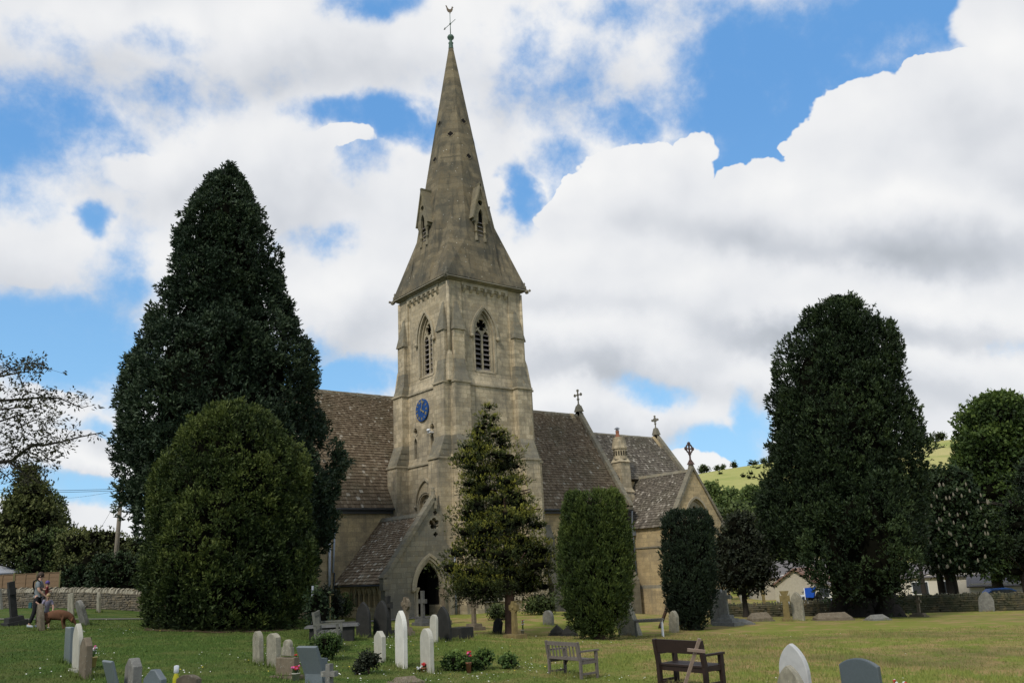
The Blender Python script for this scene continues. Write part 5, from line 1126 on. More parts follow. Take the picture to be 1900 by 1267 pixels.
for i, (nm_, lb, px, dp, sil, mt, nb) in enumerate(shr): blob_tree(nm_, lb, px, dp, sil, mt, nb, .6, 1.2, 75, .26, .12, 110+i, .08, 1.5, cat='bush', limbs=2)
# small shrubs in the churchyard
def shrub(name, label, px, by, w, h, mat, seed, L=.06, W=.04, per=4200, n=7, cat='shrub', flat=.8, pxw=None):
    p, s = hit(px, by); rr = np.random.default_rng(seed); r = w/s/2; H = h/s; t = thing(name, p, label, cat)
    bl = [(p.x+rr.uniform(-.5, .5)*r, p.y+rr.uniform(-.5, .5)*r, p.z+H*rr.uniform(.35, .68), r*.58, r*.58, H*.34) for _ in range(n)]
    crown_blobs('foliage', t, bl, mat, per, L, W, k=3, spread=1.2, seed=seed, up=.5, core=.62, lump=.2); mb = MB(); mb.tube([p-Vector((0, 0, .1)), p+Vector((0, 0, H*.5))], [.03, .015], 6); mb.build('stem', M['bark'], t); return t, p, s
shrub('box_shrub', 'round green clipped shrub with a pale tuft on top, beside the half-hidden bench', 607, 1224, 50, 46, L_SHRUB, 131, n=9)
shrub('dark_shrub', 'small dark low bush on the lawn left of the white headstones', 684, 1250, 36, 38, L_PURP, 132)
shrub('dark_shrub', 'smaller dark mound touching the small dark low bush', 664, 1252, 26, 20, L_PURP, 133, n=4)
for i, (px, by, w, h, lb) in enumerate(((842, 1243, 40, 30, 'leafy rose clump touching the right white rounded headstone'), (873, 1244, 34, 26, 'leafy clump left of the small planter'), (898, 1241, 34, 32, 'tall leafy clump right of the small planter'), (945, 1240, 34, 24, 'separate leafy clump nearest the slatted bench'))): shrub('rose_clump', lb, px, by, w, h, L_SHRUB, 140+i, L=.075, W=.06, per=2600, n=8)
for i, (px, by, w, h, mt, lb) in enumerate(((603, 1160, 66, 72, L_PURP, 'dark straggly shrub against the nave wall left of the porch'), (636, 1150, 40, 45, L_HEDGE, 'green shrub below the porch arcade corner'), (588, 1180, 44, 90, L_CHEST, 'dark shrub beside the dome yew near the thin post'), (1005, 1140, 60, 34, L_HEDGE, 'low dark shrub behind the ring-headed yellow cross'), (925, 1150, 40, 26, L_HEDGE, 'low shrub left of the golden yew trunk at the wall'))): shrub('wall_shrub', lb, px, by, w, h, mt, 150+i, L=.14, W=.07, per=600, n=9)
# overhanging tree at the left, trunk outside the picture
bt = on_ground(-330, 13.0)
t = tree('overhanging_tree', bt, 'overhanging branches with small coppery leaves reaching in at the left edge')
mb = MB(); D = 12.5; br = lambda pts, dep=D: [at_depth(x/4.874, 640+y/4.874, dep+dd) for x, y, dd in [(q+(0,) if len(q) == 2 else q) for q in pts]]
top = at_depth(-190, 560, 12.5); mb.tube([bt-Vector((0, 0, .3)), bt+Vector((0, 0, 1.8)), bt.lerp(top, .6), top], [.28, .22, .14, .06], 10)
LB = [([(-900, 700), (-400, 1000), (0, 1060), (110, 1045), (200, 970), (300, 900), (390, 907), (500, 885), (590, 868), (700, 835), (850, 805), (920, 790)], .035, .3),
      ([(590, 862), (620, 800), (710, 712)], .007, 0), ([(850, 805), (915, 825)], .006, 0), ([(390, 905), (405, 860)], .006, .5),
      ([(-800, 500), (-300, 520), (0, 505), (200, 490), (380, 475), (540, 482), (640, 525), (740, 570), (800, 548)], .025, 1), ([(-700, 350), (-300, 300), (0, 285), (110, 262), (250, 240), (340, 190), (425, 210)], .02, 1), ([(0, 262), (100, 212), (200, 170), (300, 160), (400, 180)], .012, 1), ([(40, 180), (150, 240), (200, 340), (240, 420), (200, 490)], .010, .7),
      ([(-600, 620), (-200, 690), (0, 690), (150, 640), (300, 590), (390, 620)], .02, 1), ([(-300, 600), (0, 585), (200, 560), (330, 560), (420, 590)], .016, 1), ([(240, 420), (330, 440), (400, 500), (430, 560)], .009, 1), ([(-200, 760), (0, 780), (70, 830), (160, 852)], .012, .6), ([(150, 760), (260, 700), (360, 665), (450, 680), (550, 715)], .012, 1), ([(150, 640), (220, 780), (330, 850), (340, 900)], .01, 1),
      ([(300, 905), (250, 960), (150, 1010), (60, 1060), (0, 1100)], .012, 1), ([(60, 1050), (150, 1110), (250, 1180), (360, 1240)], .012, .8), ([(250, 1000), (340, 1030), (430, 1040), (440, 950)], .008, 1), ([(-200, 1000), (0, 960), (60, 930), (140, 920), (220, 880)], .014, 1), ([(-100, 1120), (0, 1140), (60, 1180), (120, 1250), (300, 1230)], .012, 1), ([(150, 1100), (280, 1060), (350, 1110), (430, 1160)], .01, 1), ([(400, 940), (430, 1050), (470, 1110)], .006, .8), ([(500, 885), (540, 910), (580, 920)], .006, 1), ([(400, 640), (470, 690), (520, 770)], .006, 1), ([(300, 780), (400, 760), (450, 820), (540, 860)], .008, .7), ([(-400, 150), (-100, 200), (20, 230)], .012, 1), ([(-300, 20), (0, 100), (30, 110)], .01, 1), ([(-200, 400), (0, 420), (50, 380)], .01, 1), ([(-300, 860), (-50, 870), (60, 900)], .012, 1)]
rl = np.random.default_rng(77); LC, LD = [], []
for j, (pts, r0, lf) in enumerate(LB):
    dd = rl.uniform(-.5, .9); P = [p for p in br([(x, y, dd+.25*math.sin(i+j)) for i, (x, y) in enumerate(pts)])]; mb.tube(P, [r0*(1-.8*i/(len(P)-1)) for i in range(len(P))], 6, cap=False)
    if lf:
        for i in range(len(P)-1):
            if i < 2 and j == 0: continue
            a, c = P[i], P[i+1]; L = (c-a).length
            for _ in range(int(L*36*lf)+1):
                q = a.lerp(c, rl.uniform()); s = Vector(rl.normal(size=3)*[.09, .09, .06]); e = q+s+Vector((0, 0, .03))
                if rl.uniform() < .5: mb.tube([q, e], .0025, 3, cap=False)
                for _k in range(5): LC.append(tuple(e+Vector(rl.normal(size=3)*.03))); LD.append(tuple(s*2+Vector(rl.normal(size=3)*.12)-Vector((0, 0, .06))))
mb.build('trunk', M['bark_dark'], t)
LC = np.array(LC); V, F, v = leaf_quads(LC, np.array(LD), rl.uniform(.045, .08, len(LC)), rl.uniform(.018, .03, len(LC)), rl.uniform(.2, .8, len(LC)), rl)
arr_mesh('crown', V, F, v, L_BRANCH, t)
bl = []
while len(bl) < 46:
    q = rl.normal(size=3); q = q/np.linalg.norm(q)*rl.uniform(0, 1)**.4; c_ = np.array([-6.0, 17.5, 4.6])+q*[4.2, 6.5, 3.2]; r_ = rl.uniform(1., 1.7)
    if math.degrees(math.atan2(c_[1], c_[0])) > 90: bl.append((*c_, r_, r_, r_*.8))
crown_blobs('unseen_shade_crown', t, bl, L_BRANCH, 60, .16, .08, k=4, seed=78, core=0, spread=1.)  # crown out of view, added to shade the left lawn

# ================================================================== WALLS, FENCE, HOUSES
def dry_wall(name, label, A, B, h, seed, mat='drystone'):
    rr = random.Random(seed); A = Vector(A); B = Vector(B); d = B-A; d.z = 0; L = d.length; d.normalize(); q = Vector((-d.y, d.x, 0)); mb = MB(); t = .22; x = 0
    zt = lambda s: gz(A.x+d.x*s, A.y+d.y*s)
    n = int(L/1.0)
    for i in range(n):
        s0, s1 = L*i/n, L*(i+1)/n; a = A+d*s0; c = A+d*s1; z0, z1 = zt(s0), zt(s1)
        P = [a-q*t+UP*0, c-q*t, c+q*t, a+q*t]; zz = [z0, z1, z1, z0]
        mb.add([(p.x, p.y, z-.4) for p, z in zip(P, zz)]+[(p.x, p.y, z+h) for p, z in zip(P, zz)], [(0, 1, 5, 4), (2, 3, 7, 6), (4, 5, 6, 7), (1, 2, 6, 5), (3, 0, 4, 7)])
    # individual stones standing proud of the face
    z = .02
    while z < h-.04:
        rh = rr.uniform(.07, .15); s = rr.uniform(0, .2)
        while s < L-.1:
            w = rr.uniform(.14, .45)
            if rr.random() < .8:
                c = A+d*(s+w/2); zb = zt(s); sg = rr.uniform(.01, .05)
                Mx = Matrix((d, q, UP)).transposed() @ Matrix.Rotation(rr.uniform(-.04, .04), 3, 'Y')
                for side in (-1, 1): mb.obox(c+q*side*(t-.03+sg)+UP*(zb-c.z+z+rh/2), (w-.02, .08, rh-.015), Mx)
            s += w
        z += rh
    body = mb; cp = MB(); s = 0
    while s < L:
        w = rr.uniform(.06, .13); c = A+d*(s+w/2); zb = zt(s)+h; hh = rr.uniform(.2, .33)
        Mx = Matrix((d, q, UP)).transposed() @ Matrix.Rotation(rr.uniform(-.15, .15), 3, 'Y')
        o_ = c+UP*(zb-c.z)
        cp.add([o_+Mx @ Vector(p) for p in ((-w/2, -.24, 0), (w/2, -.24, 0), (w/2, .24, 0), (-w/2, .24, 0), (-w/2, -.17, hh*.8), (w/2, -.17, hh*.8), (w/2, .15, hh), (-w/2, .15, hh*.95), (-w/2, 0, hh*1.08), (w/2, 0, hh*1.05))],
               [(0, 1, 5, 4), (2, 3, 7, 6), (4, 5, 9, 8), (8, 9, 6, 7), (0, 4, 8, 7, 3), (1, 2, 6, 9, 5)], rr.random())
        s += w+.012
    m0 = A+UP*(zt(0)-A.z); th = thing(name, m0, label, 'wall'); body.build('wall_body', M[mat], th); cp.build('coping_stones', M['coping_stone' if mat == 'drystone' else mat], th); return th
A = at_depth(-30, 1100, 56.5); B = at_depth(300, 1100, 50.5); dry_wall('dry_stone_wall', 'dry stone boundary wall with upright coping stones behind the left graves', (A.x, A.y, 0), (B.x, B.y, 0), .95, 1)
A = at_depth(1340, 1100, 56.5); B = at_depth(2010, 1100, 50.5); dry_wall('dry_stone_wall', 'dark dry stone boundary wall on the right beneath the chestnut trees', (A.x, A.y, 0), (B.x, B.y, 0), .80, 2, 'drystone_shaded')
# orange panel fence
M['fence'] = plain('orange_timber', (.20, .13, .075), .8, var=.12, scale=14)
fa = at_depth(-60, 1080, 60); fb = at_depth(111, 1080, 60); fa.z = fb.z = 0; fd = (fb-fa).normalized(); L = (fb-fa).length; fz = at_depth(60, 1064, 60).z; fq = Vector((-fd.y, fd.x, 0))
fn = thing('panel_fence', (fa.x, fa.y, gz(fa.x, fa.y)), 'orange brown timber panel fence behind the left wall', 'fence')
pw = L/4
for i in range(4):
    a = fa+fd*(i*pw+.06); c = fa+fd*((i+1)*pw-.06); mb = MB(); nb = 12
    for k in range(nb):
        z0 = fz-1.75+k*(1.75/nb); Mx = Matrix((fd, fq, UP)).transposed(); mb.obox((a+c)/2+UP*(z0+.07)+fq*(.01*(k % 2)), ((c-a).length, .02, .155), Mx)
    for s in (0, .5, 1): p = a.lerp(c, s)-fq*.03; mb.obox(p+UP*(fz-.88), (.05, .03, 1.75), Matrix((fd, fq, UP)).transposed())
    mb.obox((a+c)/2+UP*(fz+.02), ((c-a).length, .07, .04), Matrix((fd, fq, UP)).transposed()); mb.build('panel', M['fence'], fn)
for i in range(5): p = fa+fd*i*pw; mb = MB(); mb.obox(p+UP*(fz-.85), (.1, .1, 2.0), Matrix((fd, fq, UP)).transposed()); mb.build('post', plain('fence_post', (.12, .12, .05), .9), fn)
# pale tent roof
p = at_depth(-4, 1064, 64); tn = thing('garden_tent', (p.x, p.y, p.z-1.9), 'white peaked garden tent roof behind the orange fence', 'tent'); mb = MB(); hw = 1.4; Mx = Matrix.Rotation(.6, 3, 'Z')
P = [p+Mx @ Vector(v) for v in ((-hw, -hw, 0), (hw, -hw, 0), (hw, hw, 0), (-hw, hw, 0), (0, 0, .62))]; mb.add(P+[v-UP*.22 for v in P[:4]], [(0, 1, 4), (1, 2, 4), (2, 3, 4), (3, 0, 4), (0, 5, 6, 1), (1, 6, 7, 2), (2, 7, 8, 3), (3, 8, 5, 0)]); mb.build('canopy', plain('tent_canvas', (.42, .44, .47), .8), tn)
for v in P[:4]: mb = MB(); mb.tube([v-UP*1.9, v], .03, 6); mb.build('leg', M['white'], tn)
# houses
def gable_house(name, label, c, rot, w, d, eave, ridge, wallm, roofm, windows=(), doors=(), zb=-6.5):
    th = thing(name, (c[0], c[1], zb), label, 'house'); Mx = Matrix.Rotation(rot, 3, 'Z'); O = Vector((c[0], c[1], 0)); T = lambda x, y, z: O+Mx @ Vector((x, y, z))
    mb = MB(); P = [T(-w/2, -d/2, zb), T(w/2, -d/2, zb), T(w/2, d/2, zb), T(-w/2, d/2, zb), T(-w/2, -d/2, eave), T(w/2, -d/2, eave), T(w/2, d/2, eave), T(-w/2, d/2, eave), T(-w/2, 0, ridge-.05), T(w/2, 0, ridge-.05)]
    mb.add(P, [(0, 1, 5, 4), (2, 3, 7, 6), (1, 2, 6, 9, 5), (3, 0, 4, 8, 7)]); mb.build('wall', wallm, th)
    mb = MB(); e = .3
    for s in (-1, 1):
        q = [T(-w/2-e, s*(d/2+e), eave-e*.8), T(w/2+e, s*(d/2+e), eave-e*.8), T(w/2+e, 0, ridge), T(-w/2-e, 0, ridge)]
        if s > 0: q = q[::-1]
        slab(mb, *q, .14)
    rf = mb.build('roof', roofm, th)
    mb = MB(); q = T(w/2-.5, 0, ridge+.3); mb.obox(q, (.6, .6, 1.4), Mx); mb.obox(q+UP*.75, (.7, .7, .12), Mx); mb.build('chimney', wallm, rf)
    for (x, z, ww, hh, side) in windows:
        y = -d/2 if side == 'f' else 0
        mb = MB()
        if side == 'f': mb.obox(T(x, -d/2-.03, z), (ww+.16, .06, hh+.16), Mx); f_ = mb.build('window', M['white'], th); mb = MB(); mb.obox(T(x, -d/2-.07, z), (ww, .03, hh), Mx); mb.build('pane', M['glass'], f_)
        else: mb.obox(T(-w/2-.03, x, z), (.06, ww+.16, hh+.16), Mx); f_ = mb.build('window', M['white'], th); mb = MB(); mb.obox(T(-w/2-.07, x, z), (.03, ww, hh), Mx); mb.build('pane', M['glass'], f_)
    for (x, z, ww, hh) in doors: mb = MB(); mb.obox(T(x, -d/2-.04, z), (ww, .06, hh), Mx); mb.build('door', plain('dark_door', (.06, .065, .07), .6), th)
    return th
hs = plain('pale_stone_wall', (.42, .38, .30), .9); hr = plain('grey_roof_slate', (.15, .14, .14), .8); hb = plain('brown_roof_tile', (.20, .12, .09), .85); hc = plain('cream_render', (.62, .58, .50), .9, var=.04)
p = at_depth(1462, 1075, 92); vd = math.atan2(p.y, p.x)-math.pi/2
gable_house('stone_cottage', 'pale stone cottage with grey roof, glimpsed between the dark shrub tree and the huge conifer', (p.x, p.y), vd+.25, 7.5, 6, at_depth(1462, 1064, 92).z, at_depth(1450, 1040, 92).z, hs, hr, [(-1.6, at_depth(1462, 1074, 92).z, .8, .9, 'f'), (1.2, at_depth(1462, 1074, 92).z, .8, .9, 'f')])
p = at_depth(1494, 1080, 84); gable_house('tiled_outbuilding', 'low building with brown tiled roof right of the pale stone cottage', (p.x, p.y), vd+1.2, 5, 4.4, at_depth(1494, 1078, 84).z, at_depth(1494, 1052, 84).z, hs, hb)
p = at_depth(1530, 1090, 80); gable_house('small_lodge', 'small pale gabled building partly hidden behind the conifer trunks', (p.x, p.y), vd+1.5, 4, 3.4, at_depth(1530, 1090, 80).z, at_depth(1530, 1078, 80).z, hc, hr, [(0, at_depth(1530, 1097, 80).z, .8, .8, 's')])
p = at_depth(1770, 1085, 86); vd2 = math.atan2(p.y, p.x)-math.pi/2
gable_house('cream_school_building', 'long cream rendered building with a dark door beyond the right wall', (p.x, p.y), vd2+.05, 12.5, 6, at_depth(1770, 1062, 86).z, at_depth(1770, 1040, 86).z, hc, hr, [(-3.2, at_depth(1770, 1086, 86).z, 1.4, 1.1, 'f'), (-1, at_depth(1770, 1086, 86).z, 1, 1.1, 'f'), (5, at_depth(1770, 1086, 86).z, 1.2, 1.1, 'f')], [(2.0, at_depth(1770, 1094, 86).z, 1.1, 2.2)])
p = at_depth(1880, 1090, 80); gable_house('cream_annex', 'lower cream building at the far right edge beyond the wall', (p.x, p.y), vd2-.05, 7, 5, at_depth(1880, 1078, 80).z, at_depth(1880, 1066, 80).z, hc, hr, [(-1.5, at_depth(1880, 1092, 80).z, 1.6, .8, 'f')])
p = at_depth(245, 1025, 95); gable_house('roadside_cottage', 'stone roofed cottage just visible between the leaning pole and the dome yew', (p.x, p.y), math.atan2(p.y, p.x)-math.pi/2+.4, 7, 6, at_depth(245, 1032, 95).z, at_depth(245, 1008, 95).z, hs, plain('stone_roof', (.26, .23, .17), .9))
# cars beyond the right wall
def car(label, px, py, dep, col, rot):
    p = at_depth(px, py, dep); z = p.z-1.45; th = thing('parked_car', (p.x, p.y, z), label, 'car', 'cars parked beyond the right wall'); Mx = Matrix.Rotation(rot, 3, 'Z'); O = Vector((p.x, p.y, z))
    side = [(-2.05, .32), (-2.1, .75), (-1.75, .93), (-1.15, .98), (-.55, 1.42), (.75, 1.45), (1.5, 1.02), (2.0, .92), (2.1, .6), (2.05, .32)]
    mb = MB(); mb.plate(side[::-1] if False else side[::-1], [], O+Mx @ Vector((0, -.82, 0)), Mx @ Vector((1, 0, 0)), UP, 1.64); mb.build('body', plain('car_paint', col, .3, .5, var=.02), th)
    mb = MB(); mb.plate([(-1.0, .98), (1.35, 1.03), (.7, 1.38), (-.5, 1.36)], [], O+Mx @ Vector((0, -.835, 0)), Mx @ Vector((1, 0, 0)), UP, 1.67); mb.build('window', M['glass'], th)
    for sx in (-1.3, 1.3):
        for sy in (-.75, .75):
            c = O+Mx @ Vector((sx, sy, .32)); ay_ = Mx @ Vector((0, .1, 0)); mb = MB(); mb.tube([c-ay_, c+ay_], .32, 16, smooth=False); w_ = mb.build('wheel', M['dark'], th); mb = MB(); mb.tube([c-ay_*1.1, c+ay_*1.1], .18, 10, smooth=False); mb.build('rim', M['lead'], w_)
car('blue car behind the right wall, its roof beside the leaning rounded headstone', 1850, 1091, 62, (.03, .10, .32), vd2+.2)
car('white car beside the blue tarpaulin cover, seen between headstones', 1499, 1103, 66, (.6, .6, .6), vd+.1)
car('dark blue car under the huge conifer, glimpsed between its trunks', 1588, 1094, 64, (.02, .035, .16), vd+.2)
# blue tarpaulin
p = at_depth(1505, 1107, 60); th = thing('tarpaulin_cover', (p.x, p.y, p.z-.6), 'bright blue tarpaulin stretched over a frame behind the graves', 'tarpaulin'); mb = MB(); Mx = Matrix.Rotation(vd, 3, 'Z')
P = [p+Mx @ Vector(v) for v in ((-.42, 0, 0), (.15, 0, -.05), (.4, 0, .68), (-.4, 0, .62), (-.3, .9, -.05), (.3, .9, 0), (.42, .9, .55), (-.38, .9, .5))]; mb.add(P, [(0, 1, 2, 3), (5, 4, 7, 6), (3, 2, 6, 7), (4, 0, 3, 7), (1, 5, 6, 2)]); mb.build('cover', plain('blue_tarp', (.01, .08, .45), .5, var=.1), th)
mb = MB(); mb.tube([P[0]-UP*.9, P[3]], .03, 6); mb.build('pole', M['white'], th); mb = MB(); mb.bar(p+Mx @ Vector((-.75, 0, .12)), p+Mx @ Vector((-.4, 0, .12)), .04, .04); mb.build('crossbar', M['white'], th)
# utility pole and wires
p0 = at_depth(215, 1034, 62); p1 = at_depth(226, 903, 62); ex = (p0-p1).normalized(); p00 = p0+ex*3.2
po = thing('utility_pole', tuple(p00), 'leaning wooden utility pole with overhead wires behind the left wall', 'utility pole'); mb = MB(); mb.tube([p00, p0, p1], [.19, .17, .13], 10); mb.build('pole', plain('grey_pole_timber', (.22, .19, .15), .9, var=.2), po)
mb = MB(); c = p1+ex*.25; mb.bar(c-RC_ if False else c-Vector(RC)*.35, c+Vector(RC)*.35, .08, .08); 
for s in (-.3, .3): mb.lathe(c+Vector(RC)*s, [(.03, 0), (.05, .06), (.02, .14)], 6)
mb.build('crossarm', M['bark_dark'], po)
for q, (ex_, ey, dep, dz) in enumerate(((-200, 899, 60, .0), (-200, 903, 60, -.12), (110, 925, 95, -.1), (168, 1010, 58, -.2))):
    a = c+Vector((0, 0, dz+.1)); e = at_depth(ex_, ey, dep); mb = MB(); mb.tube([a.lerp(e, k/10)-UP*(.25 if q < 2 else .1)*math.sin(math.pi*k/10) for k in range(11)], .018 if q < 2 else .012, 4, cap=False); mb.build('wire', M['dark'], po)

# ================================================================== GRAVES
def gravemat(name, c, spots=(.5, .5, .42), amt=.4, dark=None, rough=.85, sc=6):
    m, N, b = newmat(name, rough, .25); T = N.n('ShaderNodeTexCoord').outputs['Object']; oi = N.n('ShaderNodeObjectInfo').outputs['Random']
    P = N.vm('ADD', T, N.xyz(N.m('MULTIPLY', oi, 37.), N.m('MULTIPLY', oi, 91.), oi)); n = N.noise(P, sc, 6, .65); n2 = N.noise(P, sc*3.5, 5, .7); st = N.noise(N.vm('MULTIPLY', P, (5, 5, .7)), 1.5, 4, .6)
    k_ = .07 if amt < .2 else .2; col = N.mix(N.ss(n, .35, .65), tuple(x*(1-k_) for x in c), tuple(min(1, x*(1+k_*.6)) for x in c)); col = N.mix(N.ss(st, .5, .75, 0, amt*.8), col, dark or tuple(x*.45 for x in c)); col = N.mix(N.ss(n2, .58, .7, 0, amt), col, spots)
    N.set(b.inputs['Base Color'], col); bump(N, b, n2, .3, .01); return m
G = {'offwhite': gravemat('greyed_marble', (.43, .43, .42), amt=.15, spots=(.34, .34, .30), rough=.6), 'white': gravemat('white_marble', (.60, .585, .52), amt=.06, spots=(.52, .5, .42), rough=.6), 'pale': gravemat('pale_limestone', (.42, .405, .34), amt=.12), 'lichen': gravemat('lichened_limestone', (.27, .25, .19), amt=.8),
     'dark': gravemat('dark_slate_stone', (.026, .026, .024), amt=.25, spots=(.06, .06, .05)), 'brown': gravemat('brown_weathered_stone', (.16, .13, .09), amt=.5), 'granite': gravemat('blue_grey_granite', (.14, .165, .175), amt=.15, spots=(.22, .25, .26), rough=.35, sc=40),
     'gdark': gravemat('dark_blue_granite', (.085, .105, .115), amt=.12, spots=(.12, .14, .15), rough=.35, sc=40), 'yellow': gravemat('yellow_lichen_stone', (.19, .145, .06), amt=.5, spots=(.4, .33, .14)), 'grey': gravemat('grey_stone', (.19, .185, .165), amt=.5), 'dgrey': gravemat('dark_grey_stone', (.10, .10, .095), amt=.4, spots=(.16, .16, .13))}  # dgrey: a darker grey for the doorway cross and the ledger slab
def outline(kind, w, h):
    a = w/2
    if kind == 'round': r = a; return [(-a, 0), (a, 0)]+[(r*math.cos(q), h-r+r*math.sin(q)) for q in [math.pi*i/14 for i in range(15)]]
    if kind == 'segment': s = w*.16; R = (a*a+s*s)/(2*s); q0 = math.asin(a/R); return [(-a, 0), (a, 0)]+[(R*math.sin(q), h-R+R*math.cos(q)) for q in [q0-2*q0*i/12 for i in range(13)]]
    if kind == 'pointed': return arch(0, 0, w, h-w*.78, h, 8)
    if kind == 'peak': return [(-a, 0), (a, 0), (a, h-w*.3), (w*.12, h), (-w*.12, h), (-a, h-w*.3)]
    if kind == 'shoulder': return [(-a, 0), (a, 0), (a, h-w*.5), (a*.72, h-w*.5)]+[(a*.72*math.cos(q), h-a*.72+a*.72*math.sin(q)) for q in [math.pi*i/10 for i in range(11)]]+[(-a*.72, h-w*.5), (-a, h-w*.5)]
    if kind == 'taper': return [(-a, 0), (a, 0), (a*.8, h*.9), (a*.4, h), (-a*.4, h), (-a*.8, h*.9)]
    return [(-a, 0), (a, 0), (a, h), (-a, h)]
def slabmesh(mb, kind, w, h, t, z0=0., bev=.012):
    o = [(x, z+z0) for x, z in outline(kind, w, h)]; cx_ = 0; cz = z0+h/2
    mb.plate(o, [], (0, -t/2+bev, 0), (1, 0, 0), (0, 0, 1), t-2*bev, back=False)
    for s, y in ((-1, -t/2), (1, t/2)):
        inn = [(x*(1-2*bev/w*1.4), cz+(z-cz)*(1-2*bev/h*1.2)) for x, z in o]; k = len(o)
        vs = [(x, y-s*bev, z) for x, z in o]+[(x, y, z) for x, z in inn]; fs = [((i+1) % k, i, k+i, k+(i+1) % k) if s > 0 else (i, (i+1) % k, k+(i+1) % k, k+i) for i in range(k)]
        mb.add(vs, fs); tr = tessellate_polygon([[Vector((x, z, 0)) for x, z in inn]]); 
        def orient(t3): 
            A, B, C_ = [inn[i] for i in t3]; ccw = (B[0]-A[0])*(C_[1]-A[1])-(B[1]-A[1])*(C_[0]-A[0]) > 0
            return t3 if ccw == (s < 0) else (t3[0], t3[2], t3[1])
        mb.add([(x, y, z) for x, z in inn], [orient(t_) for t_ in tr])
def grave(px, by, ty, kind, w, t, mat, label, lean=0., tilt=0., yaw=0., group=None, plinth=None, name='headstone', inscr=False):
    p, s = hit(px, by); h = (by-ty)/s; root = thing(name, p, label, 'headstone', group, rot=(tilt, lean, math.pi/2+yaw))
    z0 = 0.
    if plinth: pw, ph = plinth; mb = MB(); mb.frus((-w*pw/2, -t*1.1, w*pw/2, t*1.1), -.12, (-w*pw/2+.02, -t*1.05, w*pw/2-.02, t*1.05), ph); mb.build('plinth', mat, root, local=True); z0 = ph
    mb = MB(); slabmesh(mb, kind, w, h-z0+(.15 if not plinth else .0), t, z0-(.15 if not plinth else 0)); mb.build('slab', mat, root, local=True)
    if inscr:
        mb = MB(); rr = random.Random(px)
        for k in range(6):
            lw = w*rr.uniform(.3, .62); zz = z0+(h-z0)*(.72-.085*k)
            for s_ in (-1, 1): mb.box((-lw/2, s_*t/2-.002, zz), (lw/2, s_*t/2+.002, zz+.012))
        mb.build('inscription', M['lead'], root, local=True)
    return root
def cross(px, by, ty, w, mat, label, lean=0., tilt=0., yaw=0., kind='latin', steps=2, aw=.13, group=None, stepw=None, armz=.72, t=.12):
    p, s = hit(px, by); h = (by-ty)/s; root = thing('cross_headstone', p, label, 'cross', group, rot=(tilt, lean, math.pi/2+yaw)); z = -.1
    sw = stepw or w*1.15; st = MB(); z0 = 0
    for i in range(steps):
        k = 1-i*.28; hh = h*.10; st = MB(); st.frus((-sw*k/2, -sw*k*.36, sw*k/2, sw*k*.36), z0-(.12 if i == 0 else 0), (-sw*k/2+.02, -sw*k*.36+.02, sw*k/2-.02, sw*k*.36-.02), z0+hh); st.build('step', mat, root, local=True); z0 += hh
    mb = MB(); a = aw/2; hz = z0+(h-z0)*armz; H = h; W = w/2
    if kind == 'latin': o = [(-a*1.15, z0-.05), (a*1.15, z0-.05), (a, hz-a), (W, hz-a), (W, hz+a), (a, hz+a), (a, H), (-a, H), (-a, hz+a), (-W, hz+a), (-W, hz-a), (-a, hz-a)]
    elif kind == 'flare': o = [(-a*1.15, z0-.05), (a*1.15, z0-.05), (a*.9, hz-a), (W*.9, hz-a*1.0), (W, hz-a*1.7), (W, hz+a*1.7), (W*.9, hz+a), (a*.9, hz+a), (a*1.6, H), (-a*1.6, H), (-a*.9, hz+a), (-W*.9, hz+a), (-W, hz+a*1.7), (-W, hz-a*1.7), (-W*.9, hz-a), (-a*.9, hz-a)]
    else: o = [(-a*1.6, z0-.05), (a*1.6, z0-.05), (a*1.1, hz-W*.75), (a*.9, hz-a), (W, hz-a*1.2), (W, hz+a*1.2), (a*.9, hz+a), (a*1.2, hz+W), (-a*1.2, hz+W), (-a*.9, hz+a), (-W, hz+a*1.2), (-W, hz-a*1.2), (-a*.9, hz-a), (-a*1.1, hz-W*.75)]
    mb.plate(o, [], (0, -t/2, 0), (1, 0, 0), (0, 0, 1), t)
    if kind == 'celtic': mb.plate(circ(0, hz, W*.86, 28), [circ(0, hz, W*.56, 24)], (0, -t*.36, 0), (1, 0, 0), (0, 0, 1), t*.72); mb.ball((0, -t/2, hz), a*.7, 8); mb.ball((0, t/2, hz), a*.7, 8)
    mb.build('shaft', mat, root, local=True); return root
R_ = random.Random(5); L_ = lambda a=.03: R_.uniform(-a, a)
GL = 'graves by the left boundary wall'; GM = 'pale headstones in the middle lawn'
# left
cross(27, 1160, 1080, .34, G['dark'], 'dark leaning cross seen edge-on on a stepped base, left of the standing adult', lean=0., tilt=.0, yaw=.15, steps=2, stepw=.95, aw=.22, t=.2).rotation_euler = (-.17, 0, math.pi/2+.1)
grave(3, 1130, 1093, 'flat', .5, .12, G['grey'], 'leaning grey slab cut by the left edge of the picture', tilt=-.18, group=GL)
grave(76, 1169, 1121, 'pointed', .55, .14, G['brown'], 'dark brown narrow stone in front of the blond child', tilt=-.12, group=GL)
grave(128, 1137, 1102, 'flat', .55, .08, G['lichen'], 'thin edge-on slab, left one of a touching pair before the left wall', tilt=-.05, group=GL)
grave(134, 1141, 1101, 'flat', .6, .08, G['lichen'], 'thin edge-on slab, right one of a touching pair before the left wall', tilt=-.09, group=GL)
grave(158, 1159, 1112, 'round', .55, .14, G['grey'], 'grey rounded stone leaning strongly to the right near the path', tilt=-.33, yaw=.1, group=GL)
grave(183, 1136, 1099, 'pointed', .5, .12, G['lichen'], 'pointed lichened stone nearest the dome yew before the left wall', tilt=-.07, group=GL)
grave(127, 1229, 1166, 'flat', .55, .10, G['granite'], 'pale edge-on granite slab, leftmost of the three front left stones', tilt=-.03, yaw=0.)
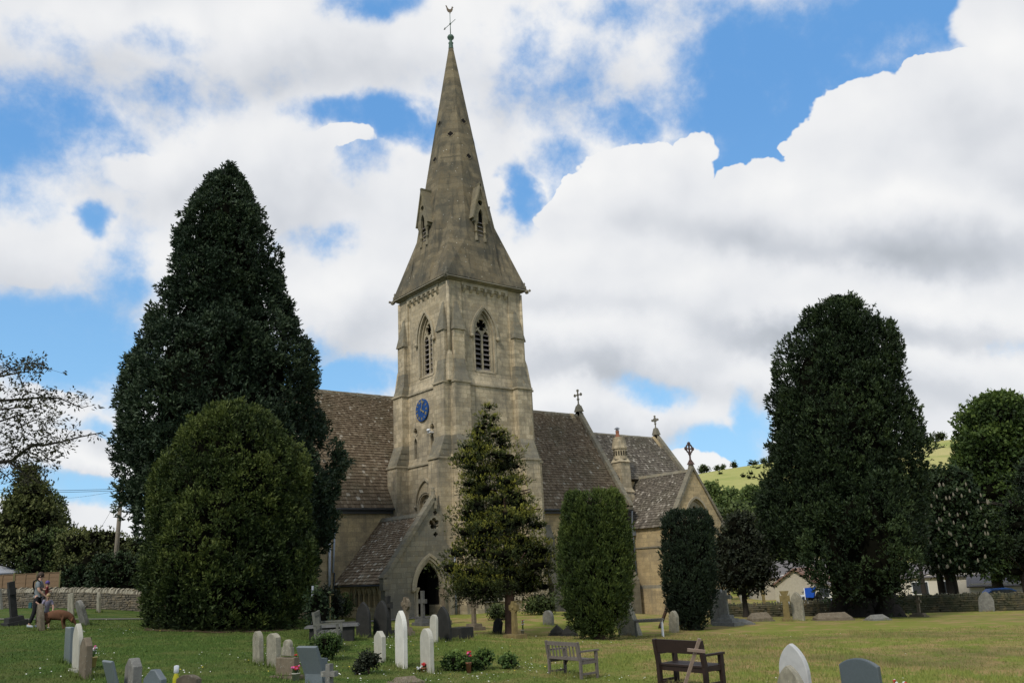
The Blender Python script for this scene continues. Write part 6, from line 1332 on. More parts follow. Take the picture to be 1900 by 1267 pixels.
grave(143, 1245, 1160, 'pointed', .5, .10, G['pale'], 'tallest pale pointed slab of the three front left stones', tilt=-.05, yaw=0.02, plinth=(1.15, .06))
grave(157, 1257, 1186, 'peak', .5, .13, G['brown'], 'brown peaked slab in front of the tallest pale pointed slab', tilt=-.02, yaw=.02)
grave(218, 1300, 1224, 'flat', .45, .05, G['granite'], 'grey granite slab tipped backwards at the bottom edge, left of a peaked grey stone', tilt=-.30, yaw=.1)
grave(244, 1300, 1225, 'peak', .42, .16, G['grey'], 'upright grey peaked stone at the bottom edge between two granite slabs', yaw=.05)
grave(285, 1305, 1245, 'peak', .5, .12, G['granite'], 'light blue grey peaked stone at the bottom edge left of the yellow vase', yaw=.3)
grave(346, 1300, 1254, 'segment', .45, .14, G['brown'], 'top of a low dark rough stone at the bottom edge', yaw=.5, tilt=.1)
grave(479, 1230, 1173, 'round', .38, .12, G['lichen'], 'stained rounded headstone, left of a matching pair beside the dome yew', tilt=-.04, yaw=.0)
grave(508, 1236, 1177, 'segment', .52, .13, G['lichen'], 'stained square-shouldered headstone, right of a matching pair beside the dome yew', tilt=-.03, yaw=.0)
g_ = grave(533, 1257, 1221, 'flat', .55, .16, G['brown'], 'low brown block with a small rough stone on top, behind the pink flowers', yaw=.3, plinth=(1.3, .05))
p, s = hit(533, 1257); mb = MB(); slabmesh(mb, 'shoulder', .3, .32, .1, .42); mb.build('upper_stone', G['lichen'], g_, local=True)
# open desk-shaped granite stone
p, s = hit(583, 1275); bk = thing('desk_headstone', p, 'blue grey granite stone, a slanted slab on an upright block beside the small stone cross', 'headstone', rotz=math.pi/2+.35); mb = MB(); mb.box((-.22, -.12, -.1), (.22, .02, .52)); mb.build('block', G['granite'], bk, local=True); mb = MB(); mb.obox((0, .06, .42), (.5, .07, .72), Matrix.Rotation(-.42, 3, 'X')); mb.build('slanted_slab', G['granite'], bk, local=True); mb = MB(); mb.box((-.32, -.2, -.1), (.32, .4, .05)); mb.build('base', G['granite'], bk, local=True)
cross(611, 1285, 1234, .30, G['grey'], 'small plain stone cross at the bottom edge right of the slanted granite', yaw=.5, steps=1, aw=.09, stepw=.3, armz=.62)
# middle
grave(705, 1227, 1173, 'peak', .42, .12, G['pale'], 'short pale stone with a worn peaked top, left of the tall white one', group=GM, yaw=-.05)
grave(745, 1238, 1137, 'pointed', .52, .11, G['white'], 'tall bright white pointed headstone in the middle of the lawn', group=GM, yaw=-.16, inscr=False)
grave(793, 1246, 1169, 'round', .54, .11, G['pale'], 'cream rounded headstone right of the tall white one', group=GM, yaw=-.16)
grave(805, 1191, 1142, 'round', .36, .09, G['pale'], 'pale rounded slab leaning slightly, behind the cream rounded headstone', group=GM, lean=.04, tilt=.06)
grave(675, 1181, 1119, 'pointed', .62, .1, G['dark'], 'black pointed slab, left of two dark slabs below the porch arcade', yaw=.2, lean=.03)
grave(706, 1181, 1116, 'pointed', .70, .1, G['dark'], 'black pointed slab leaning right, right of two dark slabs below the porch arcade', yaw=.1, lean=-.08)
grave(823, 1188, 1127, 'pointed', .80, .1, G['dark'], 'broad black pointed slab to the right of the porch doorway')
cross(722, 1176, 1108, .42, G['dark'], 'dark weathered cross with ivy in front of the porch corner', kind='flare', lean=.06, steps=1, aw=.12)
cross(754, 1178, 1107, .46, G['brown'], 'brown celtic cross left of the porch doorway', kind='celtic', steps=2, aw=.12)
cross(785, 1160, 1098, .62, G['dgrey'], 'tall plain grey cross standing before the dark porch doorway', steps=2, aw=.19, stepw=1.0, armz=.62)
cross(824, 1158, 1086, .62, G['brown'], 'ornate ringed cross with red and white flowers right of the porch doorway', kind='celtic', steps=1, aw=.16)
cross(880, 1168, 1113, .62, G['brown'], 'mossy brown cross on a block between the porch and the golden yew', steps=2, aw=.2, stepw=.9)
cross(956, 1184, 1109, .44, G['yellow'], 'yellow lichened ring-headed cross in front of the golden yew trunk', kind='celtic', steps=1, aw=.15, armz=.70, stepw=.75)
grave(1018, 1159, 1133, 'round', .68, .16, G['grey'], 'small arched grey headstone by the wall under the golden yew')
grave(858, 1184, 1164, 'flat', .6, .5, G['dark'], 'low dark box tomb behind the broad black slab', name='box_tomb')
grave(922, 1176, 1148, 'peak', .5, .14, G['dark'], 'small dark leaning stone beside the box tomb', tilt=.2)
# chest tomb with ledger slab behind the half-hidden bench
p, s = hit(618, 1186); th = thing('chest_tomb', p, 'dark chest tomb with a wide pale ledger slab left of the black slabs', 'tomb', rotz=-.55); mb = MB(); mb.box((-.65, -.3, -.1), (.6, .3, .36)); mb.build('chest', G['dark'], th, local=True); mb = MB(); mb.frus((-.8, -.38, .75, .38), .36, (-.76, -.35, .71, .35), .42); mb.build('ledger', G['dgrey'], th, local=True)
# coped stones
def coped(px, by, w, l, h, mat, label, yaw=0., name='coped_stone'):
    p, s = hit(px, by); th = thing(name, p, label, 'grave slab', rotz=yaw); mb = MB(); a, c = l/2, w/2
    mb.add([(-a, -c, -.1), (a, -c, -.1), (a, c, -.1), (-a, c, -.1), (-a, -c, h*.35), (a, -c, h*.35), (a, c, h*.35), (-a, c, h*.35), (-a*.75, 0, h), (a*.75, 0, h)], [(0, 1, 5, 4), (1, 2, 6, 5), (2, 3, 7, 6), (3, 0, 4, 7), (4, 5, 9, 8), (6, 7, 8, 9), (5, 6, 9), (7, 4, 8)]); mb.build('slab', mat, th, local=True)
    mb = MB(); mb.box((-a-.08, -c-.08, -.12), (a+.08, c+.08, .05)); mb.build('kerb', mat, th, local=True); return th
coped(1034, 1178, .55, 1.1, .40, G['dark'], 'dark coped slab, left one of a pair beside the stout columnar yew', yaw=.85)
coped(1056, 1179, .55, 1.1, .40, G['dark'], 'dark coped slab, right one of a pair touching the stout columnar yew', yaw=.85)
coped(1410, 1152, .6, 1.1, .42, G['brown'], 'reddish coped tomb below the yellow-topped cross', yaw=-.5)
coped(1545, 1150, .8, 1.7, .36, G['brown'], 'long rough mossy grave mound in front of the huge conifer', yaw=-.7, name='grave_mound')
coped(1628, 1150, .6, .9, .26, G['grey'], 'pale low coped slab at the foot of the conifer trunks', yaw=-.4)
coped(1360, 1158, .9, 1.6, .22, G['grey'], 'low grey grave kerb in front of the grey cross', yaw=-.5)
coped(752, 1268, .35, .5, .14, G['brown'], 'small sunken brown slab in the grass below the tall white headstone', yaw=-.3)
grave(1170, 1178, 1118, 'taper', .9, .35, G['lichen'], 'sloping lichened slab propped beside the stout columnar yew', lean=.25, yaw=.3)
grave(1251, 1173, 1134, 'pointed', .40, .2, G['lichen'], 'pale lichened stone half hidden behind the narrow dark columnar yew', lean=-.08)
grave(1336, 1158, 1095, 'taper', 1.0, .2, G['grey'], 'broad grey tapered slab behind the grey cross')
cross(1351, 1160, 1097, .62, G['grey'], 'grey stone cross on stepped base right of the narrow dark columnar yew', steps=3, aw=.17, stepw=1.2, yaw=.1)
cross(1420, 1137, 1094, .3, G['yellow'], 'yellow-topped slim cross behind the reddish coped tomb', steps=0, aw=.22, yaw=.9, armz=.78)
cross(1461, 1152, 1098, .48, G['yellow'], 'thick yellow-brown cross beside a rounded headstone', steps=1, aw=.28, stepw=.5, kind='flare', yaw=.7, lean=.0, tilt=-.06)
grave(1483, 1151, 1100, 'pointed', .62, .16, G['lichen'], 'green-grey pointed headstone right of the thick yellow-brown cross')
grave(1511, 1142, 1102, 'pointed', .62, .12, G['dark'], 'left of two dark pointed stones in the shade of the huge conifer')
grave(1524, 1141, 1098, 'pointed', .5, .12, G['dark'], 'right of two dark pointed stones in the shade of the huge conifer')
grave(1581, 1138, 1106, 'round', .7, .14, G['grey'], 'leaning stone in deep shade between the conifer trunks', lean=.25)
cross(1706, 1144, 1108, .3, G['brown'], 'small leaning cross with stepped base right of the huge conifer', steps=2, aw=.12, tilt=.15, stepw=.8)
grave(1831, 1134, 1098, 'pointed', .85, .15, G['grey'], 'greenish rounded stone leaning against the right wall', lean=-.10, yaw=.5)
grave(1384, 1135, 1103, 'flat', .25, .12, G['pale'], 'thin pale stone post leaning left behind the grey cross', lean=.28)
# bottom right
grave(1481, 1300, 1199, 'pointed', .64, .10, G['offwhite'], 'white gothic-pointed headstone at the bottom right', yaw=-.12)
grave(1473, 1312, 1238, 'pointed', .66, .12, G['lichen'], 'stained grey pointed headstone in front of the white one at the bottom right', yaw=-.25)
grave(1606, 1318, 1226, 'segment', .72, .09, G['gdark'], 'dark polished headstone with a gently curved top at the bottom right', yaw=-.05)
# ---- flowers and pots
M['pink'] = plain('pink_petals', (.65, .12, .30), .6); M['red'] = plain('red_petals', (.45, .03, .03), .6); M['stem'] = plain('flower_stems', (.04, .08, .02), .8)
M['yellow_pot'] = plain('cream_yellow_pot', (.55, .42, .16), .6); M['brightyellow'] = plain('yellow_plastic', (.60, .55, .03), .5)
def bouquet(px, by, h, label, cols, pot=None, n=9, r=.1, top=None, cat='flowers'):
    p, s = hit(px, by); th = thing('flower_pot' if pot else 'flowers', p, label, cat); rr = random.Random(int(px)); H = h/s; pz = 0
    if pot: mb = MB(); pz = min(.22, H*.45); mb.lathe(p, [(.0, 0), (r*.75, 0), (r, pz), (r*1.08, pz), (r*1.08, pz+.02), (r*.9, pz+.02), (0, pz-.03)], 12); mb.build('pot', pot, th)
    st = MB(); fl = {}
    for i in range(n):
        a = rr.uniform(0, 6.28); q = rr.uniform(.2, 1.1)*r; e = p+Vector((math.cos(a)*q, math.sin(a)*q, pz+(H-pz)*rr.uniform(.6, 1))); st.tube([p+UP*pz*.8, e], .005, 4, cap=False)
        c = cols[i % len(cols)]; m_ = fl.setdefault(c, MB()); m_.ball(e, .028, 6, (1, 1, .7), .25)
        for k in range(3): l = e.lerp(p, rr.uniform(.2, .6)); d = Vector((rr.uniform(-1, 1), rr.uniform(-1, 1), rr.uniform(-.2, .6)))*.06; st.add([l, l+d*.5+Vector((0, 0, .015)), l+d, l+d*.5-Vector((0, 0, .015))], [(0, 1, 2, 3)])
    st.build('stems', M['stem'], th)
    for c, m_ in fl.items(): m_.build('petals', M[c], th)
bouquet(171, 1238, 38, 'pink and white flowers standing in a cream yellow pot by the front left stones', ['pink', 'white', 'white'], M['yellow_pot'], r=.09)
bouquet(549, 1262, 26, 'bright pink flowers in front of the low brown block', ['pink', 'red', 'pink'], G['pale'], r=.08, n=12)
bouquet(543, 1235, 20, 'small dark plant with orange blooms behind the pink flowers', ['red', 'stem'], None, r=.08)
bouquet(870, 1248, 38, 'small pale planter of red roses among the leafy clumps', ['red', 'pink'], M['clay'], r=.06, n=12)
bouquet(786, 1247, 16, 'red lantern-shaped posy at the foot of the cream rounded headstone', ['red', 'red'], M['clay'], r=.06)
bouquet(779, 1246, 9, 'small white posy beside the red one at the cream headstone', ['white'], None, r=.05, n=7)
bouquet(823, 1128, 14, 'red and white flowers laid at the ringed cross', ['red', 'white'], None, r=.1)
bouquet(970, 1180, 28, 'white flowers at the foot of the yellow ring-headed cross', ['white', 'red'], G['pale'], r=.07)
bouquet(1669, 1300, 36, 'red and white wreath just showing at the bottom edge', ['red', 'white'], None, r=.16, n=22)
p, s = hit(1563, 1268); th = thing('poppy', p, 'single red poppy on a thin stalk left of the dark polished headstone', 'flower'); mb = MB(); mb.tube([p, p+UP*.2], .004, 5); mb.build('stem', M['stem'], th); mb = MB(); mb.ball(p+UP*.21, .028, 8, (1, 1, .5), .2); mb.build('petals', M['red'], th)
p, s = hit(325, 1285); th = thing('grave_vase', p, 'bright yellow vase with a white top at the bottom edge of the lawn', 'vase'); mb = MB(); mb.lathe(p, [(.0, 0), (.06, 0), (.055, .25), (.03, .33), (.03, .34)], 12); mb.build('vase', M['brightyellow'], th); mb = MB(); mb.lathe(p+UP*.33, [(.03, 0), (.045, .02), (.045, .13), (0, .14)], 10); mb.build('cap', M['white'], th)
# thin posts left of the porch
for px, by, ty, m_, lb in ((579, 1180, 1090, M['lead'], 'thin grey metal post against the dome yew'), (612, 1165, 1103, G['yellow'], 'thin yellowish wooden post in front of the dark wall shrub')):
    p, s = hit(px, by); h = (by-ty)/s; th = thing('thin_post', p, lb, 'post'); mb = MB(); mb.tube([p-UP*.2, p+UP*h], .035, 8); mb.build('post', m_, th)
    if px == 612: mb = MB(); mb.bar(p+UP*h*.97, p+UP*h*.97+Vector(RC)*.12, .04, .04); mb.build('bracket', m_, th)

# ================================================================== BENCHES
M['teak'] = plain('weathered_teak', (.135, .115, .10), .85, var=.25, scale=18); M['brown_wood'] = plain('dark_brown_stain', (.026, .015, .012), .6, var=.2, scale=14); M['bare_wood'] = plain('bleached_wood', (.27, .20, .16), .8, var=.2, scale=16); M['tealgrey'] = plain('greened_wood', (.12, .12, .10), .85, var=.2)
def bench(px, by, L, label, mat, kind, rz, hb=.88, dep=.55, sc=1.):
    p, s = hit(px, by); th = thing('garden_bench', p, label, 'bench', 'churchyard benches', rotz=rz); th.scale = (sc,)*3
    def part(n, f, m_=None): mb = MB(); f(mb); return mb.build(n, m_ or mat, th, local=True)
    a = L/2; pt = .065 if kind == 'slat' else .085; dz = -gz(p.x, p.y)
    for x in (-a, a):
        part('leg', lambda b: (b.bar((x, .0, -.08), (x, .0, .42), pt, pt, (0, 1, 0)), b.bar((x, 0, .42), (x, -.07, hb), pt, pt, (0, 1, 0))))       # rear post
        part('leg', lambda b: b.box((x-pt/2, dep-pt/2, -.08), (x+pt/2, dep+pt/2, .62)))
        part('armrest', lambda b: b.box((x-.045, -.06, .62), (x+.045, dep+.09, .66)))
        part('side_rail', lambda b: (b.box((x-.02, .03, .33), (x+.02, dep-.03, .40)), b.box((x-.02, .03, .07), (x+.02, dep-.03, .12))))
    if kind == 'slat':
        def back(b):
            b.bar((-a+.03, -.055, hb-.06), (a-.03, -.055, hb-.06), .035, .10); b.bar((-a+.03, -.01, .46), (a-.03, -.01, .46), .03, .07)
            n = 9
            for i in range(n): x = -a+.08+(L-.16)*i/(n-1); b.bar((x, -.012, .48), (x, -.052, hb-.08), .045, .016, (0, 1, 0))
        part('backrest', back)
        part('seat', lambda b: [b.box((-a, .03+i*.105, .41), (a, .03+i*.105+.085, .432)) for i in range(5)])
        part('front_rail', lambda b: (b.box((-a, dep-.02, .33), (a, dep+.015, .40)), b.add([(-a+.03, dep, .33), (-a+.16, dep, .33), (-a+.03, dep, .2)], [(0, 1, 2), (2, 1, 0)])))
    else:
        part('backrest', lambda b: b.obox((0, -.055, hb-.13), (L+.06, .035, .26), Matrix.Rotation(.12, 3, 'X')))
        part('seat', lambda b: [b.box((-a-.02, .0+i*.2, .40), (a+.02, .185+i*.2, .435)) for i in range(3)])
        part('front_rail', lambda b: (b.box((-a, .02, .30), (a, .05, .40)), b.box((-a, dep-.05, .30), (a, dep-.02, .40)), b.box((-a, .02, .02), (a, .05, .10))))
    return th
bench(1049, 1255, 1.27, 'weathered grey slatted garden bench seen from behind on the lawn', M['teak'], 'slat', -math.pi/2-.02, sc=.82)
db = bench(1268, 1275, 1.24, 'dark brown plank bench with a wooden cross leaning on its back', M['brown_wood'], 'plank', -math.pi/2-.02, hb=.92, dep=.5, sc=.97)
hbn = bench(590, 1203, 1.3, 'bench with slatted back half hidden behind the round clipped shrub', M['tealgrey'], 'slat', -math.pi/2-.55, hb=.95)
# leaning wooden cross
a = db.location + Vector((0, 0, 0)); p, s = hit(1266, 1285); tp = at_depth(1298, 1184, FPX/s*.995)
th = thing('wooden_cross', p, 'bare wooden cross leaning against the dark brown bench', 'cross'); mb = MB(); mb.bar(p, tp, .06, .035, tuple(-FW)); mb.build('upright', M['bare_wood'], th); c = p.lerp(tp, .79); d = Vector(RC)*.165+Vector((0, 0, -.015)); q = Vector(-FW)*.03
mb = MB(); mb.bar(c-d+q, c+d+q, .055, .025, tuple(-FW)); mb.build('crossbar', M['bare_wood'], th)
# slatted table with pale legs between the yews
p, s = hit(1205, 1181); th = thing('slatted_table', p, 'small slatted table with pale metal legs between the two columnar yews', 'table', rotz=-.75)
mb = MB(); [mb.box((-.58+i*.12, -.3, .62), (-.58+i*.12+.1, .3, .65)) for i in range(10)]; mb.build('tabletop', M['tealgrey'], th, local=True)
for x in (-.5, .52):
    for y in (-.25, .25): mb = MB(); mb.bar((x, y, -.05), (x, y, .62), .05, .05); mb.build('leg', M['white'] if x > 0 else M['tealgrey'], th, local=True)
mb = MB(); mb.box((-.5, -.3, .56), (.52, -.26, .62)); mb.build('apron', M['teak'], th, local=True)
p, s = hit(1222, 1165); mb = MB(); mb.tube([p-UP*.1, at_depth(1246, 1104, FPX/s*1.0)], .075, 8); o = mb.build('leaning_log', M['bark']); solo(o, p, 'slanting rough log propped behind the slatted table', 'log')

# ================================================================== PEOPLE AND DOG
def skin(name, J, E_, mat, parent, sub=2):
    me = bpy.data.meshes.new(name); keys = list(J); o_ = ORG[parent.name] if parent else Vector((0, 0, 0))
    me.from_pydata([Vector(J[k][0]) for k in keys], [(keys.index(a), keys.index(b)) for a, b in E_], []); me.update()
    o = link(name, me, mat, parent); md = o.modifiers.new('Skin', 'SKIN'); md.use_smooth_shade = True
    if not me.skin_vertices: me.attributes  # layer is created by the modifier below
    sv = me.skin_vertices[0].data if me.skin_vertices else None
    if sv is None:
        import bmesh
        bm = bmesh.new(); bm.from_mesh(me); bm.verts.layers.skin.verify(); bm.to_mesh(me); bm.free(); sv = me.skin_vertices[0].data
    for i, k in enumerate(keys): r = J[k][1]; sv[i].radius = (r, r) if not hasattr(r, '__len__') else r; sv[i].use_root = i == 0
    s2 = o.modifiers.new('Subdivision', 'SUBSURF'); s2.levels = sub; s2.render_levels = sub; ORG[o.name] = Vector((0, 0, 0)); return o
SK = plain('skin', (.50, .30, .22), .6, .3, var=.05); M['hair_brown'] = plain('brown_hair', (.05, .03, .02), .6); M['hair_blond'] = plain('blond_hair', (.34, .24, .12), .6)
def figure(root, S, pose, mats, cloth, hair):
    """pose: joint dict (x forward, y left, z up) in metres for a figure of height 1 scaled by S"""
    P = {k: tuple(c*S for c in v) for k, v in pose.items()}; v = lambda k: P[k]
    def mid(a, b, t=.5): return tuple(P[a][i]+(P[b][i]-P[a][i])*t for i in range(3))
    J = {'pelvis': (v('pelvis'), .044*S), 'waist': (v('waist'), .055*S), 'chest': (v('chest'), .066*S), 'neck': (v('neck'), .028*S), 'skull': (v('head'), (.044*S, .050*S)), 'crown': (v('crown'), (.034*S, .040*S))}
    E_ = [('pelvis', 'waist'), ('waist', 'chest'), ('chest', 'neck'), ('neck', 'skull'), ('skull', 'crown')]
    for s in 'LR':
        J.update({'sh'+s: (v('sh'+s), .032*S), 'el'+s: (v('el'+s), .023*S), 'wr'+s: (v('wr'+s), .015*S), 'hip'+s: (v('hip'+s), .036*S), 'kn'+s: (v('kn'+s), .033*S), 'an'+s: (v('an'+s), .021*S), 'toe'+s: (v('toe'+s), .016*S)})
        E_ += [('chest', 'sh'+s), ('sh'+s, 'el'+s), ('el'+s, 'wr'+s), ('pelvis', 'hip'+s), ('hip'+s, 'kn'+s), ('kn'+s, 'an'+s), ('an'+s, 'toe'+s)]
        w = Vector(P['wr'+s]); d = (w-Vector(P['el'+s])).normalized(); q = d.cross(Vector((1, 0, 0)) if abs(d.x) < .8 else Vector((0, 1, 0))).normalized(); pm = w+d*.038*S
        J['pm'+s] = (tuple(pm), (.016*S, .010*S)); E_.append(('wr'+s, 'pm'+s)); cu = d.cross(q)
        for i, (off, ln) in enumerate(((-.014, .034), (-.005, .040), (.005, .037), (.013, .030))):
            a = pm+q*off*S+d*ln*.55*S; b = a+(d*.8+cu*.6).normalized()*ln*.5*S; J['f%d%s' % (i, s)] = (tuple(a), .0055*S); J['g%d%s' % (i, s)] = (tuple(b), .0045*S); E_ += [('pm'+s, 'f%d%s' % (i, s)), ('f%d%s' % (i, s), 'g%d%s' % (i, s))]
        th_ = w+d*.018*S+q*-.026*S; J['th'+s] = (tuple(th_), .006*S); J['ti'+s] = (tuple(th_+d*.022*S), .005*S); E_ += [('wr'+s, 'th'+s), ('th'+s, 'ti'+s)]
    body = skin('body', J, E_, mats['skin'], root)
    if 'top' in cloth:
        J = {k: (v(k), r*S) for k, r in (('waist', .064), ('chest', .074), ('neck', .036))}; J['hipc'] = (mid('pelvis', 'waist', .3), .066*S); E2 = [('waist', 'chest'), ('chest', 'neck'), ('waist', 'hipc')]
        for s in 'LR': J['sh'+s] = (v('sh'+s), .040*S); J['sl'+s] = (mid('sh'+s, 'el'+s, .75), .034*S); E2 += [('chest', 'sh'+s), ('sh'+s, 'sl'+s)]
        skin('shirt', J, E2, cloth['top'], root)
    ln = cloth.get('leg_len', 1.); J = {'pelvis': (v('pelvis'), .068*S), 'wb': (mid('pelvis', 'waist', .7), .060*S)}; E2 = [('pelvis', 'wb')]
    for s in 'LR':
        J['hip'+s] = (v('hip'+s), .056*S); E2.append(('pelvis', 'hip'+s))
        if ln >= 1: J['kn'+s] = (v('kn'+s), .042*S); J['an'+s] = (mid('kn'+s, 'an'+s, .93), .033*S); E2 += [('hip'+s, 'kn'+s), ('kn'+s, 'an'+s)]
        else: J['kn'+s] = (mid('hip'+s, 'kn'+s, ln+.3), .05*S); E2.append(('hip'+s, 'kn'+s))
    skin('trousers' if ln >= 1 else 'shorts', J, E2, cloth['leg'], root)
    for s in 'LR':
        a, t = Vector(v('an'+s)), Vector(v('toe'+s)); skin('shoe', {'a': (tuple(a-UP*.012*S), .026*S), 'h': (tuple(a+(a-t)*.2-UP*.022*S), .02*S), 'b': (tuple(a.lerp(t, .6)-UP*.006*S), .024*S), 't': (tuple(t+(t-a)*.15), .018*S)}, [('a', 'h'), ('a', 'b'), ('b', 't')], cloth['shoe'], root)
    # face and hair
    h = Vector(v('head')); f = Vector(pose['face']).normalized(); c = Vector(v('crown')); up = (c-Vector(v('neck'))).normalized(); side = up.cross(f).normalized()
    m_ = MB(); m_.ball(h+f*.052*S-up*.008*S, .011*S, 8, (1, 1, 1.3)); 
    for s in (-1, 1): m_.ball(h+side*s*.047*S-up*.005*S, .012*S, 8, (.6, .8, 1.3))
    m_.build('face_features', mats['skin'], root, local=True)
    m_ = MB(); 
    for s in (-1, 1): m_.ball(h+f*.047*S+side*s*.018*S+up*.008*S, .005*S, 6)
    m_.ball(h+f*.046*S-up*.028*S, .008*S, 6, (.6, 1.4, .4)); m_.build('eyes_and_mouth', M['hair_brown'], root, local=True)
    if hair: m_ = MB(); m_.ball(h+up*.02*S-f*.012*S, .060*S, 14, (1, .92, 1.0)); [m_.ball(h-f*.052*S-up*(.012+.022*k)*S, (.034-.005*k)*S, 8) for k in range(hair[1])]; m_.build('hair', hair[0], root, local=True)
    return body
def cube_rot(root, face_dir): root.rotation_euler = (0, 0, math.atan2(face_dir[1], face_dir[0]))
pw_, sw_ = hit(64, 1164); S = 101/sw_
ad = thing('person', pw_, 'adult in grey T-shirt and black trousers carrying a toddler, walking past the leaning cross', 'person')
fd_ = (R0[0]*.96+F0[0]*.25, R0[1]*.96+F0[1]*.25); cube_rot(ad, fd_)
pose = dict(pelvis=(0, 0, .52), waist=(.0, 0, .60), chest=(.015, 0, .735), neck=(.02, 0, .845), head=(.035, 0, .91), crown=(.03, 0, .96), face=(1, 0, -.1),
            shL=(.01, .10, .80), shR=(.01, -.10, .80), elL=(.06, .13, .65), elR=(.05, -.135, .655), wrL=(.17, .06, .64), wrR=(.15, -.08, .55), hipL=(0, .05, .50), hipR=(0, -.05, .50), knL=(.035, .055, .28), knR=(-.01, -.055, .28), anL=(.02, .055, .04), anR=(-.085, -.055, .055), toeL=(.10, .06, .018), toeR=(-.015, -.06, .018))
figure(ad, S, pose, {'skin': SK}, {'top': plain('grey_tshirt', (.18, .20, .21), .9), 'leg': plain('black_trousers', (.012, .012, .014), .9), 'shoe': plain('pale_trainers', (.45, .50, .52), .7)}, (M['hair_brown'], 3))
m_ = MB(); bp = [(-.062, -.07, .83), (-.078, -.03, .78), (-.076, .03, .70), (-.06, .07, .64)]; m_.tube([tuple(c*S for c in q) for q in [(.05, -.085, .80), (.0, -.105, .855), (-.062, -.085, .82), (-.082, -.02, .74), (-.07, .06, .65), (0, .09, .60), (.07, .05, .60)]], .014*S, 8); m_.tube([tuple(c*S for c in q) for q in [(-.06, -.08, .62), (-.08, 0, .61), (-.06, .08, .62), (.03, .095, .61)]], .014*S, 8); m_.build('carrier_strap', M['dark'], ad, local=True)
m_ = MB(); m_.obox((-.10*S, -.02*S, .40*S), (.05*S, .05*S, .10*S)); m_.build('hanging_bag', plain('teal_bag', (.03, .10, .11), .8), ad, local=True)
# small child carried in front
fdv = Vector((fd_[0], fd_[1], 0)).normalized(); tb = pw_+fdv*.15*S+UP*.50*S; ch = thing('person', tb, 'toddler with a purple hat held against the adult chest', 'person'); cube_rot(ch, (-fd_[0]*.9+R0[0]*.1-F0[0]*.4, -fd_[1]*.9-F0[1]*.4)); S2 = S*.50
pose2 = dict(pelvis=(0, 0, .10), waist=(0, 0, .2), chest=(0, 0, .36), neck=(.0, 0, .47), head=(.0, 0, .55), crown=(0, 0, .62), face=(1, 0, 0), shL=(0, .1, .42), shR=(0, -.1, .42), elL=(.08, .14, .32), elR=(.08, -.14, .32), wrL=(.17, .08, .38), wrR=(.17, -.08, .38), hipL=(0, .07, .09), hipR=(0, -.07, .09), knL=(.14, .12, .03), knR=(.14, -.12, .03), anL=(.10, .13, -.16), anR=(.10, -.13, -.16), toeL=(.16, .14, -.19), toeR=(.16, -.14, -.19))
figure(ch, S2, pose2, {'skin': SK}, {'top': plain('dark_red_top', (.16, .03, .03), .9), 'leg': plain('dark_leggings', (.03, .03, .04), .9), 'shoe': M['dark']}, (plain('purple_hat', (.10, .07, .22), .9), 1))
m_ = MB(); m_.lathe((0, 0, .565*S2), [(.066*S2, -.02*S2), (.078*S2, .0), (.07*S2, .05*S2), (.04*S2, .085*S2), (0, .095*S2)], 14); m_.build('hat', bpy.data.materials['purple_hat'], ch, local=True)
# blond child bending forward
p, s = hit(84, 1166); kid = thing('person', p, 'blond child in a lilac grey top and black shorts bending beside the brown dog', 'person'); cube_rot(kid, (R0[0]*.3-F0[0]*.5, R0[1]*.3-F0[1]*.5)); S3 = 66/s
pose3 = dict(pelvis=(-.09, 0, .42), waist=(-.04, 0, .53), chest=(.03, 0, .70), neck=(.07, 0, .79), head=(.10, 0, .875), crown=(.11, 0, .94), face=(1, 0, -.5), shL=(.03, .10, .755), shR=(.03, -.10, .755), elL=(.07, .15, .58), elR=(.08, -.14, .62), wrL=(.12, .14, .44), wrR=(.06, -.24, .70), hipL=(-.09, .06, .40), hipR=(-.09, -.06, .40), knL=(.02, .08, .24), knR=(.0, -.08, .23), anL=(-.04, .08, .04), anR=(-.07, -.08, .04), toeL=(.04, .09, .018), toeR=(.01, -.09, .018))
figure(kid, S3, pose3, {'skin': SK}, {'top': plain('lilac_grey_top', (.22, .20, .26), .9), 'leg': plain('black_shorts', (.012, .012, .014), .9), 'leg_len': .55, 'shoe': plain('white_sandals', (.5, .5, .48), .7)}, (M['hair_blond'], 2))
# dog, facing right with its head lowered
p, s = hit(104, 1168); dg = thing('dog', p, 'chestnut brown dog with its head lowered to the grass beside the blond child', 'dog'); cube_rot(dg, (R0[0]*.97+F0[0]*.15, R0[1]*.97+F0[1]*.15)); k = 38/s/.66
DJ = {'rump': ((-.34, 0, .48), (.13, .16)), 'loin': ((-.12, 0, .48), (.125, .15)), 'ribs': ((.08, 0, .45), (.15, .20)), 'chest': ((.25, 0, .47), (.13, .19)), 'neck': ((.38, 0, .42), .115), 'poll': ((.46, 0, .31), .09), 'brow': ((.50, 0, .24), .075), 'muz': ((.57, 0, .18), .033), 'nose': ((.585, 0, .12), .025), 'tail1': ((-.44, 0, .50), .03), 'tail2': ((-.54, 0, .40), .022), 'tail3': ((-.60, 0, .28), .014)}
DE = [('rump', 'loin'), ('loin', 'ribs'), ('ribs', 'chest'), ('chest', 'neck'), ('neck', 'poll'), ('poll', 'brow'), ('brow', 'muz'), ('muz', 'nose'), ('rump', 'tail1'), ('tail1', 'tail2'), ('tail2', 'tail3')]
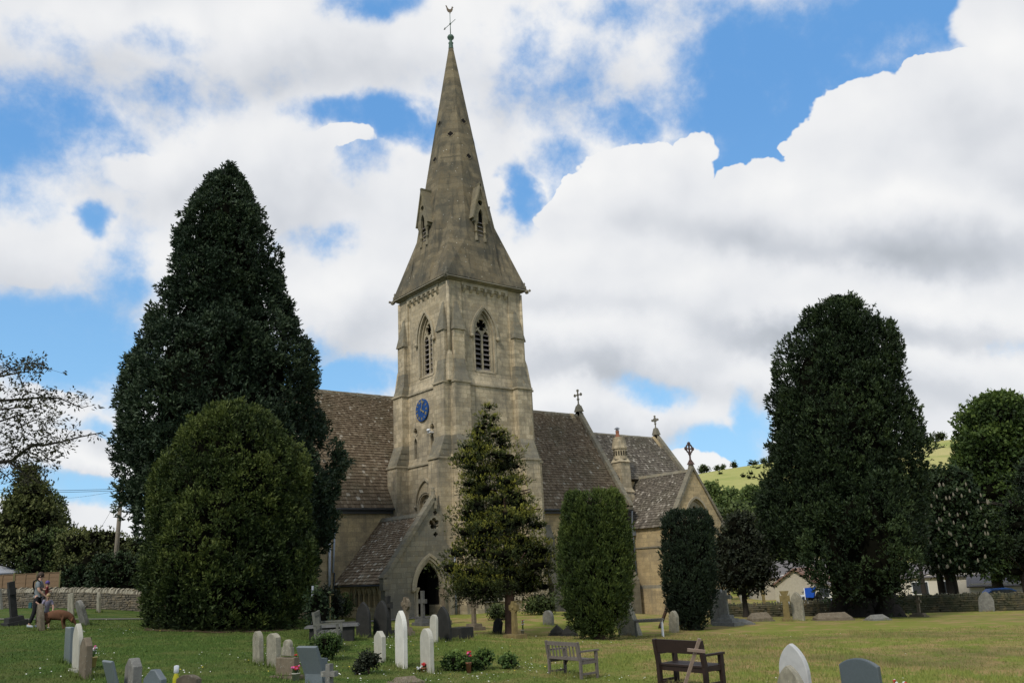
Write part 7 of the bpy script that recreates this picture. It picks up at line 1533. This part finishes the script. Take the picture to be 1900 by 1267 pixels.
for s_, y in (('L', .09), ('R', -.09)):
    DJ.update({'st'+s_: ((-.30, y, .38), .07), 'ho'+s_: ((-.40, y, .17), .028), 'pa'+s_: ((-.36, y, .02), .022), 'kn'+s_: ((-.24, y, .28), .05), 'sc'+s_: ((.24, y, .40), .055), 'eb'+s_: ((.19, y, .29), .042), 'wr'+s_: ((.22, y, .13), .026), 'fo'+s_: ((.25, y, .02), .024)})
    DE += [('rump', 'st'+s_), ('st'+s_, 'kn'+s_), ('kn'+s_, 'ho'+s_), ('ho'+s_, 'pa'+s_), ('chest', 'sc'+s_), ('sc'+s_, 'eb'+s_), ('eb'+s_, 'wr'+s_), ('wr'+s_, 'fo'+s_)]
skin('body', {a: (tuple(c*k for c in v[0]), (v[1] if not hasattr(v[1], '__len__') else v[1][0])*k if not hasattr(v[1], '__len__') else (v[1][0]*k, v[1][1]*k)) for a, v in DJ.items()}, DE, plain('chestnut_fur', (.12, .055, .028), .9, var=.25), dg)
for y in (-.06, .06): m_ = MB(); m_.add([(.47*k, y*k, .38*k), (.52*k, y*1.1*k, .36*k), (.49*k, y*1.9*k, .25*k), (.45*k, y*1.7*k, .28*k)], [(0, 1, 2, 3), (3, 2, 1, 0)]); m_.build('ear', plain('dark_ear', (.13, .05, .025), .9), dg, local=True)

# longer grass left by the mower around the stones
rq = np.random.default_rng(15); TC = []
for o in list(COL.objects):
    if o.parent is None and o.get('category') in ('headstone', 'cross', 'grave slab', 'tomb', 'bench', 'post') and o.type == 'EMPTY':
        l = o.location
        if math.hypot(l.x, l.y) > 62: continue
        n = 150; a = rq.uniform(0, 6.28, n); r = rq.uniform(.12, .42, n); x = l.x+np.cos(a)*r*.7; y = l.y+np.sin(a)*r*1.15; TC.append(np.stack([x, y, ground(x, y)], -1))
C = np.concatenate(TC); n = len(C); a = rq.uniform(0, 6.28, n); t = np.stack([np.cos(a), np.sin(a), np.zeros(n)], -1)*rq.uniform(.006, .012, n)[:, None]
tip = C+np.stack([rq.normal(0, .035, n), rq.normal(0, .035, n), rq.uniform(.05, .17, n)], -1)
tag(arr_mesh('grass_tufts', np.stack([C-t-[0, 0, .01], C+t-[0, 0, .01], tip], 1).reshape(-1, 3), np.arange(3*n).reshape(n, 3), rq.uniform(0, .8, n), M['blades']), 'longer grass fringing the feet of the headstones and benches', 'grass', kind='stuff')
